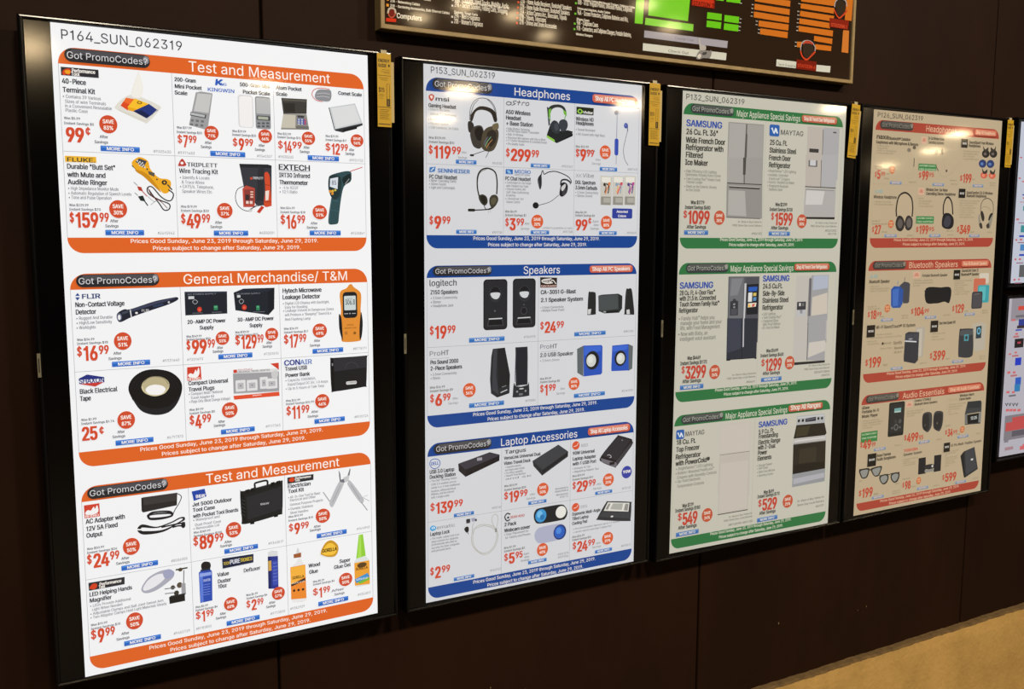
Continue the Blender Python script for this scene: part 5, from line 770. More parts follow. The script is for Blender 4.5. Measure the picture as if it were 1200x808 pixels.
  (2,'product_picture',[['P','2a2e36',[235.7,632.4,269.4,632.4,270.3,656.8,270.1,724,237.3,724.7]],['P','1e222a',[238.5,635,266.6,634.7,267.2,722.3,239.7,722.5]],['S','282a30',[229.3,745.5,232,718.3,237.3,723.2,253.1,727.4,270.1,724.7,273.6,718.2,275.2,745.9,271,751.8,232.2,752.4]],['C','9ca0a6',1,[232.7,721.4,246.1,727.8,270.8,724.7]],['E','c8ccd0',253.1,732.9,6.4,1.5],['E','8a8e94',241.2,739.1,2.8,2.4],['E','8a8e94',264.5,739,2.8,2.5],['R','6a6e74',246.2,743.7,256.8,748.8,1],['L','4a4e56',1.6,[237.1,636.7,234.8,715.4]]]),
  (2,'product_picture',[['P','5c6468',[412,645.7,430.7,638.5,431.8,715.6,413.5,704.9]],['P','2850b4',[430.7,638.5,485,639.7,488.6,643.4,488.6,710.4,484,714,432.6,715.6]],['P','3a64cc',[433,641.1,484.3,641.9,484.5,654,433.3,663.8]],['E','24262c',458.3,676.7,20.8,23.5],['E','15161a',457.2,676.6,17.7,20.4],['E','c8ccc8',454.9,677.1,14.6,15.9],['E','d8dcd8',452.5,674.4,7.7,8.9]]),
  (2,'product_picture',[['P','5c6468',[569.3,641.7,583.9,647.7,582.7,705.5,569.9,710.6]],['P','2850b4',[518.6,643,569.3,641.7,571.5,709.4,517.4,707.8,516.5,700.7]],['P','3a64cc',[521,645.1,567.7,644.2,565.6,655.1,520.5,659.1]],['E','24262c',544.5,676.6,18.3,20.1],['E','15161a',544.5,676.6,15.5,17.5],['E','c8ccc8',545.3,677.3,13.1,14.2],['E','d8dcd8',542.9,674.6,7.2,7.8]]),
  (2,'caption_lettering',[['T','Z150 Speakers',14,501.2,68.9,9.2,'k',2],['T','• 3.5mm Connectivity',14.6,512.3,67,6,'g',1],['T','• Stereo',14.5,521.4,25.3,6,'g',1],['T','• Headphone Jack',14.5,530,56.7,6,'g',1]]),
  (2,'caption_lettering',[['T','#7361970',258.7,611.4,31.9,5.2,'g',0]]),
  (2,'brand_logo',[['T','logitech',11.3,482.7,69.1,14,'k',1]]),
  (2,'price_lettering',[['T','$',11.6,591.3,10.2,17.4,'r',2],['T','19',23,601.3,32.5,28,'r',4],['T','99',55.5,590.1,22,16.8,'r',3]]),
  (2,'info_button',[['R','bb',111.3,604.4,205.5,614.9,1],['R','bl',112.3,605.2,204.5,608.2,0.5],['T','MORE INFO',125.4,612.6,66,5.9,'w',2]]),
  (2,'caption_lettering',[['T','CA-3051 G-Blast',304.3,508.2,101.3,9.4,'k',3]]),
  (2,'caption_lettering',[['T','2.1 Speaker System',304.4,527,123.1,9.4,'k',3]]),
  (2,'caption_lettering',[['T','• 2.5mm Connectivity',303.8,542.8,66.7,5.4,'g',1],['T','• Multiple Power Power',304.6,550.1,68.2,5.4,'g',1]]),
  (2,'caption_lettering',[['T','#8892036',552.7,611.2,31.2,5.2,'g',0]]),
  (2,'brand_logo',[['P','2a2422',[302.5,467.7,350.7,469.7,350.2,492.9,303.4,492.5]],['C','e8e4e0',2.4,[334.8,472.1,313.2,473.9,307.9,477.7,320.5,482.5,338.5,481.6]],['T','CYBER',307.9,481,23.3,6,'d8d4d0',2],['C','e8e4e0',2,[329.5,482.7,338.4,475.2,347.6,484.6]],['R','6a3a30',304.1,486.4,349.5,492.2,0],['T','Cyber Acoustics',305.5,490.7,43.2,4,'e8d8d0',1]]),
  (2,'price_lettering',[['T','$',303.6,591.9,10.3,16.1,'r',2],['T','24',315.1,601.3,34.7,26,'r',4],['T','99',349.8,590.9,22.7,15.6,'r',3]]),
  (2,'info_button',[['R','bb',402.4,603.9,496.4,613.9,1],['R','bl',403.4,604.7,495.4,607.5,0.5],['T','MORE INFO',416.5,611.7,65.8,5.6,'w',2]]),
  (2,'caption_lettering',[['T','Pro Sound 2000',12.6,659.3,71.3,9,'k',3],['T','2-Piece Speakers',12.6,673.2,80.6,9,'k',3],['T','• 3.5mm Connectivity',13.1,685.3,66.2,5.8,'g',1],['T','• Stereo',13.1,694,24.2,5.8,'g',1]]),
  (2,'caption_lettering',[['T','Was $16.99',11.1,714.7,38.4,5,'d',2],['T','Instant Savings $9',11.1,722.9,59.1,5,'d',2]]),
  (2,'caption_lettering',[['T','After',68.8,744.3,13.7,5,'d',0],['T','Savings',57.8,754.6,24.8,5,'d',0]]),
  (2,'caption_lettering',[['T','#5790006',263.2,765.3,29.3,5.2,'g',0]]),
  (2,'brand_logo',[['T','Pro',10.5,640.2,27.6,11,'6c6c72',0],['T','HT',40.1,640.1,19.3,11,'3a3a40',1]]),
  (2,'brand_logo',[['L','8a8a90',0.6,[12.1,646.6,60,646.6]]]),
  (2,'save_badge',[['E','ob',111.9,725.4,16.6,16.6],['T','SAVE',101.6,723.8,20.6,7,'w',2],['T','56%',102.7,735.4,18.3,7,'w',2]]),
  (2,'price_lettering',[['T','$',11.5,745.5,10.3,16.1,'r',2],['T','6',23,754.9,20.5,26,'r',4],['T','99',43.5,744.5,20.7,15.6,'r',3]]),
  (2,'info_button',[['R','bb',111.2,756.9,204.4,767.4,1],['R','bl',112.2,757.7,203.4,760.7,0.5],['T','MORE INFO',125.2,765.1,65.2,5.9,'w',2]]),
  (2,'caption_lettering',[['T','2.0 USB Speaker',303.4,659.5,96.7,9.2,'k',2],['T','• 3.5mm Stereo',303.5,671.2,56,5.6,'g',0]]),
  (2,'caption_lettering',[['T','Was $9.99',303.9,715,32.6,5,'d',2],['T','Instant Savings $8',304,723,57.6,5,'d',2]]),
  (2,'caption_lettering',[['T','After',362.5,743.4,13.3,5,'d',0],['T','Savings',351.6,754.5,25.1,5,'d',0]]),
  (2,'caption_lettering',[['T','#9297395',549.4,763.2,35.4,5.2,'g',0]]),
  (2,'brand_logo',[['T','Pro',303.3,639.9,26.7,10.5,'6c6c72',0],['T','HT',332.1,640.2,20.4,10.5,'3a3a40',1]]),
  (2,'brand_logo',[['L','8a8a90',0.6,[304.7,646.7,353.4,646.7]]]),
  (2,'save_badge',[['E','ob',403,731,16.2,15.8],['T','SAVE',392.9,729.4,20.1,6.6,'w',2],['T','80%',394,740.5,17.8,6.6,'w',2]]),
  (2,'price_lettering',[['T','$',304.2,744.6,10.4,16.1,'r',2],['T','1',315.8,753.9,13,26,'r',4],['T','99',328.8,743.5,21.2,15.6,'r',3]]),
  (2,'info_button',[['R','bb',402.9,756.9,496.4,766.9,1],['R','bl',403.9,757.7,495.4,760.5,0.5],['T','MORE INFO',416.9,764.7,65.4,5.6,'w',2]]),
  (2,'title_lettering',[['T','Speakers',256,459.4,102.2,18,'w',0]]),
  (2,'promo_button',[['R','pd',19.7,439,170.5,460.7,10.8],['R','pm',29.2,440.1,169,448.8,4.1],['R','ph',159.6,441.2,168.5,453.7,4.6],['T','Got PromoCodes?',25.7,455.3,138.7,10.8,'pt',0]]),
  (2,'shop_button',[['R','sd',446.1,444.2,578,461.6,6.8],['R','sb',445.1,441.7,577,459.1,6.8],['R','sl',450.1,442.9,572,447.7,2.7],['T','Shop All PC Speakers',453,455,116,9.2,'w',2]]),
  (2,'footer_lettering',[['T','Prices Good Sunday, June 23, 2019 through Saturday, June 29, 2019.',121.4,787.9,352.2,8.2,'w',1],['T','Prices subject to change after Saturday, June 29, 2019.',159.7,802.3,276,8.2,'w',1]]),
  (3,'header_band',[['H','band',5.5,842,591,872,29,1]]),
  (3,'footer_band',[['H','band',5.5,1182,591,1211,27,0]]),
  (3,'cell_lines',[['L','ln',0.7,[5.8,872,5.8,1182]],['L','ln',0.7,[590.7,872,590.7,1182]],['L','ln',0.7,[5.5,1026,591,1026]],['L','ln',0.7,[199.5,872,199.5,1182]],['L','ln',0.7,[396,872,396,1182]]]),
  (3,'product_picture',[['P','26242a',[83.6,897.2,166.9,878.3,193.8,887.3,193.2,901.9,102.8,930.4,84.9,913.8]],['P','383640',[84.9,896.4,166.9,878.9,192.4,888.4,187.6,892.1,102.8,912.9]],['P','1a181e',[102.8,913.5,192.4,889.6,193.2,901.9,102.8,930.4]],['P','222026',[84.3,898.1,102.8,913.5,102.8,930.4,84.9,913.8]],['R','9a98a2',133,888.5,146.5,895.5,1],['P','0c0a10',[112.9,921.3,120.2,919.2,120.2,922.8,112.9,924.9]],['P','0c0a10',[127,917.2,134.4,915.1,134.4,918.7,127,920.9]],['P','0c0a10',[141.1,913.1,148.6,910.9,148.6,914.6,141.1,916.8]],['P','0c0a10',[155.4,909,162.9,906.8,162.9,910.4,155.4,912.6]],['P','0c0a10',[169.7,904.8,177.3,902.6,177.3,906.3,169.8,908.5]]]),
  (3,'product_picture',[['P','2a2c30',[285.4,913.1,359.6,880.2,389,900.8,388.4,913.5,313.3,952.8,288.3,926]],['P','3a3d42',[286.8,913.9,359.6,880.8,386,901.4,380.8,904.7,313.9,938.4]],['P','1e2024',[313.9,939.6,387.5,903.8,388.4,913.5,313.3,952.8]],['L','4a4e54',1,[317.6,948.3,388.4,911.9]]]),
  (3,'product_picture',[['S','1c1a1e',[488.3,924.4,538.1,877.3,544,875.6,582.6,888.3,586.7,893.7,585.4,906.8,537.6,956.2,531.6,957.2,491.7,939.5]],['P','2c2a30',[491.4,923.1,539.7,878.4,581.8,891.2,536.1,939.6]],['P','6a6870',[488.4,928.7,536.2,945.2,542.7,951.9,535.6,957.7,490.1,938.7]],['P','3a383e',[536.1,941.2,585.1,895.2,585.4,907.5,539.6,954.8]],['C','d0ccd8',1.2,[508,923.6,515.1,923.1,521.1,929,515.2,931]],['R','1a181c',515.4,942.8,531.5,949.9,1],['E','7a7880',554.3,889.1,2,1.7],['E','34409c',570.6,974.7,16.3,16.4],['T','90W',558.5,976.9,25.1,7.5,'w',3]]),
  (3,'product_picture',[['C','a4a49e',1.2,[151.9,1052,178,1060.9,190.1,1081.2,183.8,1108.9,165.1,1125.2,144.6,1123.9,124.2,1104.5,118,1083.6,123.1,1061.1,137.1,1052.5,151.9,1052]],['C','c8c8c2',1.2,[151.5,1053.6,176.2,1062.3,188.2,1080.9,181.9,1108.6,164.1,1123.3,144.6,1122.2,126.1,1104.8,119.8,1083.9,125,1061.4,138.9,1054.5,151.5,1053.6]],['C','a4a49e',1.2,[151.1,1055.3,174.3,1063.7,186.4,1080.6,180,1108.3,163.2,1121.5,144.6,1120.5,127.9,1105.1,121.7,1084.1,126.8,1061.6,140.8,1056.4,151.1,1055.3]],['C','a8a8a2',1.3,[183.7,1070.1,173.5,1048.5,176.1,1033.8,185.5,1032.7,190,1044.1,184.8,1070.3]],['R','8a8a86',181.8,1066.5,187.1,1076,1],['R','5a5a5e',104.2,1032.5,115.1,1043.3,2],['E','2a2a2e',109.3,1037.2,5.1,4.6],['P','9a9ab0',[117.3,1032.4,127.5,1031.9,129,1040,119.5,1040.7]],['E','3a3a40',130.1,1038.2,2.6,3.3],['C','9a9a96',1.2,[126.1,1040.9,120.6,1054.1,121.7,1069.2]],['S','1a1a1e',[99.1,1055.9,104.9,1050.4,110.7,1053.3,110.7,1062.6,104.9,1065]],['L','3a3a3e',1.6,[107.8,1063.8,110,1069.7]]]),
  (3,'product_picture',[['S','1e2024',[290,1051.8,294.2,1038.7,308,1033.7,364.1,1032.7,380.4,1038.4,388.8,1055.3,382.8,1070.2,368.6,1073.5,308.3,1073.4,294.4,1066.2]],['E','3a90cc',310.6,1053.7,15.9,16.6],['E','70b8e4',307.4,1049.8,7.9,9],['E','2470ac',314.2,1057.7,6.4,6.9],['E','e0e0dc',369.2,1052.6,15.5,15.4]]),
  (3,'product_picture',[['S','a8acc4',[292.7,1098.7,300.5,1086.1,316.4,1082.2,364.6,1081.6,381,1089.3,386.1,1104.1,379.3,1118.9,365.1,1123,312.8,1123.9,296.8,1114.9]],['E','1c2c64',366.5,1103.6,18.8,19.3],['E','2c5cb8',365.7,1103.5,15.5,16.2],['E','4a84d8',363.2,1099.6,8.1,8.4]]),
  (3,'product_picture',[['S','2c2e32',[480.2,1083.4,506.9,1046.7,514.6,1044.5,582.5,1055,587.5,1061.2,585.7,1101.1,577,1106,485.4,1089.9]],['P','d8d8d2',[499.6,1067.6,512.1,1047,581.3,1057.8,578.2,1080.7]],['P','a8aaa4',[519.3,1066.3,528.6,1052.1,561,1056.5,556.9,1073.3]],['P','8a8c88',[504.7,1064.3,514.7,1050.3,521.2,1051.1,512.4,1066.5]],['P','8a8c88',[563.1,1074.9,568,1058.2,578.2,1060.3,575.5,1078.1]],['P','3a3d42',[483.6,1081.1,497.9,1070.2,583.6,1083.6,582.1,1099.4]],['E','d0d0d0',525.8,1086.3,4.3,2.2]]),
  (3,'caption_lettering',[['T','USB 3.0 Laptop',9.8,912.1,63.2,8.6,'k',3],['T','Docking Station',9.8,923.9,66.6,8.6,'k',3],['T','• The Dell™ Docking Station',9.7,931.6,69.9,4.8,'g',1],['T','USB 3.0 enables you to',13.9,939.8,63.8,4.8,'g',1],['T','easily 4 or 3 rows additional',13.8,947.5,73,4.8,'g',1],['T','monitors, without technical',13.8,955.8,62.5,4.8,'g',1],['T','lifelines, and the internet',13.8,962.9,57.9,4.8,'g',1],['T','with 1 single cable',13.7,970.6,46.1,4.8,'g',1]]),
  (3,'caption_lettering',[['T','#9007160',172.8,1017.5,25,5.2,'g',0]]),
  (3,'brand_logo',[['C','2c5cac',1.6,[23.1,877.9,32.8,881.6,36.6,890.3,32.7,898.2,23,901.2,14.1,896.6,10.3,887.9,14.1,880.1,23.1,877.9]],['T','DELL',13.4,892.4,19.9,7.5,'2c5cac',2]]),
  (3,'price_lettering',[['T','$',11,999,11.7,16.1,'r',2],['T','139',23.9,1008.3,47.6,26,'r',4],['T','99',71.5,997.9,24.5,15.6,'r',3]]),
  (3,'info_button',[['R','bb',71.5,1014.7,124.3,1023.2,1],['R','bl',72.5,1015.5,123.3,1017.8,0.5],['T','MORE INFO',79.5,1021.4,36.9,4.8,'w',2]]),
  (3,'caption_lettering',[['T','VersaLink Universal Dual',205,900.8,102.4,7.6,'k',3],['T','Video Travel Dock',205,913.7,74.3,7.6,'k',3],['T','• Supports industry',207.8,921.4,45.1,4.6,'g',1],['T','and single cable design',207.9,928.8,54.3,4.6,'g',1],['T','• For office capability',206.5,936.1,50.8,4.6,'g',1],['T','• Support Three Monitors',206.5,942.9,59.3,4.6,'g',1],['T','and 4K',209.4,950.6,72.4,4.6,'g',1]]),
  (3,'caption_lettering',[['T','Was $39.99',205.9,968.1,36.6,5,'d',2],['T','Instant Savings $20',206,977.4,60.9,5,'d',2]]),
  (3,'caption_lettering',[['T','After',278.5,998,14.5,5,'d',0],['T','Savings',268.5,1007.4,25.3,5,'d',0]]),
  (3,'caption_lettering',[['T','Recommended by',351.2,993.1,38.2,4.6,'g',1],['T','Original Retail by',349.8,999.9,39.7,4.6,'g',1],['T','Manufacturers',353.6,1008.7,36,4.6,'g',1],['T','#9087113',364.9,1016,24.8,5.2,'g',0]]),
  (3,'brand_logo',[['T','Targus',207,886.9,59.2,9,'k',2]]),
  (3,'save_badge',[['E','ob',314.7,987.1,16.5,16.5],['T','SAVE',304.4,985.5,20.5,6.9,'w',2],['T','50%',305.6,997,18.2,6.9,'w',2]]),
  (3,'price_lettering',[['T','$',205.4,997.8,11.4,16.1,'r',2],['T','19',218,1007.1,31,26,'r',4],['T','99',249,996.7,22.9,15.6,'r',3]]),
  (3,'info_button',[['R','bb',273.5,1012.7,325.5,1021.2,1],['R','bl',274.5,1013.5,324.5,1015.8,0.5],['T','MORE INFO',281.3,1019.3,36.4,4.8,'w',2]]),
  (3,'caption_lettering',[['T','90W Universal',401.2,910.7,66.6,8.2,'k',3],['T','Laptop Adapter',401.4,924.8,70.6,8.2,'k',3],['T','with 1 USB Port',401.5,937.7,71.4,8.2,'k',3],['T','• Includes 10 Tips',401.7,948,54.3,5,'g',1],['T','• Regulating Adapter Tips',401.8,956.3,79.3,5,'g',1],['T','Was $39.99',401.2,967.2,37.4,5,'d',2],['T','Instant Savings $10',401.3,976.2,62.9,5,'d',2]]),
  (3,'caption_lettering',[['T','After',475.5,997.1,14.1,5,'d',0],['T','Savings',464.7,1007.5,25.8,5,'d',0]]),
  (3,'caption_lettering',[['T','#8707623',555.3,1018.4,28.4,5.2,'g',0]]),
  (3,'brand_logo',[['E','d05434',410.7,887.4,11,10.9],['C','f0d8d0',1.6,[404.3,889.6,413.7,887.4,417.5,881.3]],['T','SIIG',426,892.8,20.7,7,'8a8a90',1]]),
  (3,'save_badge',[['E','ob',511.5,987.1,17.1,16.5],['T','SAVE',500.9,985.5,21.2,6.9,'w',2],['T','25%',502.1,997,18.9,6.9,'w',2]]),
  (3,'price_lettering',[['T','$',401.7,997.2,10.2,16.1,'r',2],['T','29',413.1,1006.6,36.7,26,'r',4],['T','99',449.8,996.2,23.3,15.6,'r',3]]),
  (3,'info_button',[['R','bb',471,1013.6,523.9,1022.1,1],['R','bl',472,1014.4,522.9,1016.6,0.5],['T','MORE INFO',479,1020.2,37,4.8,'w',2]]),
  (3,'caption_lettering',[['T','Laptop Lock',9.8,1058.5,50.4,8.6,'k',2],['T','• The Ematic Laptop Lock is an',10.1,1067.6,74.5,4.8,'g',1],['T','ideal solution for students',13.5,1075.3,68.9,4.8,'g',1],['T','professionals who deal as',13.5,1082.4,65.3,4.8,'g',1],['T','security for their computer',13.5,1090.2,72.5,4.8,'g',1],['T','and personal items',13.4,1097.4,49.5,4.8,'g',1]]),
  (3,'caption_lettering',[['T','#9450723',167.8,1170.9,29.5,5.2,'g',0]]),
  (3,'brand_logo',[['S','3a9cd4',[10.2,1038.4,16.9,1034.2,24.9,1038.3,24.2,1044.7,16.8,1047.2,10.9,1043.7]],['C','e8eef4',1.4,[14.4,1041.7,22.1,1041.5,18.6,1037.7,13.7,1040.3]],['T','ematic',27,1044.8,46.8,8,'7a7a80',0]]),
  (3,'price_lettering',[['T','$',9.6,1151.8,10,16.4,'r',2],['T','2',20.9,1161.4,17.6,26.5,'r',4],['T','99',38.5,1150.8,23.5,15.9,'r',3]]),
  (3,'info_button',[['R','bb',70.7,1168.8,124.6,1177.3,1],['R','bl',71.7,1169.6,123.6,1171.9,0.5],['T','MORE INFO',78.8,1175.4,37.7,4.8,'w',2]]),
  (3,'caption_lettering',[['T','2 Pack',206,1064.7,33.7,8.6,'k',3],['T','Webcam cover',206,1079.5,72.6,8.6,'k',3],['T','• Easy Placement for',206.1,1087.7,67.9,5.4,'g',1],['T','for Tablets and Phones',209.1,1096.3,70.3,5.4,'g',1]]),
  (3,'caption_lettering',[['T','Was $7.99',205.4,1120.8,33,5,'d',2],['T','Instant Savings $2',205.5,1129,58.6,5,'d',2]]),
  (3,'caption_lettering',[['T','Each',261.1,1144.8,14.9,5,'g',1],['T','After',262.7,1153.4,14.1,5,'g',1],['T','Savings',252.6,1160.6,24.2,5,'g',1]]),
  (3,'caption_lettering',[['T','#9051078',360.6,1162.3,31.1,5.2,'g',0],['T','#9051086',360.7,1170.1,31.1,5.2,'g',0]]),
  (3,'brand_logo',[['C','k',3,[222.6,1037,213.8,1033.4,207.4,1041.6,213.5,1051.6,221.9,1049.4]],['E','k',216.5,1043.9,3.1,2.7],['T','GEAR HEAD',221.9,1047.3,40.9,6,'b04a34',2]]),
  (3,'save_badge',[['E','ob',314.5,1139.5,16,16.4],['T','SAVE',304.6,1137.9,19.9,6.9,'w',2],['T','40%',305.7,1149.3,17.6,6.9,'w',2]]),
  (3,'price_lettering',[['T','$',205.6,1150.3,11,16.1,'r',2],['T','5',217.8,1159.6,19.1,26,'r',4],['T','95',236.9,1149.2,21.7,15.6,'r',3]]),
  (3,'info_button',[['R','bb',273.5,1162.3,326.7,1170.8,1],['R','bl',274.5,1163.1,325.7,1165.4,0.5],['T','MORE INFO',281.5,1168.9,37.2,4.8,'w',2]]),
  (3,'caption_lettering',[['T','Ergonomic Multi-Angle',401.2,1065.8,86.3,7.6,'k',3],['T','Tilted Laptop',401.4,1077.8,50,7.6,'k',3],['T','Cooling Pad',401.5,1089.8,45.8,7.6,'k',3],['T','• Accommodates laptops up to 17 inches',404.2,1102.9,145.4,4.4,'g',1],['T','• can be used in more than 1 laptop Pad',404.3,1111.4,118.5,4.4,'g',1],['T','Was $34.99',402,1123.8,37.5,5,'d',2],['T','Instant Savings $10',402.1,1131.6,57.7,5,'d',2]]),
  (3,'caption_lettering',[['T','After',475.4,1151.5,14.5,5,'d',0],['T','Savings',463.6,1160.4,27.3,5,'d',0]]),
  (3,'caption_lettering',[['T','#8702512',555.3,1171.4,30.1,5.2,'g',0]]),
  (3,'brand_logo',[['E','d05434',411.3,1045.4,11.2,10.9],['C','f0d8d0',1.6,[405.1,1047.4,414.2,1045.8,418.2,1040.1]],['T','SIIG',425.8,1049.5,20.9,6.5,'8a8a90',1]]),
  (3,'save_badge',[['E','ob',511.2,1140.9,17.4,16.7],['T','SAVE',500.4,1139.2,21.6,7,'w',2],['T','29%',501.6,1150.9,19.1,7,'w',2]]),
  (3,'price_lettering',[['T','$',403.3,1152.8,11.2,16.1,'r',2],['T','24',415.8,1162.2,34.1,26,'r',4],['T','99',449.8,1151.8,22.9,15.6,'r',3]]),
  (3,'info_button',[['R','bb',472.2,1167.2,525.5,1175.7,1],['R','bl',473.2,1168,524.5,1170.3,0.5],['T','MORE INFO',480.2,1173.8,37.3,4.8,'w',2]]),
  (3,'title_lettering',[['T','Laptop Accessories',195.1,866.3,218.6,18,'w',0]]),
  (3,'promo_button',[['R','pd',19.7,843.8,170.5,867.8,12],['R','pm',30.2,845,169,854.6,4.5],['R','ph',158.5,846.2,168.5,860,5.1],['T','Got PromoCodes?',25.7,861.8,138.7,12,'pt',0]]),
  (3,'shop_button',[['R','sd',446.6,849.3,577.8,868.5,7.5],['R','sb',445.6,846.8,576.8,866,7.5],['R','sl',450.6,848,571.8,853.4,3],['T','Shop All Laptop Accessories',453.5,861.5,115.5,10.2,'w',2]]),
  (3,'footer_lettering',[['T','Prices Good Sunday, June 23, 2019 through Saturday, June 29, 2019.',121.4,1192.7,352.2,8.2,'w',1],['T','Prices subject to change after Saturday, June 29, 2019.',159.7,1207.1,276,8.2,'w',1]]),
 ],
 [
  (0,'heading_lettering',[['T','P132_SUN_062319',9.8,21.1,199.5,13.7,'k',0]]),
  (1,'header_band',[['H','band',4.2,29.4,586.5,58.5,29,1]]),
  (1,'footer_band',[['H','band',4.2,371.9,586.5,400,27,0]]),
  (1,'cell_lines',[['L','ln',0.7,[4.5,58.5,4.5,371.9]]]),
  (1,'cell_lines',[['L','ln',0.7,[586.2,58.5,586.2,371.9]]]),
  (1,'cell_lines',[['L','ln',0.7,[289.6,58.5,289.6,371.9]]]),
  (1,'product_picture',[['P','8e8c88',[156,68.8,282.7,68.5,283.5,192,283.2,193.2,156.2,197.9]],['P','8e8c88',[157.4,147.8,281.6,148.8,287.4,318.6,280.1,320.8,158.9,318.5]],['P','6a6864',[160.2,318.4,280,320.1,279,317.4,160.1,315.8]],['P','a4a29e',[159.4,71.3,216.7,71.2,218.5,195.6,158.6,197.8]],['P','9c9a96',[222.9,71.4,281.2,71.1,281.5,193.3,224.3,195.4]],['L','2e2c2a',2.5,[220,70.7,219.3,195.6]],['P','55534f',[217.1,96.8,223.7,96.5,224.3,195.4,215.2,195.8]],['P','a09e9a',[155.3,161.1,213.4,158.6,214.8,225.7,157.3,224.2]],['P','989692',[218.8,158.4,280.1,155.7,281.8,226.4,221.2,226.2]],['L','2e2c2a',2.2,[216.8,192,218.5,227.3]],['P','4a4844',[211.6,158.7,222.4,158.2,221.9,203.6,212.8,203.9]],['L','3a3836',2.2,[157.5,227.5,281.9,227.7]],['P','8c8a86',[156.7,231.5,282.1,231.8,281.8,318,158.8,315.8]],['P','a8a6a2',[163.6,245.7,222.1,246.4,229.9,313.3,164.8,311.7]],['P','4a4844',[164.9,234.6,275.8,236.1,275.1,241.5,166,239.9]],['P','c8c6c2',[165.7,233.9,275.7,235.1,275.8,236.4,165.8,235.3]]]),
  (1,'product_picture',[['P','b4aca4',[446.6,63.1,507.4,62.1,509.1,208.8,448.1,210.8]],['P','a4a4a6',[508.4,62.7,573.5,62.8,573.3,206.7,510,208.8]],['L','4a4642',2,[507.9,69.1,510,208.8]],['R','3a3836',456.5,123.2,493.5,133.6,1],['P','8a8a8c',[455.8,142.4,491.3,142.1,491.4,175.1,456.8,174.5]],['P','5a5a5e',[456,146.3,459.6,146.1,459.5,175,456.8,174.5]],['P','c0c0c4',[465.1,146.8,488.8,146.8,488.4,170,464.7,170.9]],['R','4a4a4c',547.9,72.7,561.2,76.5,0],['P','b4aca4',[443.6,141.6,506,138.8,509.5,227.8,446.7,226.9]],['P','a8a8aa',[507,138.7,570.8,135.9,568.5,229,509.5,228.5]],['L','4a4642',2,[505.9,152.9,507.4,227.2]],['L','3a3634',2.6,[445.8,228.3,568.5,229]],['P','a8a6a4',[446,231.8,568.7,231.8,568.6,310.3,444.6,310]],['P','c4c2c0',[452.2,238,524.3,238.8,516.5,276.8,449.7,278.2]],['P','8c8a88',[449.1,234.5,562.2,234.9,562.4,237.7,449.2,237.3]],['P','2c2a2a',[453.6,311.7,569.7,311,568,317.5,453.9,317.7]],['R','6a6866',455.3,155,490.1,172.9,1],['R','c0c0c4',461.2,154.8,483.9,169.7,1]]),
  (1,'caption_lettering',[['T','26 Cu. Ft. 36"',13.4,108,107.4,14,'k',3],['T','Wide French Door',13.4,129.2,132.3,14,'k',3],['T','Refrigerator with',13.4,147.5,127.6,14,'k',3],['T','Filtered',14.1,166.4,57.6,14,'k',3],['T','Ice Maker',12.9,185.4,76.1,14,'k',3]]),
  (1,'caption_lettering',[['T','• High Efficiency LED Lighting',11.4,204.3,108,7,'g',1],['T','Illuminates Virtually Every Corner',16,213.2,118.7,7,'g',1],['T','• Twin Cooling Plus™ Keeps Food',11.4,223.7,122.1,7,'g',1],['T','Fresher Longer',19.2,231.9,53.6,7,'g',1],['T','• Sleek on the Exterior, Roomy',12.1,243.1,109,7,'g',1],['T','on the Inside',18.3,252,46.8,7,'g',1]]),
  (1,'caption_lettering',[['T','Was $1779',35.7,284.9,46.3,9,'k',3],['T','Instant Savings $680',16.7,297.7,85.8,9,'k',3]]),
  (1,'caption_lettering',[['T','After Savings',24.6,348,65.2,9,'k',3]]),
  (1,'caption_lettering',[['T','In-Store or Buy Online for',200.7,330.7,85.4,5,'d',0],['T','FREE Same Day Local Delivery',181.3,340.4,105.3,5,'d',0]]),
  (1,'caption_lettering',[['T','#9021132',251.6,362.6,36.2,6,'d',0]]),
  (1,'brand_logo',[['T','SAMSUNG',12.6,87.5,121.3,16,'2c4a9c',3]]),
  (1,'save_badge',[['E','ob',134.1,318.8,18.6,19],['T','SAVE',122.6,316.9,23,8,'w',2],['T','38%',123.9,330.3,20.4,8,'w',2]]),
  (1,'price_lettering',[['T','$',12.1,320,12.3,17,'r',2],['T','1099',25.8,335.5,76.5,33,'r',4]]),
  (1,'info_button',[['R','bb',16.3,352.6,97,364.1,1],['R','bl',17.3,353.4,96,356.8,0.5],['T','MORE INFO',28.4,361.6,56.5,6.4,'w',2]]),
  (1,'caption_lettering',[['T','25 Cu. Ft.',304.2,120.5,65.8,13.5,'k',3],['T','Stainless Steel',304.4,141.1,100.3,13.5,'k',3],['T','French Door',303.7,161.1,80.8,13.5,'k',3],['T','Refrigerator',304.3,180.4,80.4,13.5,'k',3],['T','• BrightSeries™ LED Lighting',300.4,193,107.1,7,'g',1],['T','• Humidity-Controlled',301,203.9,76.3,7,'g',1],['T','FreshLock™ Crispers',306.6,213.9,77.9,7,'g',1],['T','• Factory-Installed Ice Maker',300.6,223,101.9,7,'g',1],['T','• Fingerprint Resistant',301.1,233.3,78.8,7,'g',1],['T','Stainless Steel',307.2,242.7,51.1,7,'g',1]]),
  (1,'caption_lettering',[['T','Was $2299',333.9,284.1,44.9,9,'k',3],['T','Instant Savings $700',312.9,297.6,87,9,'k',3]]),
  (1,'caption_lettering',[['T','After Savings',321.2,347.9,65,9,'k',3]]),
  (1,'caption_lettering',[['T','In-Store or Buy Online for',492.1,330,86.1,5,'d',0],['T','FREE Same Day Local Delivery',472.6,339.4,105.1,5,'d',0],['T','MFI2570FEZ',531.3,352.5,46.2,6,'d',0],['T','#9111795',544.1,361.8,33.9,6,'d',0]]),
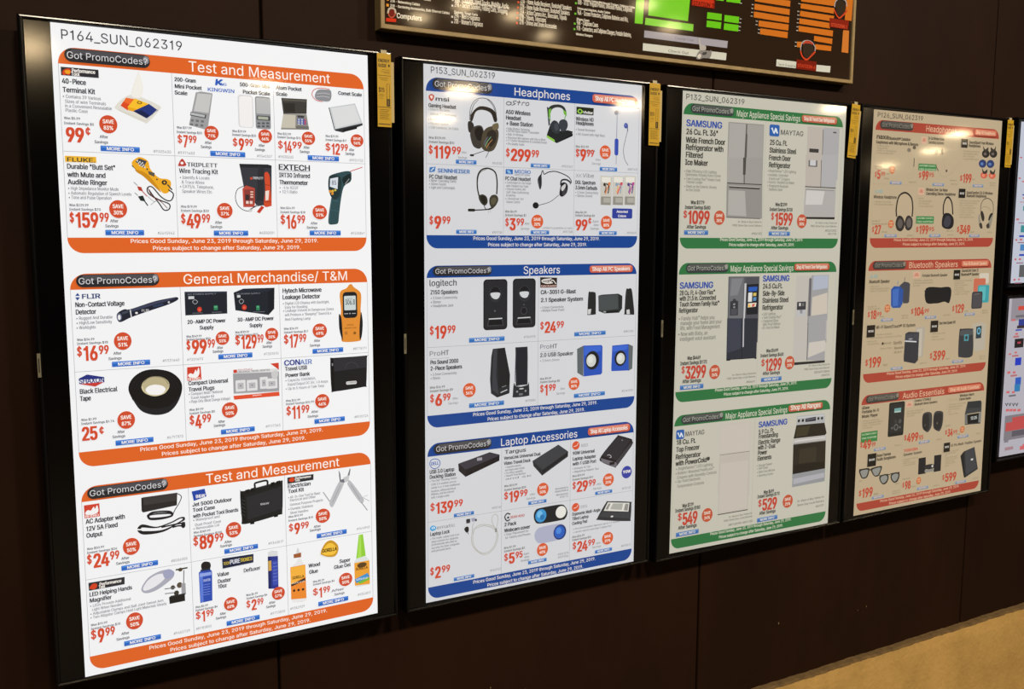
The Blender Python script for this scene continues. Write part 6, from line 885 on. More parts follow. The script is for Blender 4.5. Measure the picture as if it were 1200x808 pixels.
  (1,'brand_logo',[['R','2c5ca4',301.4,66.6,338.3,97.5,5],['P','d8e0e8',[307.1,77.4,312,74.1,317.8,86.2,322.3,74.1,327.7,76.9,333.5,89,328.4,89.9,323.7,83.3,320.7,91,315.4,89.4,311.6,81.8]],['T','MAYTAG',343.1,91.6,86.3,13,'3a3430',1]]),
  (1,'save_badge',[['E','ob',437.1,324.3,18.7,19.4],['T','SAVE',425.4,322.3,23.2,8.2,'w',2],['T','30%',426.7,335.9,20.6,8.2,'w',2]]),
  (1,'price_lettering',[['T','$',319.7,320.6,10.4,17,'r',2],['T','1599',332.8,336,70.1,33,'r',4]]),
  (1,'info_button',[['R','bb',313,353.5,392.8,365,1],['R','bl',314,354.3,391.8,357.7,0.5],['T','MORE INFO',324.9,362.5,55.9,6.4,'w',2]]),
  (1,'title_lettering',[['T','Major Appliance Special Savings',182,53,232.2,16,'w',0]]),
  (1,'promo_button',[['R','pd',25.8,31.1,171.7,54.4,11.6],['R','pm',35.9,32.3,170.2,41.6,4.4],['R','ph',160.1,33.5,169.7,46.9,4.9],['T','Got PromoCodes?',30.8,48.6,131.7,11.6,'pt',0]]),
  (1,'shop_button',[['R','sd',421.7,36.6,559.9,55.2,7.3],['R','sb',420.7,34.1,558.9,52.7,7.3],['R','sl',425.7,35.3,553.9,40.5,2.9],['T','Shop All French Door Refrigerators',429,48.3,121.6,9.9,'w',2]]),
  (1,'footer_lettering',[['T','Prices Good Sunday, June 23, 2019 through Saturday, June 29, 2019.',138.6,380,305.8,8,'w',1],['T','Prices subject to change after Saturday, June 29, 2019.',170.4,393.6,241.3,8,'w',1]]),
  (2,'header_band',[['H','band',4.2,437.4,586.5,467.5,29,1]]),
  (2,'footer_band',[['H','band',4.2,777.4,586.5,806,27,0]]),
  (2,'cell_lines',[['L','ln',0.7,[4.5,467.5,4.5,777.4]]]),
  (2,'cell_lines',[['L','ln',0.7,[586.2,467.5,586.2,777.4]]]),
  (2,'cell_lines',[['L','ln',0.7,[289.6,467.5,289.6,777.4]]]),
  (2,'product_picture',[['P','55565c',[174.4,475,286.4,476,288.7,658.2,176.7,653]],['P','6a6b70',[177.8,477.6,229.9,477.7,231.3,594,179.8,593.1]],['P','7c7d82',[186.3,480.8,225.9,480.8,209.1,525.2,182.2,527.8]],['P','4c4d54',[237.1,477.2,284.7,477.2,287.2,595,235.5,593.8]],['P','c0c0c4',[232.8,494.2,239.6,494.3,238,655.8,233,655.6]],['P','1e2026',[241.4,497.5,284.8,496.3,284.7,579.8,242.9,580.1]],['P','2858b0',[247.7,504.6,280.1,503.9,279,516,247.4,516.6]],['P','d8d8d8',[247.6,519.8,262,519.5,261.6,544.9,247.1,545.2]],['P','c8b460',[265.5,520.8,277.5,520.4,277.1,529.4,265.1,529.7]],['P','5a88b8',[266.1,532.9,278.1,532.6,276.9,542.8,265.8,543.1]],['P','e0d8c8',[248.2,549,278.8,547.9,276.8,558.8,247,560.4]],['P','c85a48',[263.2,551.4,273.8,550.4,269.9,558.6,262.3,559]],['P','e8b848',[249.2,552.2,256.8,551.8,256.3,559.4,248.7,559.2]],['P','34353a',[183.3,541.9,191.5,541.2,193.8,535.6,202.1,535.8,204,540.3,211.6,541.7,212.6,580.6,183.4,580.6]],['E','8a8a90',197.8,550.2,4.2,2.8],['E','8a8a90',198.1,558.1,3.8,2.5],['P','4a4b52',[187.5,562.5,208.4,562.5,208.3,578.9,186.6,578.8]],['L','1a1b20',1.8,[177.5,596.8,287.3,596.9]],['P','3a3b42',[176.7,598,229.4,598.1,231.3,655.5,176.7,653]],['P','2c2f3a',[174.6,587.6,285.3,591.5,285.7,701.7,176.4,701.5]],['P','3a3e4c',[177.1,587.7,224.7,589.4,227,672.3,178.9,682.6]],['P','bcbcc2',[231.5,589.6,235.7,589.7,237.8,668,233.6,669.4]],['L','14151a',1.4,[231.8,667.7,231.8,702.7]],['P','1a1b20',[176.3,699,286.4,699.8,285.8,703.7,279.8,704.7,279.6,702.1,190.5,701.7,190.6,703.6,177.3,703.5]]]),
  (2,'product_picture',[['P','b8b4ae',[425.7,476.6,481.3,476.1,482.4,667.2,426.4,664.6]],['P','9a9a9c',[485.9,476.1,555.8,475.7,558.5,670.8,485.2,667.4]],['P','a8b0c0',[494.3,477.5,554,477,554.3,513.1,493.9,518.6]],['P','c4bcb0',[493.3,538.4,553.3,526.5,556.1,587,491.8,591.6]],['P','b0aeac',[492.2,598.3,557.4,607.2,558.9,661.3,486.1,651.4]],['P','77757a',[477.2,485.2,488.2,484.1,488.8,618.1,476.7,617.7]],['L','4a484a',2.4,[482.5,482,484.3,667.3]],['R','3a3a3e',433.5,550.1,468.6,573.6,2],['R','c4c2c0',441,553.6,448.8,562.4,1],['R','6a6a6e',453.8,554,461.6,562.8,1],['P','b4b4b8',[433.9,573.2,467.7,572.9,467.7,604.7,434.8,604.8]],['P','8a8a90',[444.9,573.5,456.7,573.2,455.5,583.7,448.2,584.2]],['P','b8b4ae',[423.1,589.7,478,591.5,479.9,718.4,426.8,718.7]],['P','9c9c9e',[480.7,591.6,552.8,594,554.3,725.9,481.7,718.5]],['P','b8b4b0',[432.1,669.3,474.6,651.2,476.1,678,429.1,695.6]],['P','c4beb6',[487.1,668.5,553.4,664.9,553.4,695.3,485.1,711.9]],['L','4a484a',2.4,[480.1,611.5,481.8,719.8]],['P','2c2a2a',[432.4,722.4,555.1,723.2,554.6,730,432,730.3]]]),
  (2,'caption_lettering',[['T','28 Cu. Ft. 4-Door Flex™',7.5,521.2,120.7,12,'k',3],['T','with 21.5 in. Connected',8.1,535.8,124,12,'k',3],['T','Touch Screen Family Hub™',8.7,551,135.5,12,'k',3],['T','Refrigerator',7,567.4,63.7,12,'k',3]]),
  (2,'caption_lettering',[['T','• Family Hub™ helps you',6.9,587.6,122.5,10.5,'g',1],['T','manage your home and your',13.6,600,140.9,10.5,'g',1],['T','life, with Food Management',13.3,612.9,135.6,10.5,'g',1],['T','• Now with Bixby, an',6.9,628.5,99.9,10.5,'g',1],['T','intelligent voice assistant',12.9,641.7,122.2,10.5,'g',1]]),
  (2,'caption_lettering',[['T','Was $4469',40,693.3,45.4,9.5,'k',3],['T','Instant Savings $1170',16.9,706.2,90.8,9.5,'k',3]]),
  (2,'caption_lettering',[['T','After Savings',25.8,755,63.7,9.5,'k',3]]),
  (2,'caption_lettering',[['T','In-Store or Buy Online for',199.3,746.2,86.9,5,'d',0],['T','FREE Same Day Local Delivery',180.5,755.2,104.4,5,'d',0],['T','#9066411',252,769.6,31,6,'d',0]]),
  (2,'brand_logo',[['T','SAMSUNG',6.9,503.9,114.1,16,'2c4a9c',3]]),
  (2,'save_badge',[['E','ob',135.6,731.4,19,19.7],['T','SAVE',123.9,729.5,23.5,8.3,'w',2],['T','26%',125.2,743.2,20.9,8.3,'w',2]]),
  (2,'price_lettering',[['T','$',21.6,727.5,11,17,'r',2],['T','3299',34,743.8,72.8,33,'r',4]]),
  (2,'info_button',[['R','bb',18.1,760.7,97.8,772.7,1],['R','bl',19.1,761.5,96.8,765,0.5],['T','MORE INFO',30.1,770.1,55.8,6.7,'w',2]]),
  (2,'caption_lettering',[['T','24.5 Cu.Ft.',298.7,510,74.4,13.5,'k',3],['T','Side-By-Side',299.7,529.9,82.4,13.5,'k',3],['T','Stainless Steel',299,549.1,99.4,13.5,'k',3],['T','Refrigerator',300,569.1,78.9,13.5,'k',3],['T','• LED Lighting',299,583.8,51.5,7.5,'g',1],['T','• Twin Cooling Plus™',299.5,593.5,73.7,7.5,'g',1],['T','• Tempered Glass',299.1,603.2,63,7.5,'g',1],['T','Spill-Proof Shelves',303.9,612.4,66.7,7.5,'g',1],['T','• In-Door Ice Maker',300.1,621.9,68.4,7.5,'g',1]]),
  (2,'caption_lettering',[['T','Was $1699',320.9,688,45.8,9,'k',3],['T','Instant Savings $400',299.7,700.6,88.2,9,'k',3]]),
  (2,'caption_lettering',[['T','After Savings',311,751.3,65.3,9,'k',3]]),
  (2,'caption_lettering',[['T','In-Store or Buy Online for',489.4,737.7,85.7,5,'d',0],['T','FREE Same Day Local Delivery',471.4,747.4,104.3,5,'d',0],['T','RS25H5111SR/AA',513,758.7,63.4,6,'d',0],['T','#9009704',542.8,769.4,34.3,6,'d',0]]),
  (2,'brand_logo',[['T','SAMSUNG',297.7,490.2,101,16,'2c4a9c',3]]),
  (2,'save_badge',[['E','ob',412.4,721.9,18.6,19.3],['T','SAVE',400.9,720,23.1,8.1,'w',2],['T','23%',402.2,733.5,20.5,8.1,'w',2]]),
  (2,'price_lettering',[['T','$',303.5,724.8,13.1,17,'r',2],['T','1299',318.3,740,64.6,33,'r',4]]),
  (2,'info_button',[['R','bb',305.3,758.8,383,770.3,1],['R','bl',306.3,759.6,382,763,0.5],['T','MORE INFO',316.9,767.8,54.4,6.4,'w',2]]),
  (2,'title_lettering',[['T','Major Appliance Special Savings',179.1,461.8,233,16,'w',0]]),
  (2,'promo_button',[['R','pd',25.8,439.2,171.7,463.3,12],['R','pm',36.3,440.4,170.2,450,4.5],['R','ph',159.7,441.6,169.7,455.5,5.1],['T','Got PromoCodes?',30.8,457.3,131.7,12,'pt',0]]),
  (2,'shop_button',[['R','sd',416.6,444.7,555.9,464,7.5],['R','sb',415.6,442.2,554.9,461.5,7.5],['R','sl',420.6,443.4,549.9,448.8,3],['T','Shop All French Door Refrigerators',423.9,457,122.6,10.2,'w',2]]),
  (2,'footer_lettering',[['T','Prices Good Sunday, June 23, 2019 through Saturday, June 29, 2019.',138.6,785.5,305.8,8,'w',1],['T','Prices subject to change after Saturday, June 29, 2019.',170.4,799.1,241.3,8,'w',1]]),
  (3,'header_band',[['H','band',4.2,840.8,586.5,870,29,1]]),
  (3,'footer_band',[['H','band',4.2,1178.8,586.5,1207.5,27,0]]),
  (3,'cell_lines',[['L','ln',0.7,[4.5,870,4.5,1178.8]]]),
  (3,'cell_lines',[['L','ln',0.7,[586.2,870,586.2,1178.8]]]),
  (3,'cell_lines',[['L','ln',0.7,[289.6,870,289.6,1178.8]]]),
  (3,'product_picture',[['P','bcb6ac',[162.7,879.7,272.8,877.9,275.2,963.5,163,961.8]],['P','c0bab0',[164.9,881.8,270.7,880.1,273.4,961.7,165.4,959.8]],['P','b8b2a8',[163.2,966.7,275.4,966.8,278.8,1090.7,162.2,1076.1]],['L','8a8278',2,[164.3,964.2,274.4,964.4]],['P','b8b2a8',[166.9,987.7,273.6,990.3,275.8,1132.6,164.2,1132]],['P','beb8ae',[169.8,988,270.1,990,270.9,1127.5,168.6,1127.3]],['L','2c2624',2.2,[164.3,1132.4,274.6,1132.5]]]),
  (3,'product_picture',[['P','a8aaac',[451.9,879.8,565.3,881.2,566.3,910.4,450.9,906.1]],['P','bcbec0',[454.6,882.5,563.3,883.5,563.6,888.2,454.8,886.8]],['E','1e1e20',460.3,894,4.6,4.6],['E','1e1e20',476.2,894.2,4.7,4.6],['E','1e1e20',539.3,894,4.3,4.4],['E','1e1e20',554,894.3,4.4,4.4],['P','2a2c34',[486.1,890.1,528.6,887.5,529.3,900,486.7,900]],['P','565864',[489.7,892.2,525.3,889.7,525.6,894.4,489.9,896.6]],['P','26221c',[450.9,906.1,565.3,908.7,576,941,569.4,946.1,441.4,944.6,443.5,938]],['P','3c3626',[454.1,911.3,506.9,911.7,495.8,939.8,449.5,940.1]],['P','b4b2b0',[443.1,945.3,574.6,946.6,575.5,961.1,441.5,960.9]],['P','d0cecc',[445.9,951.1,569.7,951.8,569.9,954.3,446.1,954.2]],['P','6a6866',[442.3,960,574.7,961.7,574.8,963,441.5,961.8]],['P','28241e',[441.6,962.4,573.9,963.5,576.2,1056.3,443.4,1053.7]],['P','343024',[468.4,977.4,536.6,978.1,535,1021.8,466.7,1020.7]],['P','1c1914',[449.9,1021.9,572.1,1025.8,573.9,1054.4,447.4,1051.1]],['P','8e9094',[443.4,1053.7,576.2,1057.2,575.7,1076.2,442.1,1060.7]],['P','8e9094',[444,1049.8,575.7,1046.9,576.8,1085.6,443.7,1088.3]],['P','a8a8b0',[447.3,1063.9,572.6,1059.7,573.5,1073.9,448.2,1080.1]]]),
  (3,'caption_lettering',[['T','18 Cu. Ft.',11.5,920.1,66.9,13,'k',3],['T','Top Freezer',11.5,939.5,79.9,13,'k',3],['T','Refrigerator',10.2,959.5,86,13,'k',3],['T','with PowerCold®',10.9,977.2,118,13,'k',3],['T','• BrightSeries™ LED Lighting',12.6,989.9,127.6,8,'g',1],['T','• Bottom-Mounted FreshLock™',11.4,1001.8,134.2,8,'g',1],['T','Crispers with Humidity Controls',17.4,1013.8,137.1,8,'g',1],['T','• Up-front Electronic',11.5,1024.5,87.4,8,'g',1],['T','Temperature Controls',17.5,1037.9,93.4,8,'g',1]]),
  (3,'caption_lettering',[['T','Was $729',38.2,1094.8,39,9.5,'k',3],['T','Instant Savings $180',14.6,1105.8,86.2,9.5,'k',3]]),
  (3,'caption_lettering',[['T','After Savings',26.5,1154.7,64.1,9.5,'k',3]]),
  (3,'caption_lettering',[['T','In-Store or Buy Online for',205.2,1146.4,86.6,5,'d',0],['T','FREE Same Day Local Delivery',186.8,1155.4,105.4,5,'d',0],['T','MRT118FFFH  #9017130',204.6,1170.3,88.4,6,'d',0]]),
  (3,'brand_logo',[['R','2c5ca4',10,879.9,37.1,905.6,5],['P','d8e0e8',[13.5,888.3,17.4,886.2,21.7,897.2,25.3,886.9,29.3,889.2,34.5,900.3,30.5,900.6,27.1,894,25,900.1,21,899.7,17.6,893.7]],['T','MAYTAG',40.8,899.7,66,13,'3a3430',1]]),
  (3,'save_badge',[['E','ob',126,1127.3,19.1,19.4],['T','SAVE',114.1,1125.3,23.7,8.1,'w',2],['T','24%',115.5,1138.9,21,8.1,'w',2]]),
  (3,'price_lettering',[['T','$',23.4,1128.5,14,18,'r',2],['T','549',39,1144,54.4,33,'r',4]]),
  (3,'info_button',[['R','bb',19.3,1162.3,97.5,1174.3,1],['R','bl',20.3,1163.1,96.5,1166.6,0.5],['T','MORE INFO',31,1171.6,54.7,6.7,'w',2]]),
  (3,'caption_lettering',[['T','5.9 Cu. Ft.',304,918.2,58.6,12.5,'k',3],['T','Freestanding',304.7,931.5,74.1,12.5,'k',3],['T','Electric Range',303.9,948.3,84.8,12.5,'k',3],['T','with 2-Dual',303.1,963.2,66.8,12.5,'k',3],['T','Power',303.8,978.3,35.2,12.5,'k',3],['T','Elements',303.1,994.5,53.8,12.5,'k',3]]),
  (3,'caption_lettering',[['T','• Storage Drawer',302.3,1011.9,57.9,6.5,'g',1],['T','• Self Clean',302.8,1020.4,42.5,6.5,'g',1],['T','• Glide Oven Window',303.3,1030.8,68.6,6.5,'g',1],['T','• Warming Center',303.8,1041.1,62.1,6.5,'g',1]]),
  (3,'caption_lettering',[['T','Was $699',331.9,1093.8,39.7,9.5,'k',3],['T','Instant Savings $170',308.6,1104,85.4,9.5,'k',3]]),
  (3,'caption_lettering',[['T','After Savings',318.2,1153.6,62.6,9.5,'k',3]]),
  (3,'caption_lettering',[['T','In-Store or Buy Online for',466.3,1135.5,109.7,6.5,'d',0],['T','Same Day Local Delivery',467,1147.7,109.8,6.5,'d',0],['T','#9007377',542.7,1161.3,33.6,6.5,'d',0]]),
  (3,'brand_logo',[['T','SAMSUNG',302.3,899.2,110.9,16,'2c4a9c',3]]),
  (3,'save_badge',[['E','ob',427.3,1127.3,20,19.5],['T','SAVE',414.9,1125.3,24.8,8.2,'w',2],['T','25%',416.3,1139,22,8.2,'w',2]]),
  (3,'price_lettering',[['T','$',312.2,1128.4,13.1,18,'r',2],['T','529',327.2,1142.1,59.1,33,'r',4]]),
  (3,'info_button',[['R','bb',310.4,1162.5,388.6,1174.5,1],['R','bl',311.4,1163.3,387.6,1166.8,0.5],['T','MORE INFO',322.1,1171.9,54.8,6.7,'w',2]]),
  (3,'title_lettering',[['T','Major Appliance Special Savings',179.3,864.5,231.7,16,'w',0]]),
  (3,'promo_button',[['R','pd',25.8,842.6,171.7,865.9,11.7],['R','pm',36,843.7,170.2,853.1,4.4],['R','ph',160,844.9,169.7,858.3,5],['T','Got PromoCodes?',30.8,860.1,131.7,11.7,'pt',0]]),
  (3,'shop_button',[['R','sd',416.1,848,553.2,866.7,7.3],['R','sb',415.1,845.5,552.2,864.2,7.3],['R','sl',420.1,846.7,547.2,851.9,2.9],['T','Shop All Ranges',423.3,859.8,120.7,14,'w',2]]),
  (3,'footer_lettering',[['T','Prices Good Sunday, June 23, 2019 through Saturday, June 29, 2019.',138.6,1186.9,305.8,8,'w',1],['T','Prices subject to change after Saturday, June 29, 2019.',170.4,1200.5,241.3,8,'w',1]]),
 ],
 [
  (0,'heading_lettering',[['T','P126_SUN_062319',14.9,21,199.5,13.7,'k',0]]),
  (1,'header_band',[['H','band',10.5,28.5,585.5,57.8,29,1]]),
  (1,'footer_band',[['H','band',10.5,372.6,585.5,401.5,27,0]]),
  (1,'cell_lines',[['L','ln',0.7,[10.8,57.8,10.8,372.6]],['L','ln',0.7,[585.2,57.8,585.2,372.6]],['L','ln',0.7,[10.5,213.4,585.5,213.4]],['L','ln',0.7,[203,57.8,203,372.6]],['L','ln',0.7,[397,57.8,397,372.6]]]),
  (1,'product_picture',[['E','7a7060',159.9,109.9,8.5,6.3],['E','5a5248',183,101.6,7.6,5.7],['C','a89c88',1.2,[158,114.7,160.4,133.7,188.5,171,173.6,193.8,154.3,188,181.8,177.6]],['L','3a342c',3,[184.9,132.7,185.1,158.3]],['C','a89c88',1.2,[183.3,105.7,184.9,132.7]]]),
  (1,'product_picture',[['S','5a5244',[276.5,111.7,285.6,103.2,292.2,111,287,119.4,279.5,118]],['S','5a5244',[304.9,109.5,312.4,98.8,317,111.7,312.5,117.7]],['C','a0947e',1.2,[284.5,119.5,289.9,155,317,183.5,361.1,172.3,389,143.4]],['L','4a4438',3,[287.5,155.1,298.4,167.7]],['E','4a4438',336.5,165.9,4.5,3.9],['C','a0947e',1.2,[314,117.6,324.2,150.6,336.4,164.9]]]),
  (1,'product_picture',[['E','2a2622',523.3,106.6,19.1,12.8],['E','6a5e58',520.2,107.4,7.4,4.7],['E','2a2622',562.1,105,19.3,12.8],['E','6a5e58',558.9,105.8,7.5,4.7],['S','3a352e',[507.9,83,519.4,93.3,533.6,85.9,533.6,97.4,514.8,100.2]],['S','3a352e',[572.7,80.2,563,91.4,547.4,85.3,549.5,96.7,568.9,98]]]),
  (1,'product_picture',[['E','2c3c68',510.3,138.1,19,12.8],['E','5a78b0',507.2,138.8,7.4,4.7],['E','2c3c68',550.1,137.7,19.2,12.8],['E','5a78b0',547,138.5,7.5,4.7],['E','c86048',520.4,174.1,17.5,10.1],['E','d88870',517.3,174.9,7.4,4.7],['E','c86048',562,174.3,17.7,10.2],['E','d88870',558.9,175,7.5,4.7],['S','3a352e',[508.9,151.9,520.4,162.3,534.6,155.1,534.6,166.6,515.7,169.2]],['S','3a352e',[575.5,151.4,565.8,162.6,550.2,156.3,552.3,167.8,571.8,169.2]]]),
  (1,'product_picture',[['C','2c2822',5.5,[120.5,308.8,117.1,283.3,126.1,248.2,153.3,236.5,180.5,250.4,189.9,279.1,189.3,308.1]],['S','2e2a28',[117,324.7,125.9,307.1,142.3,306.9,155.2,321.2,155.8,340.5,143.5,352,126.8,348.6,118.9,337.4]],['S','5a5450',[125.2,327.8,135.8,313.4,148.4,324.5,144.9,340.5,133.3,342.2]],['S','34302e',[157.3,324.4,165.9,306.7,180,305.6,192,317.7,192.1,337.1,181.1,348.7,166.7,347.5,159.3,337.2]],['S','625a56',[164.9,324.4,175.7,311.4,186,321,184.9,337.1,171.8,340.4]]]),
  (1,'product_picture',[['C','262220',5.5,[332.8,300.1,331.8,270.5,342.5,248.9,357.5,248.7,371.7,266.6,378.1,299.7]],['S','1e1c20',[327.7,323.2,331.9,301.8,346.4,295,366.8,298.1,383.2,312.9,383.1,334.5,368.2,344.5,345.5,343.6,330.8,336.4]],['S','3c3a44',[336.2,323.2,347.2,304.9,365,306.4,371.4,322.9,360.1,337.9,342.3,336.4]]]),
  (1,'product_picture',[['T','#8874114',351.3,352.9,34.4,4.5,'g',0]]),
  (1,'product_picture',[['T','#8874122',358.4,365.4,28.4,4.5,'g',0]]),
  (1,'product_picture',[['C','3a342c',2.4,[514.8,288,514.1,267.7,525.8,251.3,549.4,246.8,571.9,258.3,578.3,280.4,576.6,297.5]],['C','8a8068',1.6,[510.3,284.7,525.3,274.3,549.4,275.7,569.2,287.4]],['S','2e2a26',[513.6,291.4,523.8,287.9,534.4,304.8,533.4,317.7,523.8,316.8]],['S','2e2a26',[555.8,316.5,559.7,301.1,569.7,292.5,576.6,297.5,571.6,313]],['S','8e8878',[504.2,305.1,511.4,296.5,515.7,315.2,528.4,338.9,520.9,343,510.3,332.2]],['S','8e8878',[565,311.3,575.7,299.3,577.6,307.8,568.6,338.7,558.1,342.2,546.9,337.1]],['S','3c3630',[510,328.8,521.9,325.3,528.1,340.6,518.1,342.3]],['S','3c3630',[546.5,332,559.2,325.1,563.2,338.7,552.8,342.2]]]),
  (1,'caption_lettering',[['T','Bluetooth® Isolation',68.2,83.4,94.8,8.5,'k',3],['T','Earphones with Microphone & Remote',14.8,96.5,183.5,8.5,'k',3],['T','• Wireless connectivity',16.8,105,54.5,5,'lg',0],['T','• Rechargeable battery',17.3,111.8,47.6,5,'lg',0],['T','• Built-in microphone',17.8,118.7,83.5,5,'lg',0],['T','• Long range audio',18.3,125.5,72.9,5,'lg',0]]),
  (1,'caption_lettering',[['T','Was $10.99',14.4,164.7,28,4.5,'d',0],['T','Instant Savings $5',14.9,171.9,59,4.5,'d',0],['T','After',63.1,185,14.7,4.5,'d',0]]),
  (1,'caption_lettering',[['T','Savings',55.9,198.7,21.1,4.5,'d',0]]),
  (1,'brand_logo',[['T','naxa',15.2,82.8,52.1,13,'k',3]]),
  (1,'save_badge',[['E','ob',89.1,170.4,11.5,11.9],['T','SAVE',81.2,169.4,15.7,5,'w',2],['T','50%',82.6,176.9,13.8,5,'w',2]]),
  (1,'price_lettering',[['T','$',16.5,192.7,6.3,13.9,'r',2],['T','5',25,198.6,15.8,25.2,'r',3],['T','99',41.6,190.1,18.2,12.6,'r',2]]),
  (1,'info_button',[['R','bb',82,204.3,133,212.8,1],['R','bl',83,205.1,132,207.4,0.5],['T','MORE INFO',89.6,211,35.7,4.8,'w',2]]),
  (1,'caption_lettering',[['T','#8960321',165.2,207.2,32.3,5,'g',0]]),
  (1,'caption_lettering',[['T','In-Ear Wireless Noise-',242.7,75.2,76.5,8.5,'k',3],['T','Cancelling Earphones',243.7,87,71.6,8.5,'k',3]]),
  (1,'caption_lettering',[['T','• Wireless connectivity',238.4,104.9,73.5,5,'lg',0],['T','• Rechargeable battery',239.1,113.3,53.7,5,'lg',0],['T','• Built-in microphone',239.7,121.6,29.2,5,'lg',0]]),
  (1,'brand_logo',[['R','cba58c',211.3,68.3,235.2,89,1],['T','JBL',215.3,81.9,16.4,9,'b8604c',2]]),
  (1,'offer_label',[['R','3c7a42',204.3,148,286.5,167.8,1],['T','CUSTOMER FAVORITE',207.8,156.4,74.7,5,'c8d8b8',1],['T','FREE SHIPPING',208.7,167,74.8,5,'c8d8b8',1]]),
  (1,'price_lettering',[['T','$',207.6,189.6,11.5,13.9,'r',2],['T','99',221.6,195.7,31.5,25.2,'r',3],['T','95',253.7,186.4,24.4,12.6,'r',2]]),
  (1,'info_button',[['R','bb',272.8,204.7,326.2,213.2,1],['R','bl',273.8,205.5,325.2,207.8,0.5],['T','MORE INFO',280.8,211.3,37.4,4.8,'w',2]]),
  (1,'caption_lettering',[['T','SoundSport Free Wireless',435.5,78.3,123,8.5,'k',3],['T','Headphones',433.4,88.6,59.3,8.5,'k',3]]),
  (1,'caption_lettering',[['T','• Wireless connectivity',406,104.7,82.8,5,'lg',0],['T','• Rechargeable battery',406.7,112.6,75,5,'lg',0],['T','• Built-in microphone',407.4,120.5,56.7,5,'lg',0],['T','• Long range audio',408.1,128.4,80.3,5,'lg',0]]),
  (1,'caption_lettering',[['T','Available in 3',352.1,196.3,35.4,4.5,'d',0],['T','#8807124',359.1,207.9,31.4,4.5,'g',0]]),
  (1,'caption_lettering',[['T','Each',461,191,12.5,5,'d',0]]),
  (1,'caption_lettering',[['T','#8795304',550.4,199.7,27.9,4.5,'g',0],['T','#8795312',551.1,207.2,27.9,4.5,'g',0]]),
  (1,'brand_logo',[['R','1a1714',397.6,66.1,428.6,92.5,0],['T','BOSE',403.3,82.5,20.9,6,'d8d4cc',2]]),
  (1,'price_lettering',[['T','$',401,193.6,10.7,14.8,'r',2],['T','199',414.3,199.9,43.9,26.9,'r',3]]),
  (1,'info_button',[['R','bb',465.3,203.9,517.8,212.4,1],['R','bl',466.3,204.7,516.8,207,0.5],['T','MORE INFO',473.2,210.5,36.8,4.8,'w',2]]),
  (1,'caption_lettering',[['T','Wireless Headphone',14.8,255.4,99.8,9,'k',2],['T','• Wireless connectivity',17.5,267.5,73,5,'lg',0],['T','• Rechargeable battery',18,275,83.2,5,'lg',0]]),
  (1,'caption_lettering',[['T','Was $49.97',13.5,324.2,35.3,4.5,'d',0],['T','Instant Savings $22',14.1,332.3,66.5,4.5,'d',0]]),
  (1,'caption_lettering',[['T','After Savings',56.6,356,22.9,4.5,'d',0]]),
  (1,'caption_lettering',[['T','#9008112',167.3,366.8,29.5,4.5,'g',0]]),
  (1,'brand_logo',[['T','JLAB',18.1,239.7,34.4,10,'86a6a4',2]]),
  (1,'save_badge',[['E','ob',95.2,330.6,12,12.1],['T','SAVE',87.2,329.3,15.7,5,'w',2],['T','45%',88.7,336.9,13.9,5,'w',2]]),
  (1,'price_lettering',[['T','$',15.6,353.6,7.2,13.9,'r',2],['T','27',25.1,359.9,28.6,25.2,'r',3]]),
  (1,'info_button',[['R','bb',69.8,361.1,122.6,369.6,1],['R','bl',70.8,361.9,121.6,364.1,0.5],['T','MORE INFO',77.7,367.7,36.9,4.8,'w',2]]),
  (1,'caption_lettering',[['T','Wireless Over-Ear Noise',243.6,229.1,100.6,8.5,'k',3],['T','Cancelling Stereo Headphone',244.6,241.1,139,8.5,'k',3],['T','• Wireless connectivity',209,254.4,27,5,'lg',0],['T','• Rechargeable battery',209.6,262.1,63.5,5,'lg',0],['T','• Built-in microphone',210.2,269.8,51.3,5,'lg',0],['T','• Long range audio',210.8,277.5,70,5,'lg',0]]),
  (1,'brand_logo',[['R','cba58c',209.2,220.9,235,242.9,1],['T','JBL',213.2,234.9,18.3,9,'b8604c',2]]),
  (1,'offer_label',[['R','3c7a42',205.4,306,286.9,328.1,1],['T','CUSTOMER FAVORITE',208.9,314.6,73.9,5,'c8d8b8',1],['T','FREE SHIPPING',209.8,325.2,73.9,5,'c8d8b8',1]]),
  (1,'price_lettering',[['T','$',207.2,353.2,11.5,13.9,'r',2],['T','199',221.2,359.6,44.2,25.2,'r',3],['T','95',266.2,351.1,25.6,12.6,'r',2]]),
  (1,'info_button',[['R','bb',269.9,360.9,321.3,369.4,1],['R','bl',270.9,361.7,320.3,363.9,0.5],['T','MORE INFO',277.6,367.5,36,4.8,'w',2]]),
  (1,'caption_lettering',[['T','QuietComfort 35 II Wireless',435.8,234.2,131.7,8.2,'k',3],['T','Bluetooth Headphones',436.7,244.2,99.6,8.2,'k',3]]),
  (1,'caption_lettering',[['T','• Wireless connectivity',399.9,257.8,103.8,4.5,'lg',0],['T','• Rechargeable battery',400.5,265.1,90.1,4.5,'lg',0],['T','• Built-in microphone',401.2,272.5,71.3,4.5,'lg',0],['T','• Long range audio',401.8,279.8,83.8,4.5,'lg',0],['T','• Easy to carry',402.4,287.1,69.2,4.5,'lg',0],['T','• Voice control',403.1,294.4,76.6,4.5,'lg',0],['T','• Wireless connectivity',403.7,301.7,60.9,4.5,'lg',0],['T','• Rechargeable battery',404.3,309,79.2,4.5,'lg',0]]),
  (1,'caption_lettering',[['T','Each',466.3,356,18.8,5,'d',0]]),
  (1,'caption_lettering',[['T','#9013114',550.9,356.5,24.7,4.5,'g',0]]),
  (1,'brand_logo',[['R','1a1714',397.6,219,429.8,247.6,0],['T','BOSE',403.5,236.4,21.7,6,'d8d4cc',2]]),
  (1,'price_lettering',[['T','$',399.4,352.8,9.7,14.8,'r',2],['T','349',411.7,359.4,53.3,26.9,'r',3]]),
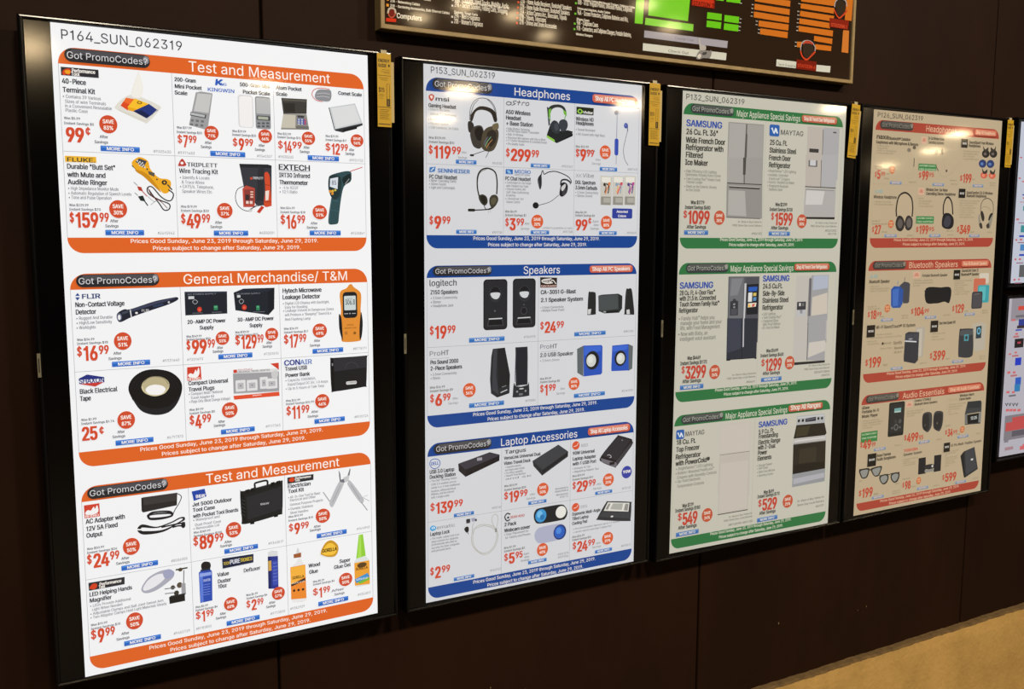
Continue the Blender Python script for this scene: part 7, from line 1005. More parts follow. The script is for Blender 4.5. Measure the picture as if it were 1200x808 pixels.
  (1,'info_button',[['R','bb',460.5,361.4,511.9,369.9,1],['R','bl',461.5,362.2,510.9,364.4,0.5],['T','MORE INFO',468.2,368,36,4.8,'w',2]]),
  (1,'title_lettering',[['T','Headphones',228.4,52.2,142.8,18,'w',0]]),
  (1,'promo_button',[['R','pd',25.9,30.3,170.8,53.7,11.7],['R','pm',36.2,31.4,169.3,40.8,4.4],['R','ph',159.1,32.6,168.8,46.1,5],['T','Got PromoCodes?',33.5,47.8,127.8,11.7,'pt',0]]),
  (1,'shop_button',[['R','sd',460.1,35.7,569.4,54.4,7.3],['R','sb',459.1,33.2,568.4,51.9,7.3],['R','sl',464.1,34.4,563.4,39.6,2.9],['T','Shop All Headphones',465.7,47.5,96.2,10,'w',2]]),
  (1,'footer_lettering',[['T','Prices Good Sunday, June 23, 2019 through Saturday, June 29, 2019.',110.6,381.9,371.5,8,'w',1],['T','Prices subject to change after Saturday, June 29, 2019.',150.6,395,291,8,'w',1]]),
  (2,'header_band',[['H','band',10.5,440,585.5,469.5,29,1]]),
  (2,'footer_band',[['H','band',10.5,780,585.5,808,27,0]]),
  (2,'cell_lines',[['L','ln',0.7,[10.8,469.5,10.8,780]],['L','ln',0.7,[585.2,469.5,585.2,780]],['L','ln',0.7,[10.5,627.3,585.5,627.3]]]),
  (2,'product_picture',[['P','45444a',[149.5,516.4,169.5,504.6,188.7,507.7,196.8,512.7,196.4,568,189,572,169.9,571.4]],['L','6a6660',2.4,[171.3,504,171.3,491.7]],['P','2c5098',[112.8,526.8,125.7,517.4,151.6,519.1,167.6,529.8,167.1,572,157.6,584.6,123.7,584,115.7,576.7]],['P','4068b4',[119.5,528.5,147.3,524.4,146.7,577.7,124.2,578.6]],['L','6a7890',2.4,[141,516.2,141.8,501.7]]]),
  (2,'product_picture',[['S','1c1c1e',[270.7,539.2,277.8,530.1,327.2,528.1,370.5,527.9]],['S','1c1c1e',[271.2,545.8,277.8,530.1,327.2,528.1,387.9,529.7,385.7,576,361.1,572.5,331.3,576.8,301.3,575.8,276.1,569.7]],['S','1c1c1e',[271.3,527.7,340.8,527.1,373.8,530,385.1,537.3,386.5,565.9,379.9,572.4,344.6,573.3,319.9,576.4,274.9,572.3]]]),
  (2,'product_picture',[['R','c8c0b0',527.4,486.4,575.5,520,6],['R','c06a52',500.3,502.9,560.6,545.5,6],['R','3c98a0',522.4,524.9,581.2,582.4,6],['R','5ab0b4',528.1,529.2,563.2,574.9,6],['R','3c3a3e',494.6,545.4,548.4,600.7,7],['R','4a484c',500.2,549.7,543.7,596.7,6],['L','8a8680',1,[505.4,554.3,531.8,552.6]]]),
  (2,'product_picture',[['P','a8a092',[231.3,650.1,267.7,647.5,277.9,652.3,273,743.9,252,745.3]],['P','b8b0a2',[239,655.4,263.2,653.2,265.3,739.5,251.6,740.3]],['P','2c2e36',[186.8,666,200.8,660.8,250.4,663.9,251.6,752.6,237.8,762.3,186.8,752.5,185,741.2]],['P','3c3e48',[188.8,667.8,247.1,665.7,247.6,690.5,188.4,687.4]],['P','c8c8cc',[186.5,686.9,239.9,691.7,240.3,695.7,186.8,690.9]],['E','8a8c94',212.2,683.7,9.7,2.6]]),
  (2,'product_picture',[['P','b0a898',[506,650.7,548.2,646.4,575.8,653.8,575.3,737.2,530.1,742.3,518.7,734]],['P','2a3c44',[525.9,659.9,553.5,657.7,554,698.6,526.3,699.2]],['E','68a8c0',540.1,674.7,9.7,11.8],['E','2a3c44',540.1,674.7,4.8,6.9]]),
  (2,'product_picture',[['S','34363a',[442.7,670.1,454.6,663.5,502,665,514.2,671.7,516.4,744.2,507.5,757.5,484,759.5,454.8,755.7,443.1,746.8]],['S','4c4e52',[447.1,672,460.2,667.5,497,668.2,509.1,673.2,506.4,685.1,451.4,685.8]],['R','4a8c98',467.8,682.5,490.7,704.2,2],['E','2a3034',479.2,693.4,5.8,6.2]]),
  (2,'caption_lettering',[['T','Bluetooth Speaker',15,506.2,88.8,9.5,'k',2],['T','• Wireless connectivity',16.8,518.2,41.8,5,'lg',0],['T','• Rechargeable battery',17.3,525.2,87.1,5,'lg',0],['T','• Built-in microphone',17.8,532.1,79.6,5,'lg',0]]),
  (2,'caption_lettering',[['T','Was $29.99',14.8,578.8,36.3,4.5,'d',0],['T','Instant Savings $11',15.3,585.2,52.8,4.5,'d',0]]),
  (2,'caption_lettering',[['T','After Savings',69.1,610.2,18.4,4.5,'d',0]]),
  (2,'caption_lettering',[['T','#8871722',165.4,611.5,28.6,4.5,'g',0],['T','#8871730',166,619,27.7,4.5,'g',0]]),
  (2,'brand_logo',[['T','JLAB',16.5,490.4,34.5,10,'86a6a4',2]]),
  (2,'brand_logo',[['T','audio',58.8,490.7,29.9,4,'b0a898',0]]),
  (2,'save_badge',[['E','ob',99.5,584.1,12.1,12.2],['T','SAVE',91.5,582.5,15.8,5,'w',2],['T','37%',93,590.3,13.9,5,'w',2]]),
  (2,'price_lettering',[['T','$',15.9,606.8,9,13.9,'r',2],['T','18',27.3,613.6,26.9,25.2,'r',3],['T','99',55,606.4,20.2,12.6,'r',2]]),
  (2,'info_button',[['R','bb',74.9,614.9,126,623.4,1],['R','bl',75.9,615.7,125,618,0.5],['T','MORE INFO',82.6,621.5,35.8,4.8,'w',2]]),
  (2,'caption_lettering',[['T','Portable Bluetooth Speaker',248.3,492,118.7,8,'k',2],['T','• Wireless connectivity',206.7,504.8,93.7,5,'lg',0],['T','• Rechargeable battery',207.4,512.6,94.7,5,'lg',0],['T','• Built-in microphone',208,520.5,32.4,5,'lg',0]]),
  (2,'brand_logo',[['R','cba58c',206.3,475.5,238.9,496.4,1],['T','JBL',211.3,489.3,23.2,9,'b8604c',2]]),
  (2,'price_lettering',[['T','$',205.9,604.3,10.6,13.9,'r',2],['T','104',219,611.4,47.2,25.2,'r',3],['T','99',267.2,604.7,21.7,12.6,'r',2]]),
  (2,'info_button',[['R','bb',270.9,615.1,323.4,623.6,1],['R','bl',271.9,615.9,322.4,618.1,0.5],['T','MORE INFO',278.8,621.7,36.8,4.8,'w',2]]),
  (2,'caption_lettering',[['T','SoundLink Color II',434.6,480.2,83.8,8.5,'k',3],['T','Bluetooth® Speaker',432.5,492.4,90.1,8.5,'k',3]]),
  (2,'caption_lettering',[['T','• Wireless connectivity',400.1,509.8,89.2,4.5,'lg',0],['T','• Rechargeable battery',400.7,516.9,49,4.5,'lg',0],['T','• Built-in microphone',401.3,524,64.6,4.5,'lg',0],['T','• Long range audio',401.9,531.1,46.4,4.5,'lg',0],['T','• Easy to carry',402.5,538.1,51.6,4.5,'lg',0],['T','• Voice control',403.1,545.2,76.7,4.5,'lg',0],['T','• Wireless connectivity',403.7,552.3,67.3,4.5,'lg',0]]),
  (2,'caption_lettering',[['T','Each',461.4,609.1,15.7,5,'d',0]]),
  (2,'caption_lettering',[['T','#8825114',548.2,610.3,30.1,4.5,'g',0],['T','#8825122',548.8,617.6,30.2,4.5,'g',0]]),
  (2,'caption_lettering',[['T','#8871814',358.4,617.9,33.5,4.5,'g',0]]),
  (2,'brand_logo',[['R','1a1714',396,473.5,428.3,503.7,0],['T','BOSE',401.9,491.3,21.7,6,'d8d4cc',2]]),
  (2,'price_lettering',[['T','$',398.9,603.4,10.2,14.8,'r',2],['T','129',411.8,610.6,46,26.9,'r',3]]),
  (2,'info_button',[['R','bb',461.7,613.2,512.2,621.7,1],['R','bl',462.7,614,511.2,616.3,0.5],['T','MORE INFO',469.3,619.8,35.3,4.8,'w',2]]),
  (2,'caption_lettering',[['T','Wi-Fi SoundTouch® 10 System',53.3,644.8,175.2,9.5,'k',2]]),
  (2,'caption_lettering',[['T','• Wireless connectivity',52.9,664.6,73.2,5,'lg',0],['T','• Wireless connectivity',18.1,673.7,150.2,5,'lg',0],['T','• Wireless connectivity',17,683.8,42.8,5,'lg',0],['T','• Rechargeable battery',17.5,691.4,51.6,5,'lg',0],['T','Works with',90,693.5,33.5,6,'d',1],['E','k',86.1,690.7,4.2,4.2],['T','Spotify',133.1,695.8,38.8,9,'d',2],['T','Pandora  Amazon',77.2,708.2,50.3,5,'g',0],['T','Bluetooth',138,711,40.8,7,'d',2],['T','NFC Wi-Fi',139.1,724.7,33.2,7,'d',1]]),
  (2,'caption_lettering',[['T','Each',93.1,760.1,17.7,6,'d',1]]),
  (2,'caption_lettering',[['T','#8871111',258.5,765.6,33.5,4.5,'g',0]]),
  (2,'brand_logo',[['R','1a1714',14.2,632.2,49.5,668.9,0],['T','BOSE',20.6,653.4,23.9,6,'d8d4cc',2]]),
  (2,'price_lettering',[['T','$',14.8,753.7,11.8,16.6,'r',2],['T','199',28.9,761,55.5,30.2,'r',3]]),
  (2,'info_button',[['R','bb',128.2,767,179.3,775.5,1],['R','bl',129.2,767.8,178.3,770,0.5],['T','MORE INFO',135.9,773.6,35.8,4.8,'w',2]]),
  (2,'caption_lettering',[['T','Bose Home Speaker 500',339.9,644.1,78.3,9,'k',2]]),
  (2,'caption_lettering',[['T','• Wireless connectivity',305.4,674.5,64.2,5,'lg',0],['T','• Rechargeable battery',306.2,683.9,34,5,'lg',0],['T','• Built-in microphone',307,693.2,61.8,5,'lg',0]]),
  (2,'brand_logo',[['R','1a1714',298.9,630.9,334.8,667.2,0],['T','BOSE',305.5,652,24,6,'d8d4cc',2]]),
  (2,'brand_logo',[['T','Each',380.4,758.6,18.4,5,'d',0]]),
  (2,'brand_logo',[['T','#9071114',547.8,760.7,28,4.5,'g',0],['T','#9071122',548.5,768.7,28,4.5,'g',0]]),
  (2,'price_lettering',[['T','$',303.6,749.8,11,15.7,'r',2],['T','399',317.2,757.3,61,28.6,'r',3]]),
  (2,'info_button',[['R','bb',412.6,763.6,466.5,772.1,1],['R','bl',413.6,764.4,465.5,766.7,0.5],['T','MORE INFO',420.6,770.3,37.8,4.8,'w',2]]),
  (2,'title_lettering',[['T','Bluetooth Speakers',184,463.9,228.7,18,'w',0]]),
  (2,'promo_button',[['R','pd',25.9,441.8,170.8,465.4,11.8],['R','pm',36.2,442.9,169.3,452.4,4.4],['R','ph',159,444.1,168.8,457.7,5],['T','Got PromoCodes?',33.5,459.5,127.8,11.8,'pt',0]]),
  (2,'shop_button',[['R','sd',431.3,447.2,568.4,466.1,7.4],['R','sb',430.3,444.7,567.4,463.6,7.4],['R','sl',435.3,445.9,562.4,451.2,3],['T','Shop All Bluetooth Speakers',438.6,459.2,120.6,10,'w',2]]),
  (2,'footer_lettering',[['T','Prices Good Sunday, June 23, 2019 through Saturday, June 29, 2019.',110.6,789.3,371.5,8,'w',1],['T','Prices subject to change after Saturday, June 29, 2019.',150.6,802.4,291,8,'w',1]]),
  (3,'header_band',[['H','band',10.5,845.5,585.5,874.8,29,1]]),
  (3,'footer_band',[['H','band',10.5,1181,585.5,1207,27,0]]),
  (3,'cell_lines',[['L','ln',0.7,[10.8,874.8,10.8,1181]],['L','ln',0.7,[585.2,874.8,585.2,1181]],['L','ln',0.7,[10.5,1025,585.5,1025]],['L','ln',0.7,[203,874.8,203,1181]],['L','ln',0.7,[397,874.8,397,1181]]]),
  (3,'product_picture',[['R','1e1e1e',131.5,877.9,201.7,985.9,6],['R','2a2a2a',137.5,883,196.9,974.8,4],['P','6a9c9c',[155.7,897.7,186.2,897.7,185.3,911.5,155.7,910.8]],['P','a8c0b8',[157.3,906.7,185,906.8,185.3,911.5,155.7,910.8]],['E','4a4a4a',183.7,940.4,6.8,7.3],['E','3a3a3a',164.5,938.6,5.8,6.6],['E','5a5a5a',166.9,957.9,10.6,10.6],['E','2a2a2a',166.9,957.9,5.8,6],['E','5a5a5a',148.9,958.8,4.3,4],['E','5a5a5a',184.3,959.6,4.3,4]]),
  (3,'product_picture',[['T','#9044112',165.8,1018.6,29.7,4.5,'g',0]]),
  (3,'product_picture',[['S','3a3a3c',[286.4,943.3,290.5,926.9,307.5,922.4,325.3,926,332.8,937.5,332.5,971.3,317.9,988.2,302.5,983.6,289.6,970.5]],['S','242426',[286.7,946.7,292.3,930.4,313.1,928.9,319.5,946.4,319.5,976.8,303.5,982.7,290.6,970.6]],['E','45403c',301,964.9,4,3.4]]),
  (3,'product_picture',[['S','3a3a3c',[338.7,948.2,343.1,928.3,357.8,923.5,378.4,926.7,386.3,935.5,385.1,969.6,373.6,990.6,355.5,986.5,341.9,975.6]],['S','242426',[342.7,948.6,348.4,932.1,371.1,930.8,380.7,941.9,378.4,975.7,364.1,986.3,349.3,979.7]],['E','5a5048',358.6,963.6,4.1,3.4]]),
  (3,'product_picture',[['P','3a3e40',[504.4,905.9,570.9,907.3,576.9,914.1,577.6,945.8,493.2,947.3,495.6,938.5]],['P','2c3032',[504.4,905.9,570.9,907.3,570.9,931.1,504.3,928.8]],['P','6a6c6a',[493.2,947.3,504.8,946.9,507.6,977.8,496.1,980.2]],['P','7a7c7a',[564.8,948.1,577.6,945.8,577.5,980.9,563.5,981.7]],['P','16181a',[505.1,949.7,564.9,948.8,564.6,981.4,508.8,980]],['T','12:25',523.7,968.2,33.2,10,'c8d0cc',2],['P','2c3032',[496.1,979.5,575.4,981.4,575.8,985.7,497.4,982.4]]]),
  (3,'product_picture',[['C','26261f',2.8,[14.3,1074.8,52.7,1075.5,62.4,1082.2,69,1077.4,111.2,1075.2]],['S','2c2b28',[15.3,1075,55.1,1075.8,55.8,1092.8,47.9,1104.2,29.6,1104.2,20.2,1093.4]],['S','8a8a84',[21,1079.5,51.2,1079.2,50.3,1092.1,44.4,1100.5,30.7,1100.8,24.7,1092.3]],['S','2c2b28',[66.7,1077.2,111.2,1075.2,108.7,1092.7,101.1,1104.2,84.9,1104.9,71.5,1093.1]],['S','8a8a84',[72.5,1081.1,106.7,1078.6,103.9,1091.4,97.1,1100.5,84.2,1101.5,76.1,1092]]]),
  (3,'product_picture',[['C','26261f',2.6,[103.1,1105.1,138.7,1104.5,148.4,1107.4,157.7,1104.5,195.1,1105.1]],['S','2c2b28',[104.3,1108.6,124.4,1102.5,142.7,1107.3,145.6,1120.3,136.2,1133,121.2,1134.4,108.1,1122.2]],['S','8a8a84',[110.1,1110.9,124.7,1106.5,138.2,1110.1,139.9,1119.6,132,1128.5,120.9,1130.4,111.7,1121]],['S','2c2b28',[155.1,1108.2,171.9,1102.9,193.3,1106.8,193.6,1122.9,184.8,1134.5,170.5,1135.3,157.2,1123.4]],['S','8a8a84',[160.1,1111.5,173.2,1107.1,188.7,1110.3,187.7,1121.5,180.6,1129.9,171.2,1131.4,161.9,1122.3]]]),
  (3,'product_picture',[['P','1e1e22',[279.7,1069.8,313.5,1070.2,316.9,1124.2,281,1123.3]],['P','1e1e22',[353.7,1069.3,388.3,1069.7,388.8,1124,355.2,1124.1]],['S','2a2a2c',[309.3,1097.9,331.6,1095.4,353.1,1098.6,354,1109.9,333,1112.6,311.6,1107.3]],['P','8a8680',[311.9,1111.7,354.2,1112.4,353.9,1121.2,311.7,1120.9]],['E','c8c4bc',347.4,1103.4,4.6,4.1]]),
  (3,'product_picture',[['T','#9091114',357.2,1173,29.5,4.5,'g',0]]),
  (3,'product_picture',[['P','2e3034',[498.9,1072.2,552.5,1062.7,576.7,1140.9,512.1,1162.7,506.5,1159.5,489.8,1089.4,483.2,1085.8]],['P','3e4044',[505.4,1074.4,550,1065.2,569.9,1137.3,517.5,1152.1]],['P','1c1e20',[483.2,1085.8,498.9,1072.2,513.1,1162.1,506.5,1159.5]],['R','c8c8c4',537.6,1101.1,548.9,1107.3,0]]),
  (3,'caption_lettering',[['T','xDuoo',12.2,887.7,31.8,9,'k',3],['T','Portable Hi-Fi',13.1,900.3,73.3,9,'k',3],['T','Music Player',13.2,914.1,68.7,9,'k',3],['T','• Wireless connectivity',14.2,927,74.3,5,'lg',0],['T','• Rechargeable battery',14.7,934.2,90.6,5,'lg',0],['T','• Built-in microphone',15.2,941.3,81.3,5,'lg',0],['T','• Long range audio',15.7,948.4,44.3,5,'lg',0]]),
  (3,'offer_label',[['R','3c7a42',13.7,959.2,84.8,991.7,1],['T','CUSTOMER FAVORITE',17.1,969,63.2,5,'c8d8b8',1],['T','FREE SHIPPING',18,980.9,63.3,5,'c8d8b8',1]]),
  (3,'price_lettering',[['T','$',12.4,1004.8,9.1,14.8,'r',2],['T','49',23.9,1012.4,36.1,26.9,'r',3],['T','99',61.1,1008,17.5,13.4,'r',2]]),
  (3,'info_button',[['R','bb',72.7,1015.1,123.9,1023.6,1],['R','bl',73.7,1015.9,122.9,1018.2,0.5],['T','MORE INFO',80.4,1021.8,35.9,4.8,'w',2]]),
  (3,'caption_lettering',[['T','Control 1700BLE',244.2,884.8,78.1,7.5,'k',3],['T','Bluetooth Stereo Speakers',245.1,896.1,107.3,7.5,'k',3]]),
  (3,'caption_lettering',[['T','• Wireless connectivity',208.2,914.5,80.7,5,'lg',0],['T','• Rechargeable battery',208.7,921.9,70.8,5,'lg',0],['T','• Built-in microphone',209.3,929.2,36.4,5,'lg',0]]),
  (3,'brand_logo',[['R','cba58c',205.1,881.1,236.5,899.4,1],['T','JBL',210,894.5,22.3,8,'b8604c',2]]),
  (3,'price_lettering',[['T','$',205.9,1002.9,9.7,14.8,'r',2],['T','499',218.1,1010.9,54.2,26.9,'r',3],['T','95',273.6,1007.9,21.8,13.4,'r',2]]),
  (3,'info_button',[['R','bb',275.1,1014.1,324.8,1022.6,1],['R','bl',276.1,1014.9,323.8,1017.2,0.5],['T','MORE INFO',282.5,1020.8,34.8,4.8,'w',2]]),
  (3,'caption_lettering',[['T','Each',275.9,1009.5,15.8,5,'d',0]]),
  (3,'caption_lettering',[['T','#9055114',356.7,1019.6,27.5,4.5,'g',0]]),
  (3,'caption_lettering',[['T','Wireless Alarm',460.6,886.4,72.9,8,'k',3],['T','Clock Radio',459.5,898,58,8,'k',3],['T','• Wireless connectivity',403.6,909.8,90.6,4.5,'lg',0],['T','• Rechargeable battery',404.3,917.7,72.7,4.5,'lg',0],['T','• Built-in microphone',404.9,925.6,61.2,4.5,'lg',0],['T','• Long range audio',405.6,933.5,15.5,4.5,'lg',0],['T','• Easy to carry',406.3,941.4,53.4,4.5,'lg',0]]),
  (3,'caption_lettering',[['T','Was $39.99',399.2,979.1,26.8,4.5,'d',0]]),
  (3,'caption_lettering',[['T','After Savings',450.5,1011,23,4.5,'d',0]]),
  (3,'caption_lettering',[['T','#9061114',555.1,1020.2,22.7,4.5,'g',0]]),
  (3,'brand_logo',[['C','a89468',1.4,[403.8,894.4,413.6,888.4,416.9,897.2,424,889.2,429.8,896.6,439.6,890.5,448.8,894.7,443.1,901.1]]]),
  (3,'save_badge',[['E','ob',482.7,996.2,11.7,11.2],['T','SAVE',475.2,994.5,14.7,4.5,'w',2],['T','13%',476.4,1001.5,13.7,4.5,'w',2]]),
  (3,'price_lettering',[['T','$',398.2,1004.4,9.2,12.9,'r',2],['T','34',410.2,1012.4,26.4,23.5,'r',3],['T','99',437.6,1006.3,20.8,11.8,'r',2]]),
  (3,'info_button',[['R','bb',461.3,1015.6,515.1,1024.1,1],['R','bl',462.3,1016.4,514.1,1018.6,0.5],['T','MORE INFO',469.4,1022.2,37.7,4.8,'w',2]]),
  (3,'caption_lettering',[['T','Bose Frames',85.5,1043.4,62.8,9,'k',3],['T','Audio Sunglasses',86.4,1055.6,84.8,9,'k',3]]),
  (3,'caption_lettering',[['T','Alto',15.2,1113.1,11.8,5,'g',0]]),
  (3,'caption_lettering',[['T','Rondo',174.8,1141.2,18.2,5,'g',0]]),
  (3,'caption_lettering',[['T','Each',82.2,1162.9,17.7,6,'d',1]]),
  (3,'caption_lettering',[['T','#9081114',165.2,1165.2,32.6,4.5,'g',0],['T','#9081122',165.7,1172,32.6,4.5,'g',0]]),
  (3,'brand_logo',[['R','1a1714',45.8,1029.9,83.7,1070,0],['T','BOSE',52.6,1052.1,25.6,6,'d8d4cc',2]]),
  (3,'price_lettering',[['T','$',15.6,1156.7,10.9,15.7,'r',2],['T','199',28.9,1164.9,48.3,28.6,'r',3]]),
  (3,'info_button',[['R','bb',74.1,1167.1,125.5,1175.6,1],['R','bl',75.1,1167.9,124.5,1170.1,0.5],['T','MORE INFO',81.8,1173.7,36,4.8,'w',2]]),
  (3,'caption_lettering',[['T','Speaker System',205.6,1053.6,85.1,8,'k',2]]),
  (3,'caption_lettering',[['T','• Wireless connectivity',203.7,1067.4,69.8,4.5,'lg',0],['T','• Rechargeable battery',204.2,1073.8,33,4.5,'lg',0],['T','• Built-in microphone',204.7,1080.2,57.5,4.5,'lg',0],['T','• Long range audio',205.2,1086.6,57.5,4.5,'lg',0]]),
  (3,'caption_lettering',[['T','Was $128',207.7,1131.3,34,4.5,'d',0]]),
  (3,'caption_lettering',[['T','After Savings',248.9,1160.7,21.6,4.5,'d',0]]),
  (3,'brand_logo',[['T','TOSHIBA',205.5,1041,65.4,8.5,'c04434',3]]),
  (3,'save_badge',[['E','ob',283,1142.7,11,11.6],['T','SAVE',275.9,1140.8,13.9,4.5,'w',2],['T','24%',276.9,1147.7,12.9,4.5,'w',2]]),
  (3,'price_lettering',[['T','$',207.6,1154.7,8.7,13.9,'r',2],['T','98',218.9,1162.9,27.8,25.2,'r',3]]),
  (3,'info_button',[['R','bb',277.8,1165.1,329.7,1173.6,1],['R','bl',278.8,1165.9,328.7,1168.2,0.5],['T','MORE INFO',285.6,1171.7,36.3,4.8,'w',2]]),
  (3,'caption_lettering',[['T','S1 Pro Multi-Position System',428.7,1048,154.9,8.2,'k',2]]),
  (3,'caption_lettering',[['T','• Wireless connectivity',399.2,1064.7,71.1,4.5,'lg',0],['T','• Rechargeable battery',399.7,1071.3,58,4.5,'lg',0],['T','• Built-in microphone',400.3,1077.9,11.3,4.5,'lg',0],['T','• Long range audio',400.8,1084.5,63.3,4.5,'lg',0],['T','• Easy to carry',401.4,1091.1,65.9,4.5,'lg',0],['T','• Voice control',402,1097.7,46.6,4.5,'lg',0],['T','• Wireless connectivity',402.5,1104.3,55.5,4.5,'lg',0],['T','• Rechargeable battery',403.1,1110.9,21.7,4.5,'lg',0]]),
  (3,'caption_lettering',[['T','#9099114',549.3,1172.2,28.1,4.5,'g',0]]),
  (3,'brand_logo',[['R','1a1714',394.4,1032.6,424.8,1063.4,0],['T','BOSE',400,1049.7,20.3,6,'d8d4cc',2]]),
  (3,'price_lettering',[['T','$',396.4,1154.6,9.3,14.8,'r',2],['T','599',408.5,1163,57.7,26.9,'r',3]]),
  (3,'info_button',[['R','bb',462,1169,515.8,1177.5,1],['R','bl',463,1169.8,514.8,1172.1,0.5],['T','MORE INFO',470,1175.6,37.7,4.8,'w',2]]),
  (3,'title_lettering',[['T','Audio Essentials',187.7,869.2,193.7,18,'w',0]]),
  (3,'promo_button',[['R','pd',25.9,847.3,170.8,870.7,11.7],['R','pm',36.2,848.4,169.3,857.8,4.4],['R','ph',159.1,849.6,168.8,863.1,5],['T','Got PromoCodes?',33.5,864.8,127.8,11.7,'pt',0]]),
  (3,'shop_button',[['R','sd',399.5,852.7,566.7,871.4,7.3],['R','sb',398.5,850.2,565.7,868.9,7.3],['R','sl',403.5,851.4,560.7,856.6,2.9],['T','Shop All Audio Essentials',408.5,864.5,147.1,10,'w',2]]),
  (3,'footer_lettering',[['T','Prices Good Sunday, June 23, 2019 through Saturday, June 29, 2019.',110.6,1190.3,371.5,8,'w',1],['T','Prices subject to change after Saturday, June 29, 2019.',150.6,1203.4,291,8,'w',1]]),
 ],
 [
  (0,'aisle_list',[['R','e8a040',16.1,461.1,20.9,465.8,0],['T','21A - Networking Cables',24.1,468,69,5.4,'w',2],['R','e8a040',15.1,472.6,20.7,478.1,0],['T','21B - Gardening Accessories, Bulk Ethernet Cables',23.6,477.7,140.7,5.4,'w',2],['T','Computers',38.4,499.3,59,10.5,'w',2],['T','Accessories',102,455,16.9,5.4,'w',2]]),
  (0,'station_emblem',[['C','c8beb4',4,[18.6,492.7,20.6,483.7,27.5,480.2,34.5,482.8,35.9,490.7]],['S','7a2a20',[21.4,489.4,24.7,483.9,30.4,483.3,33.6,487.3,31.1,494.9,27.3,497.9,23.4,495.1]],['C','b85a48',3,[19.2,491.9,22.1,497.9,27.3,499.8,32.2,496.7,35.6,490]],['P','d83a20',[14.7,501.9,37.5,501.6,36.6,508.3,13.8,509.4]]]),
  (0,'aisle_list',[['R','d8d8e0',169.7,444.4,174.2,448.4,0],['T','28A - Luggage, Hand Trucks, Mobility, Audio',176.7,447.8,136.5,10.5,'w',1],['T','28A - Folding Carts, Trolley Dolly, As Seen on TV',176.7,449.9,138.9,5.4,'w',2],['R','d8d8e0',168.8,456.3,173.3,460.4,0],['T','29B - Doctors Scooters, Folding Carts, Shopping',176.1,459.7,134.1,10.5,'w',1],['T','Baskets, Smart Carts',175.7,473.5,58.5,5.4,'w',2],['R','d8d8e0',168.3,480.1,172.9,484.1,0],['T',"29A - Men's Fragrance",175.3,483.6,63.9,10.5,'w',1],['R','d8d8e0',167.9,491.8,172.4,495.9,0],['T',"20B - Women's Fragrance",174.7,495.4,72.4,10.5,'w',1]]),
  (0,'aisle_list',[['R','e0502c',336.6,428.5,341.6,432.6,0],['T','22A - Home Audio Receivers, Bookshelf Speakers',344.2,432,140.2,10.5,'w',1],['R','e0502c',335.6,440.6,340.5,444.7,0],['T','22B - Home Audio Receivers, Bookshelf Speakers',343.5,444,135.8,10.5,'w',1],['R','e0502c',334.5,452.4,339.4,456.5,0],['T','27A - Action Camera Acc., Binoculars, Tripods',342.8,455.8,128.2,10.5,'w',1],['R','e0502c',333.8,464,338.7,468.1,0],['T','27B - Tripods, Telescopes',342.5,467.4,71.4,10.5,'w',1],['R','e0502c',333.1,475.6,338,479.8,0],['T','27B - Drones and Drone Accessories',342.2,479,100.9,10.5,'w',1]]),
  (0,'aisle_list',[['T','Phones, Fashion Watches and Trackers, Cellphone Cables',517.8,406.6,152.6,5.4,'w',2],['R','6cc840',494.2,412,499.5,416.3,0],['T','01B - AT&T Prepaid Phones, Unlocked Phones, Cellphone',501.9,415.7,160.5,10.5,'w',1],['T','Drives and Adapters, Audio Cables',500.8,427.6,95.5,5.4,'w',2],['R','6cc840',492.9,436.2,498.2,440.5,0],['T','96A - Screen Protectors, Cellphone Batteries and Kits,',501,439.8,149.6,10.5,'w',1],['T','iPhone Cases',499.2,452.6,36.3,5.4,'w',2],['R','6cc840',491.2,459.2,496.5,463.6,0],['T','96B - Cellphone Cases',499.3,462.9,62,10.5,'w',1],['R','6cc840',490.5,471.9,495.8,476.3,0],['T','97B - Connectors, and Cellphone Chargers, Portable Batteries,',499.1,475.6,161.6,10.5,'w',1],['T','Wireless Chargers',497.6,487.3,48.1,5.4,'w',2]]),
  (0,'map_block',[['P','7cdc34',[673.9,373.2,699.2,370,694.9,440.4,670.2,441.1]],['P','7cdc34',[713.2,368.3,844.7,352,838.5,417.5,711.8,417.6]],['P','8ce050',[703.3,424.3,857.2,423.1,856.2,440.6,701.8,441.3]]]),
  (0,'map_block',[['P','a8aac0',[700.6,455,974.7,453.2,973.1,471.3,700,472]],['T','Cashier Line',797.8,466.1,61.5,6,'7a7c94',0]]),
  (0,'map_block',[['P','d4dcdc',[697.1,486.2,971.5,484.1,970.2,503,696.5,504]],['T','Check Out',777.3,500,65.6,6.5,'4a5056',0]]),
  (0,'map_block',[['P','6cd024',[902.1,387.8,951.4,386.9,950.6,403.8,901,404.2]],['P','6cd024',[901.2,408.9,950.5,408.1,948.8,424.7,900.1,425.2]]]),
  (0,'map_block',[['P','6cd024',[929.3,343.6,957,342.4,956,353.7,929.8,354.7]]]),
  (0,'map_block',[['P','6cd024',[966.5,339,1014.6,337.5,1013.8,352.8,965.4,354.2]],['R','b8bcc0',1012.7,350.9,1019.8,352.9,0]]),
  (0,'map_block',[['P','6cd024',[960.9,388.2,1011.3,387.2,1010.6,404.3,959.8,404.7]],['P','6cd024',[960,409.2,1010.5,408.5,1008.8,425.3,958.9,425.8]],['R','b8bcc0',1013.2,390.8,1020.3,392.9,0],['R','b8bcc0',1011.8,400.9,1018.9,403,0],['R','b8bcc0',1010.8,411,1017.9,413.2,0],['R','b8bcc0',1009.7,420.8,1016.8,423,0]]),
  (0,'map_block',[['P','d0782a',[1065.7,328.6,1194.9,324,1194.4,340,1065,341.1]]]),
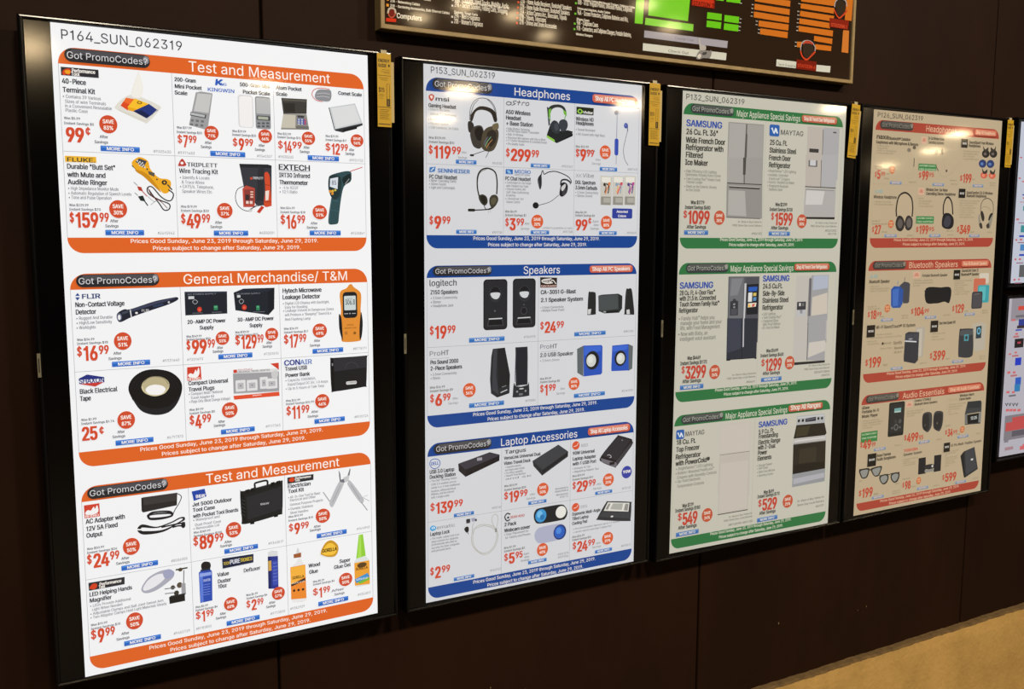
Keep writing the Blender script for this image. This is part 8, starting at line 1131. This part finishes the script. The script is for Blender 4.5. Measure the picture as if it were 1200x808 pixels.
  (0,'map_block',[['R','b8bcc0',1054.2,349.7,1061.4,351.8,0],['R','b8bcc0',1053.4,359.3,1060.6,361.4,0],['P','d0782a',[1064.5,347.4,1193.7,346.6,1193.4,362,1064.2,362.5]]]),
  (0,'map_block',[['R','b8bcc0',1052.8,369.3,1060,371.4,0],['R','b8bcc0',1051.7,379.3,1059,381.4,0],['P','d0782a',[1063.4,367.7,1192.7,367.4,1192.4,383.2,1062.6,382.8]]]),
  (0,'map_block',[['R','b8bcc0',1070.6,390.4,1077.9,392.5,0],['R','b8bcc0',1070.5,399.6,1077.8,401.7,0],['R','b8bcc0',1079.3,410.8,1086.6,413,0],['R','b8bcc0',1078.7,420.1,1086,422.3,0],['P','d0782a',[1081.3,388.8,1191.6,387.5,1190.8,403.4,1080.5,404]],['P','d0782a',[1087.9,408.4,1189.4,407.7,1188.7,424,1087.1,424]]]),
  (0,'map_block',[['R','b8bcc0',1225,326.7,1232.7,328.8,0],['P','d0782a',[1236.9,306.8,1372,297.1,1368.2,318.1,1235.2,320.9]],['P','d0782a',[1234.6,326.1,1366,323.6,1364.4,339,1233.8,339.5]]]),
  (0,'map_block',[['R','b8bcc0',1222,347.4,1229.8,349.6,0],['R','b8bcc0',1222.6,357.2,1230.3,359.4,0],['P','d0782a',[1233.2,346,1367.3,344.7,1360.6,360.4,1232.5,360.4]]]),
  (0,'map_block',[['R','b8bcc0',1222.4,367.8,1230.1,370,0],['R','b8bcc0',1221.3,378.2,1229,380.3,0],['P','d0782a',[1231.4,366.1,1350.7,365.8,1351.6,380.6,1230.7,380.7]]]),
  (0,'map_block',[['R','b8bcc0',1221.3,388.8,1229.1,391,0],['R','b8bcc0',1220.3,398.7,1228,401,0],['P','d0782a',[1229.6,386.3,1364.2,385.3,1363.7,401.2,1229.4,401.4]]]),
  (0,'map_block',[['P','d0782a',[1291,407,1363.1,407.4,1362.4,422.4,1290.1,420.9]]]),
  (0,'map_block',[['P','d0782a',[1296.1,429,1360.2,428.2,1359.6,442,1294.4,443.1]]]),
  (0,'map_block',[['R','b8bcc0',1217.7,430.5,1225.4,432.8,0],['R','b8bcc0',1216.6,440.9,1224.3,443.2,0],['P','d0782a',[1226.5,429.1,1243.7,428.2,1242.1,443.8,1224.9,443.8]]]),
  (0,'map_block',[['P','d0782a',[1412.8,285.1,1440.3,283.5,1436.9,351,1409.3,350.6]]]),
  (0,'map_block',[['P','d0803a',[1404.6,379.3,1429,378.5,1429.7,441,1402.1,440.6]]]),
  (0,'map_block',[['P','d4dcdc',[1303.9,484.6,1360.4,483.3,1358.8,501.4,1303,502.4]]]),
  (0,'map_block',[['P','d4dcdc',[1151.2,483.7,1226.1,483.3,1224.5,501.3,1150.2,501.9]],['T','Tech Experts',1155.2,499.2,67.8,6.5,'5a6468',0]]),
  (0,'station_emblem',[['P','7a2018',[848.5,355.7,926.9,354.6,925.4,377.2,847.8,377.9]],['P','c83a20',[852.7,357.3,922.6,356.2,921.3,375.6,851.1,376]],['T','STATION 7',853.9,375.1,68.5,10,'3a1410',2]]),
  (0,'station_emblem',[['C','b0a8b0',4,[1365.8,320.5,1369.9,304.3,1387.3,293.5,1408.4,297.9,1416,312.8]],['C','c84a30',5,[1365,327.6,1374.8,340.4,1387.7,347.7,1403.2,337.2,1418,323.1]],['S','3a3028',[1370.4,311.2,1387.7,298.7,1409,306.6,1411.3,322.2,1400.4,334,1387.9,342.4,1374.4,333.5]],['P','8a2a1c',[1348.5,352.1,1426.4,351.3,1424.1,376.3,1348.3,376.6]],['T','STATION 1',1355,374.1,65,9,'d8583c',2]]),
  (0,'station_emblem',[['C','b0a8b0',3.5,[1240.1,451.2,1242.4,434.9,1251.8,425.9,1266.5,422.8,1281.7,425.2,1295.7,436.6,1295.7,448.2]],['C','d04a2c',5,[1239.5,452.4,1247.5,466.6,1263.8,474.3,1280.5,463.5,1297.1,449.2]],['S','b84838',[1247.4,434.4,1255.1,425.6,1268.2,422.2,1281.7,425.2,1288.7,431.5,1268.7,431.1]],['S','3a3028',[1249.1,436.5,1265.3,430.3,1285.4,432.9,1289.7,448.7,1277.2,463.8,1264.3,470.8,1250.4,459.4]],['P','7a2418',[1225.1,476.9,1304.1,476.2,1303.7,502.8,1226.5,502.5]],['T','STATION 4',1230.1,496.9,69.8,9,'d0482c',2]]),
  (0,'spacecraft_picture',[['S','b8b8ba',[876,456.4,878.8,456.1,882.8,470.7,898.1,472.4,899.8,481.9,891.4,487,879.9,485.9]],['S','8c8c90',[870.4,499.7,877.1,488.4,891.3,484.8,908.6,485.3,916.6,482.4,919.7,487.5,913.6,502.1,892,504.6,880.7,508.4,869.3,508.4]],['S','d8d8da',[871.9,501.7,880.2,494.5,884.7,500.5,877.8,507.6]],['L','c8c8cc',3,[876,456.4,879.4,473.1]],['S','4a4a50',[888.7,491.5,902.9,488,900.3,494.7,890.3,496.8]]]),
 ],
 [
  (0,'product_picture',[['R','c05a64',5.8,113.8,17.4,117.7,0.5]]),
  (0,'product_picture',[['R','c05a64',5.1,181.1,16.7,185.2,0.5]]),
  (0,'product_picture',[['R','c05a64',24.8,191.5,39.2,195.5,0.5]]),
  (0,'product_picture',[['R','c05a64',35.6,245.3,45.4,249.5,0.5]]),
  (0,'product_picture',[['R','3048a0',32.1,234.8,44.2,239,0.5]]),
  (0,'product_picture',[['R','b07880',20.9,259.5,49.1,261.7,0.5]]),
  (0,'product_picture',[['R','3a8890',41.5,273,64.1,289.4,0]]),
  (0,'product_picture',[['R','c05a64',13.2,315.2,23,319.6,0.5],['R','c06a70',7.5,315,19.7,321,0.5]]),
  (0,'product_picture',[['R','c06a70',10,382.9,21,389.1,0.5]]),
  (0,'product_picture',[['R','c06a70',34.3,382.1,47.9,388.3,0.5]]),
  (0,'product_picture',[['R','c06a70',12.8,447.7,23.7,454.1,0.5]]),
  (0,'product_picture',[['R','c06a70',36.5,447.2,48.8,453.6,0.5]]),
  (0,'product_picture',[['R','c06a70',13.9,515.7,26.2,522.2,0.5]]),
  (0,'product_picture',[['R','c06a70',39.6,515,49.4,521.5,0.5]]),
  (0,'product_picture',[['R','8a5a70',20.5,328.2,59.4,330.6,0.5]]),
  (0,'product_picture',[['R','8a5a70',24,393.7,63.1,396.5,0.5]]),
  (0,'product_picture',[['R','8a5a70',23.9,461.4,63.1,464.6,0.5]]),
  (0,'product_picture',[['R','8a5a70',21.8,528.7,61,532.3,0.5]]),
  (0,'product_picture',[['R','3a8890',35.7,337.7,77.2,360.7,0]]),
  (0,'product_picture',[['R','4a80b8',39.6,400.7,84.3,421.9,0]]),
  (0,'product_picture',[['R','5a5c60',42.9,469.5,94.5,510.7,0]]),
  (0,'product_picture',[['R','3048b0',29.8,370.5,69.3,376.7,0.5]]),
  (0,'product_picture',[['R','3048b0',36.8,433.2,70,439.7,0.5]]),
  (0,'header_strip',[['R','8e8a94',14.6,582.1,135.1,657.3,0],['R','c8483c',52.1,609,131.1,623.1,0],['R','6a6870',41.4,639.6,134,647.6,0]]),
  (0,'product_picture',[['R','c86468',18.9,652.4,40.6,658.4,0.5]]),
  (0,'product_picture',[['R','2c3a8a',60,654.1,108.5,677.9,0],['R','3a2c30',52.4,675.3,94.9,685.1,0],['R','3a50b0',45.4,687.9,81.5,693.1,0.5]]),
  (0,'product_picture',[['R','c86468',45.3,700,60.2,706.8,0.5]]),
  (0,'product_picture',[['R','b06a70',35.1,709.9,67.7,715.9,0.5]]),
  (0,'product_picture',[['R','1e1a1e',44.7,720.3,95.3,751.3,0],['R','b04050',60.8,731.1,79.4,737.4,0]]),
  (0,'product_picture',[['R','c86468',48.2,764.3,61.7,770.3,0.5]]),
  (0,'product_picture',[['R','b06a70',35.3,775.6,71.5,781.3,0.5]]),
  (0,'product_picture',[['R','c86468',15.5,768.4,30.1,773.6,0.5]]),
  (0,'product_picture',[['R','2038b8',54.9,786,89.3,812.2,0]]),
  (0,'product_picture',[['R','c86468',15.1,829.8,31.5,837.9,0.5]]),
  (0,'product_picture',[['R','c86468',45.8,832,60.8,839.2,0.5]]),
  (0,'product_picture',[['R','b06a70',34.3,843.4,70.5,849.5,0.5]]),
  (0,'product_picture',[['R','c86468',17.1,898.3,34.7,905.4,0.5]]),
  (0,'product_picture',[['R','2c58b8',63,854.5,95.5,880.8,0],['R','2c78b0',61,878.1,93.4,903.5,0],['R','c86468',48.1,900.8,64.3,907.9,0.5]]),
  (0,'product_picture',[['R','6a6a74',32.5,912.8,71.8,919,0.5]]),
  (0,'product_picture',[['P','2a2a30',[14,939.7,18.5,939.2,22.3,946.2,27.6,938.1,30.8,939.3,24.4,951.1]],['P','2a2a30',[32.5,941.4,37.1,940.8,40.9,947.8,46.2,939.7,49.4,940.9,43,952.8]]]),
  (0,'product_picture',[['P','2a2a30',[52.8,943.1,57.3,942.6,61.2,949.6,66.5,941.5,69.8,942.7,63.3,954.6]],['P','2a2a30',[71.5,944.8,76.1,944.2,80,951.3,85.4,943.1,88.6,944.3,82.2,956.2]]]),
  (0,'product_picture',[['R','c86468',20.8,960.3,38.6,968.6,0.5],['R','c86468',41,962.1,58.9,970.4,0.5],['R','c86468',61.3,963.9,79.3,972.3,0.5]]),
  (0,'product_picture',[['R','c86468',86.4,966.2,104.6,974.6,0.5]]),
  (0,'header_strip',[['R','7c7880',18.8,983.9,208.3,1070.6,0],['R','b84c4c',60.5,992.6,202.1,1018.3,0],['R','b84c4c',26,1008.4,204.5,1038.7,0],['R','5a5660',63.6,1040.9,207.1,1060.6,0]]),
  (0,'product_picture',[['R','a08088',29.3,1095,77,1106.1,0.5]]),
  (0,'product_picture',[['R','c86468',115.6,1099.8,148.9,1113.3,0.5]]),
  (0,'product_picture',[['R','7a7880',22.7,1070.3,46.7,1077.7,0.5]]),
 ],
]

PAGE_W, PAGE_H = 598.0, 1218.0
CORNERS = [[(0.0004, 1.9717), (0.5956, 1.9699), (0.6003, 0.7533), (0.0004, 0.7467)], [(0.7228, 1.9649), (1.31, 1.9649), (1.3124, 0.7487), (0.7189, 0.7528)], [(1.4391, 1.9629), (2.0353, 1.9636), (2.0346, 0.7399), (1.4316, 0.7487)], [(2.1498, 1.9637), (2.7574, 1.968), (2.7691, 0.7415), (2.1462, 0.7461)]]       # world x, z of each lit page: top left, top right, bottom right, bottom left

PALETTE = [  # farther pages dimmed and warmed in colour for oblique view and room reflection
    dict(page='eef1f5', k='2a2a30', d='55565c', g='6a6a70', lg='8a8a8e', r='d04a2c', ob='cc4c2c', w='f8f4f0', bb='2a66c0', bl='4a86dc',
         band='da6224', ln='9a9ca4', pd='26262a', pm='4a4a50', ph='8a8a90', pt='d4d4d8'),
    dict(page='ced1d7', k='2c2a28', d='66665f', g='6c6c6c', lg='8c8a86', r='c8462e', ob='d05a32', w='e8e4e0', bb='2f6cb4', bl='5a88c8',
         band='10408c', ln='96989c', pd='26262a', pm='4c4c50', ph='84868a', pt='c4c4c8', sb='c86048', sl='d88a74', sd='1c2c5c'),
    dict(page='bdbbae', k='2e2a24', d='3c382e', g='74726a', lg='88867c', r='b84030', ob='b85238', w='dcd8c8', bb='3a68a8', bl='5a84b8',
         band='2d6e3e', ln='a4a294', pd='34383a', pm='505450', ph='8a8e84', pt='a4a69c', sb='b85a44', sl='c8806a', sd='1e4a2c'),
    dict(page='b4a386', k='3a3126', d='75684f', g='7c7058', lg='857860', r='b5442f', ob='c06a3c', w='dcb898', bb='6c84a4', bl='8a9cb4',
         band='a24132', ln='a89a7c', pd='3a3834', pm='54524c', ph='857c6c', pt='8a8478', sb='c4664e', sl='cc7c62', sd='5c2418'),
]

DEPTH = dict(header_band=3e-4, footer_band=3e-4, cell_lines=4e-4, product_picture=5e-4)
SCREEN_LABEL = [
    'black upright display showing orange-banded sale pages, biggest and nearest',
    'black upright display showing blue-banded headphone and speaker pages',
    'black upright display showing green-banded refrigerator and range pages',
    'black upright display showing red-banded headphone and bluetooth speaker pages',
]
GROUP_SCREENS = 'upright advertising displays along the wall'

# edge of the set around the page: 52 mm of black on each side, a little above and below
for i in range(4):
    cs = CORNERS[i]
    xl = (cs[0][0] + cs[3][0]) / 2 - 0.052
    xr = (cs[1][0] + cs[2][0]) / 2 + 0.052
    zt = (cs[0][1] + cs[1][1]) / 2 + 0.011
    zb = (cs[2][1] + cs[3][1]) / 2 - 0.013
    org = ((xl + xr) / 2, WALL_Y, zb)
    root = thing('display_screen', SCREEN_LABEL[i], 'display', org, GROUP_SCREENS)
    s = Shape()
    s.box(xl + 0.004, 0.004, zb + 0.004, xr - 0.004, 0.030, zt - 0.004, M_CASE)
    s.box(xl + 0.09, 0.030, zb + 0.12, xr - 0.09, WALL_Y - 0.0005, zt - 0.12, M_CASE)
    s.build('casing', root, org)
    s = Shape()
    s.ring(xl, zb, xr, zt, [(0.0, 0.030), (0.0, 0.002), (0.0012, -0.0015), (0.0030, -0.0034), (0.0052, -0.0038), (0.0078, -0.0028), (0.0092, -0.0008), (0.0100, 0.0006)], M_BEZEL)
    s.build('bezel', root, org)
    s = Shape()
    s.add([(xl + 0.009, 0.0002, zb + 0.009), (xr - 0.009, 0.0002, zb + 0.009), (xr - 0.009, 0.0002, zt - 0.009), (xl + 0.009, 0.0002, zt - 0.009)], [(0, 1, 2, 3)], M_GLASS)
    s.build('screen_glass', root, org)
    s = Shape()
    s.box(xl + 0.0005, -0.0046, 1.337, xl + 0.0062, -0.0030, 1.381, M_STICKER)
    s.box(xl + 0.0022, -0.0048, 1.346, xl + 0.0042, -0.0040, 1.372, M_STICKER_INK)
    s.build('control_sticker', root, org)

    def place(u, v, cs=cs):
        a, b = u / PAGE_W, v / PAGE_H
        return tuple((1 - b) * ((1 - a) * cs[0][k] + a * cs[1][k]) + b * ((1 - a) * cs[3][k] + a * cs[2][k]) for k in (0, 1))

    def mat_of(c, i=i):
        return lit_pixel(PALETTE[i].get(c, c))
    s = Shape()
    s.add([(x, -0.0001, z) for x, z in (cs[3], cs[2], cs[1], cs[0])], [(0, 1, 2, 3)], mat_of('page'))
    s.build('page_background', root, org)
    panels = {}
    order = [0.0016] * 4
    for pn, name, items in PAGES[i]:
        sh = Shape()
        if name in DEPTH:
            draw(sh, items, place, mat_of, -DEPTH[name], 2e-5)
        else:
            order[pn] = -draw(sh, items, place, mat_of, -order[pn], 1.4e-5)
        if pn == 0:
            sh.build(name, root, org)
        elif name == 'header_band':
            # the sale page itself: its coloured band carries everything printed on it
            panels[pn] = sh.build('sale_page', root, org)
        else:
            sh.build(name, panels[pn], org)

# ------------------------------------------------------------------ energy cards hanging from the sets' top right corners
CARD_LABEL = ['yellow energy card hanging beside the orange-banded display',
              'yellow energy card hanging beside the blue-banded display',
              'tilted yellow energy card hanging beside the green-banded display',
              'yellow energy card hanging beside the red-banded display']
CARDS = [(0.6285, 0.031, 0.0, 1.9755), (1.3435, 0.033, -0.1, 1.9715), (2.0650, 0.034, -4.0, 1.9705), (2.7885, 0.031, -0.6, 1.9715)]
for k, (cx, cw, tilt, top) in enumerate(CARDS):
    org = (cx, -0.009, top + 0.010)
    root = thing('energy_card', CARD_LABEL[k], 'card', org, 'energy cards on the displays')
    root.rotation_euler = (0, math.radians(-tilt), 0)
    L = 0.151

    def local(u, v, cx=cx, cw=cw, top=top):
        return (cx - cw / 2 + u / 1000.0, top - v / 1000.0)
    s = Shape()
    s.box(cx - cw / 2, -0.0094, top - L, cx + cw / 2, -0.0088, top, M_CARD)
    s.build('card_front', root, org)
    s = Shape()
    s.box(cx - cw / 2 + 0.004, -0.0078, top - L + 0.010, cx + cw / 2 + 0.0072, -0.0072, top - 0.016, M_CARD_BACK)
    s.box(cx - cw / 2 + 0.004, -0.0090, top - L + 0.010, cx - cw / 2 + 0.0046, -0.0072, top - 0.016, M_CARD_BACK)
    s.build('card_back', root, org)
    s = Shape()
    s.box(cx - 0.0065, -0.0084, top - 0.004, cx + 0.0065, -0.0078, top + 0.0075, M_TAB)
    s.box(cx - 0.0065, -0.0084, top + 0.0070, cx + 0.0065, 0.004, top + 0.0076, M_TAB)
    s.build('hanging_tab', root, org)
    ww = cw * 1000
    it = [['T', 'ENERGY', 2, 18, ww - 5, 6.5, 'k', 2], ['T', 'GUIDE', 2, 28, ww - 12, 6.5, 'k', 2], ['P', 'k', [ww - 7, 24, ww - 4.5, 21, ww - 2, 24, ww - 4.5, 28]],
          ['L', 'k', .5, [11, 33, ww - 3, 33.4]], ['L', 'k', .5, [9, 37, ww - 3, 37.4]], ['L', 'k', .5, [14, 39.5, ww - 3, 40]],
          ['L', 'k', .7, [1, 45, ww - 1, 45.4]], ['L', 'k', .6, [4, 50, ww - 6, 50.4]], ['L', 'k', .6, [8, 54, ww - 8, 54.4]],
          ['T', '$15', 3, 79, 13, 9, 'k', 1], ['L', 'k', .4, [4, 84, 14, 84]], ['L', 'k', .4, [3, 87, 15, 87]], ['L', 'k', .4, [3, 92, 13, 92]],
          ['L', 'k', .6, [21, 62, 27, 62, 27, 108, 21, 108, 21, 62]], ['R', 'k', 20.5, 93, 28, 108, 0], ['L', 'y', .8, [24, 95, 24, 106]],
          ['L', 'k', .8, [1, 110, ww - 1, 110.4]]]
    it += [['L', 'k', .45, [4 + (j % 2), 115 + 3.2 * j, ww - 4 - 2 * (j % 3), 115.2 + 3.2 * j]] for j in range(7)]
    it += [['L', 'k', 1.4, [2, 145, ww - 2, 145.4]]]
    s = Shape()
    draw(s, it, local, lambda c: M_CARD_INK if c == 'k' else M_CARD, -0.0095, 2e-5)
    s.build('printing', root, org)

# ------------------------------------------------------------------ directory board above the displays
bx0, bx1, bz0, bz1 = 0.6365, 2.0865, 2.0345, 3.0
org = ((bx0 + bx1) / 2, WALL_Y, bz0)
board = thing('directory_board', 'dark brown store directory board with brass frame above the displays', 'directory board', org)
s = Shape()
s.ring(bx0, bz0, bx1, bz1, [(0, WALL_Y - 0.0005), (0, 0.0265), (0.0012, 0.0255), (0.0085, 0.0255), (0.0100, 0.0275), (0.0102, 0.033)], M_GOLD)
s.build('frame', board, org)
s = Shape()
s.box(bx0 + 0.009, 0.031, bz0 + 0.009, bx1 - 0.009, WALL_Y - 0.001, bz1 - 0.009, M_BOARD)
s.build('backing_panel', board, org)
yy = 0.0308
for pn, name, items in PAGES[4]:
    sh = Shape()
    yy = draw(sh, items, lambda u, v: (0.6365 + u / 1000.0, 2.56 - v / 1000.0), lambda c: paint({'w': 'f0eee8'}.get(c, c), 0.07, 0.5), yy, 1.4e-5)
    sh.build(name, board, org)

# ------------------------------------------------------------------ pair of wide displays at the far end, cut by the edge of the photograph
FAR = [('black wide display with white product grid, upper of the pair at the far end', 1.972, 1.442, 'b9c0d0'),
       ('black wide display with grey-headed product grid, lower of the far-end pair', 1.390, 0.847, 'aeacb8')]
TILE = ['2a3050', '3a8890', '5a5c60', '3048b0', '1e1a1e', '4a80b8', '8a8a90', 'b8a070']
for k, (lab, zt, zb, page) in enumerate(FAR):
    xl, xr = 2.859, 3.801
    org = ((xl + xr) / 2, WALL_Y, zb - 0.018)
    root = thing('display_screen', lab, 'display', org, 'wide displays at the far end')
    s = Shape()
    s.box(xl - 0.016, 0.004, zb - 0.014, xr + 0.016, WALL_Y - 0.0005, zt + 0.010, M_CASE)
    s.build('casing', root, org)
    s = Shape()
    s.ring(xl - 0.020, zb - 0.018, xr + 0.020, zt + 0.013, [(0.0, 0.030), (0.0, 0.002), (0.0012, -0.0015), (0.0030, -0.0034), (0.0052, -0.0038), (0.0078, -0.0028), (0.0100, 0.0006), (0.019, 0.0008)], M_BEZEL)
    s.build('bezel', root, org)
    s = Shape()
    s.add([(xl, -0.0001, zb), (xr, -0.0001, zb), (xr, -0.0001, zt), (xl, -0.0001, zt)], [(0, 1, 2, 3)], lit_pixel(page))
    s.build('page_background', root, org)
    depth = -0.0003
    for pn, name, items in PAGES[5]:
        top = items[0][3] if name == 'header_strip' else None
        sel = [q for q in items if (min(q[3], q[5]) if q[0] == 'R' else q[2][1]) / 1000.0 * 1 < 0.56] if k == 0 else \
              [q for q in items if (min(q[3], q[5]) if q[0] == 'R' else q[2][1]) / 1000.0 >= 0.56]
        if not sel:
            continue
        sh = Shape()
        depth = draw(sh, sel, lambda u, v: (2.859 + u / 1000.0, 1.972 - v / 1000.0), lit_pixel, depth, 1e-5)
        sh.build(name, root, org)
    # the rest of the product grid, beyond the edge of the photograph
    sh = Shape()
    items = []
    for c in range(1, 8):
        for r in range(6):
            u, v = c * 112 + 10, 14 + r * 88
            items.append(['R', TILE[(c * 3 + r * 5 + k) % 8], u + 20, v + 8, u + 66, v + 48, 2])
            items.append(['R', 'c06a70', u + 8, v + 58, u + 34, v + 65, 1])
            items.append(['R', '3048b0', u + 44, v + 60, u + 80, v + 66, 1])
    draw(sh, items, lambda u, v: (xl + u / 1000.0, zt - v / 1000.0), lit_pixel, -0.0003, 1e-6)
    sh.build('product_grid', root, org)
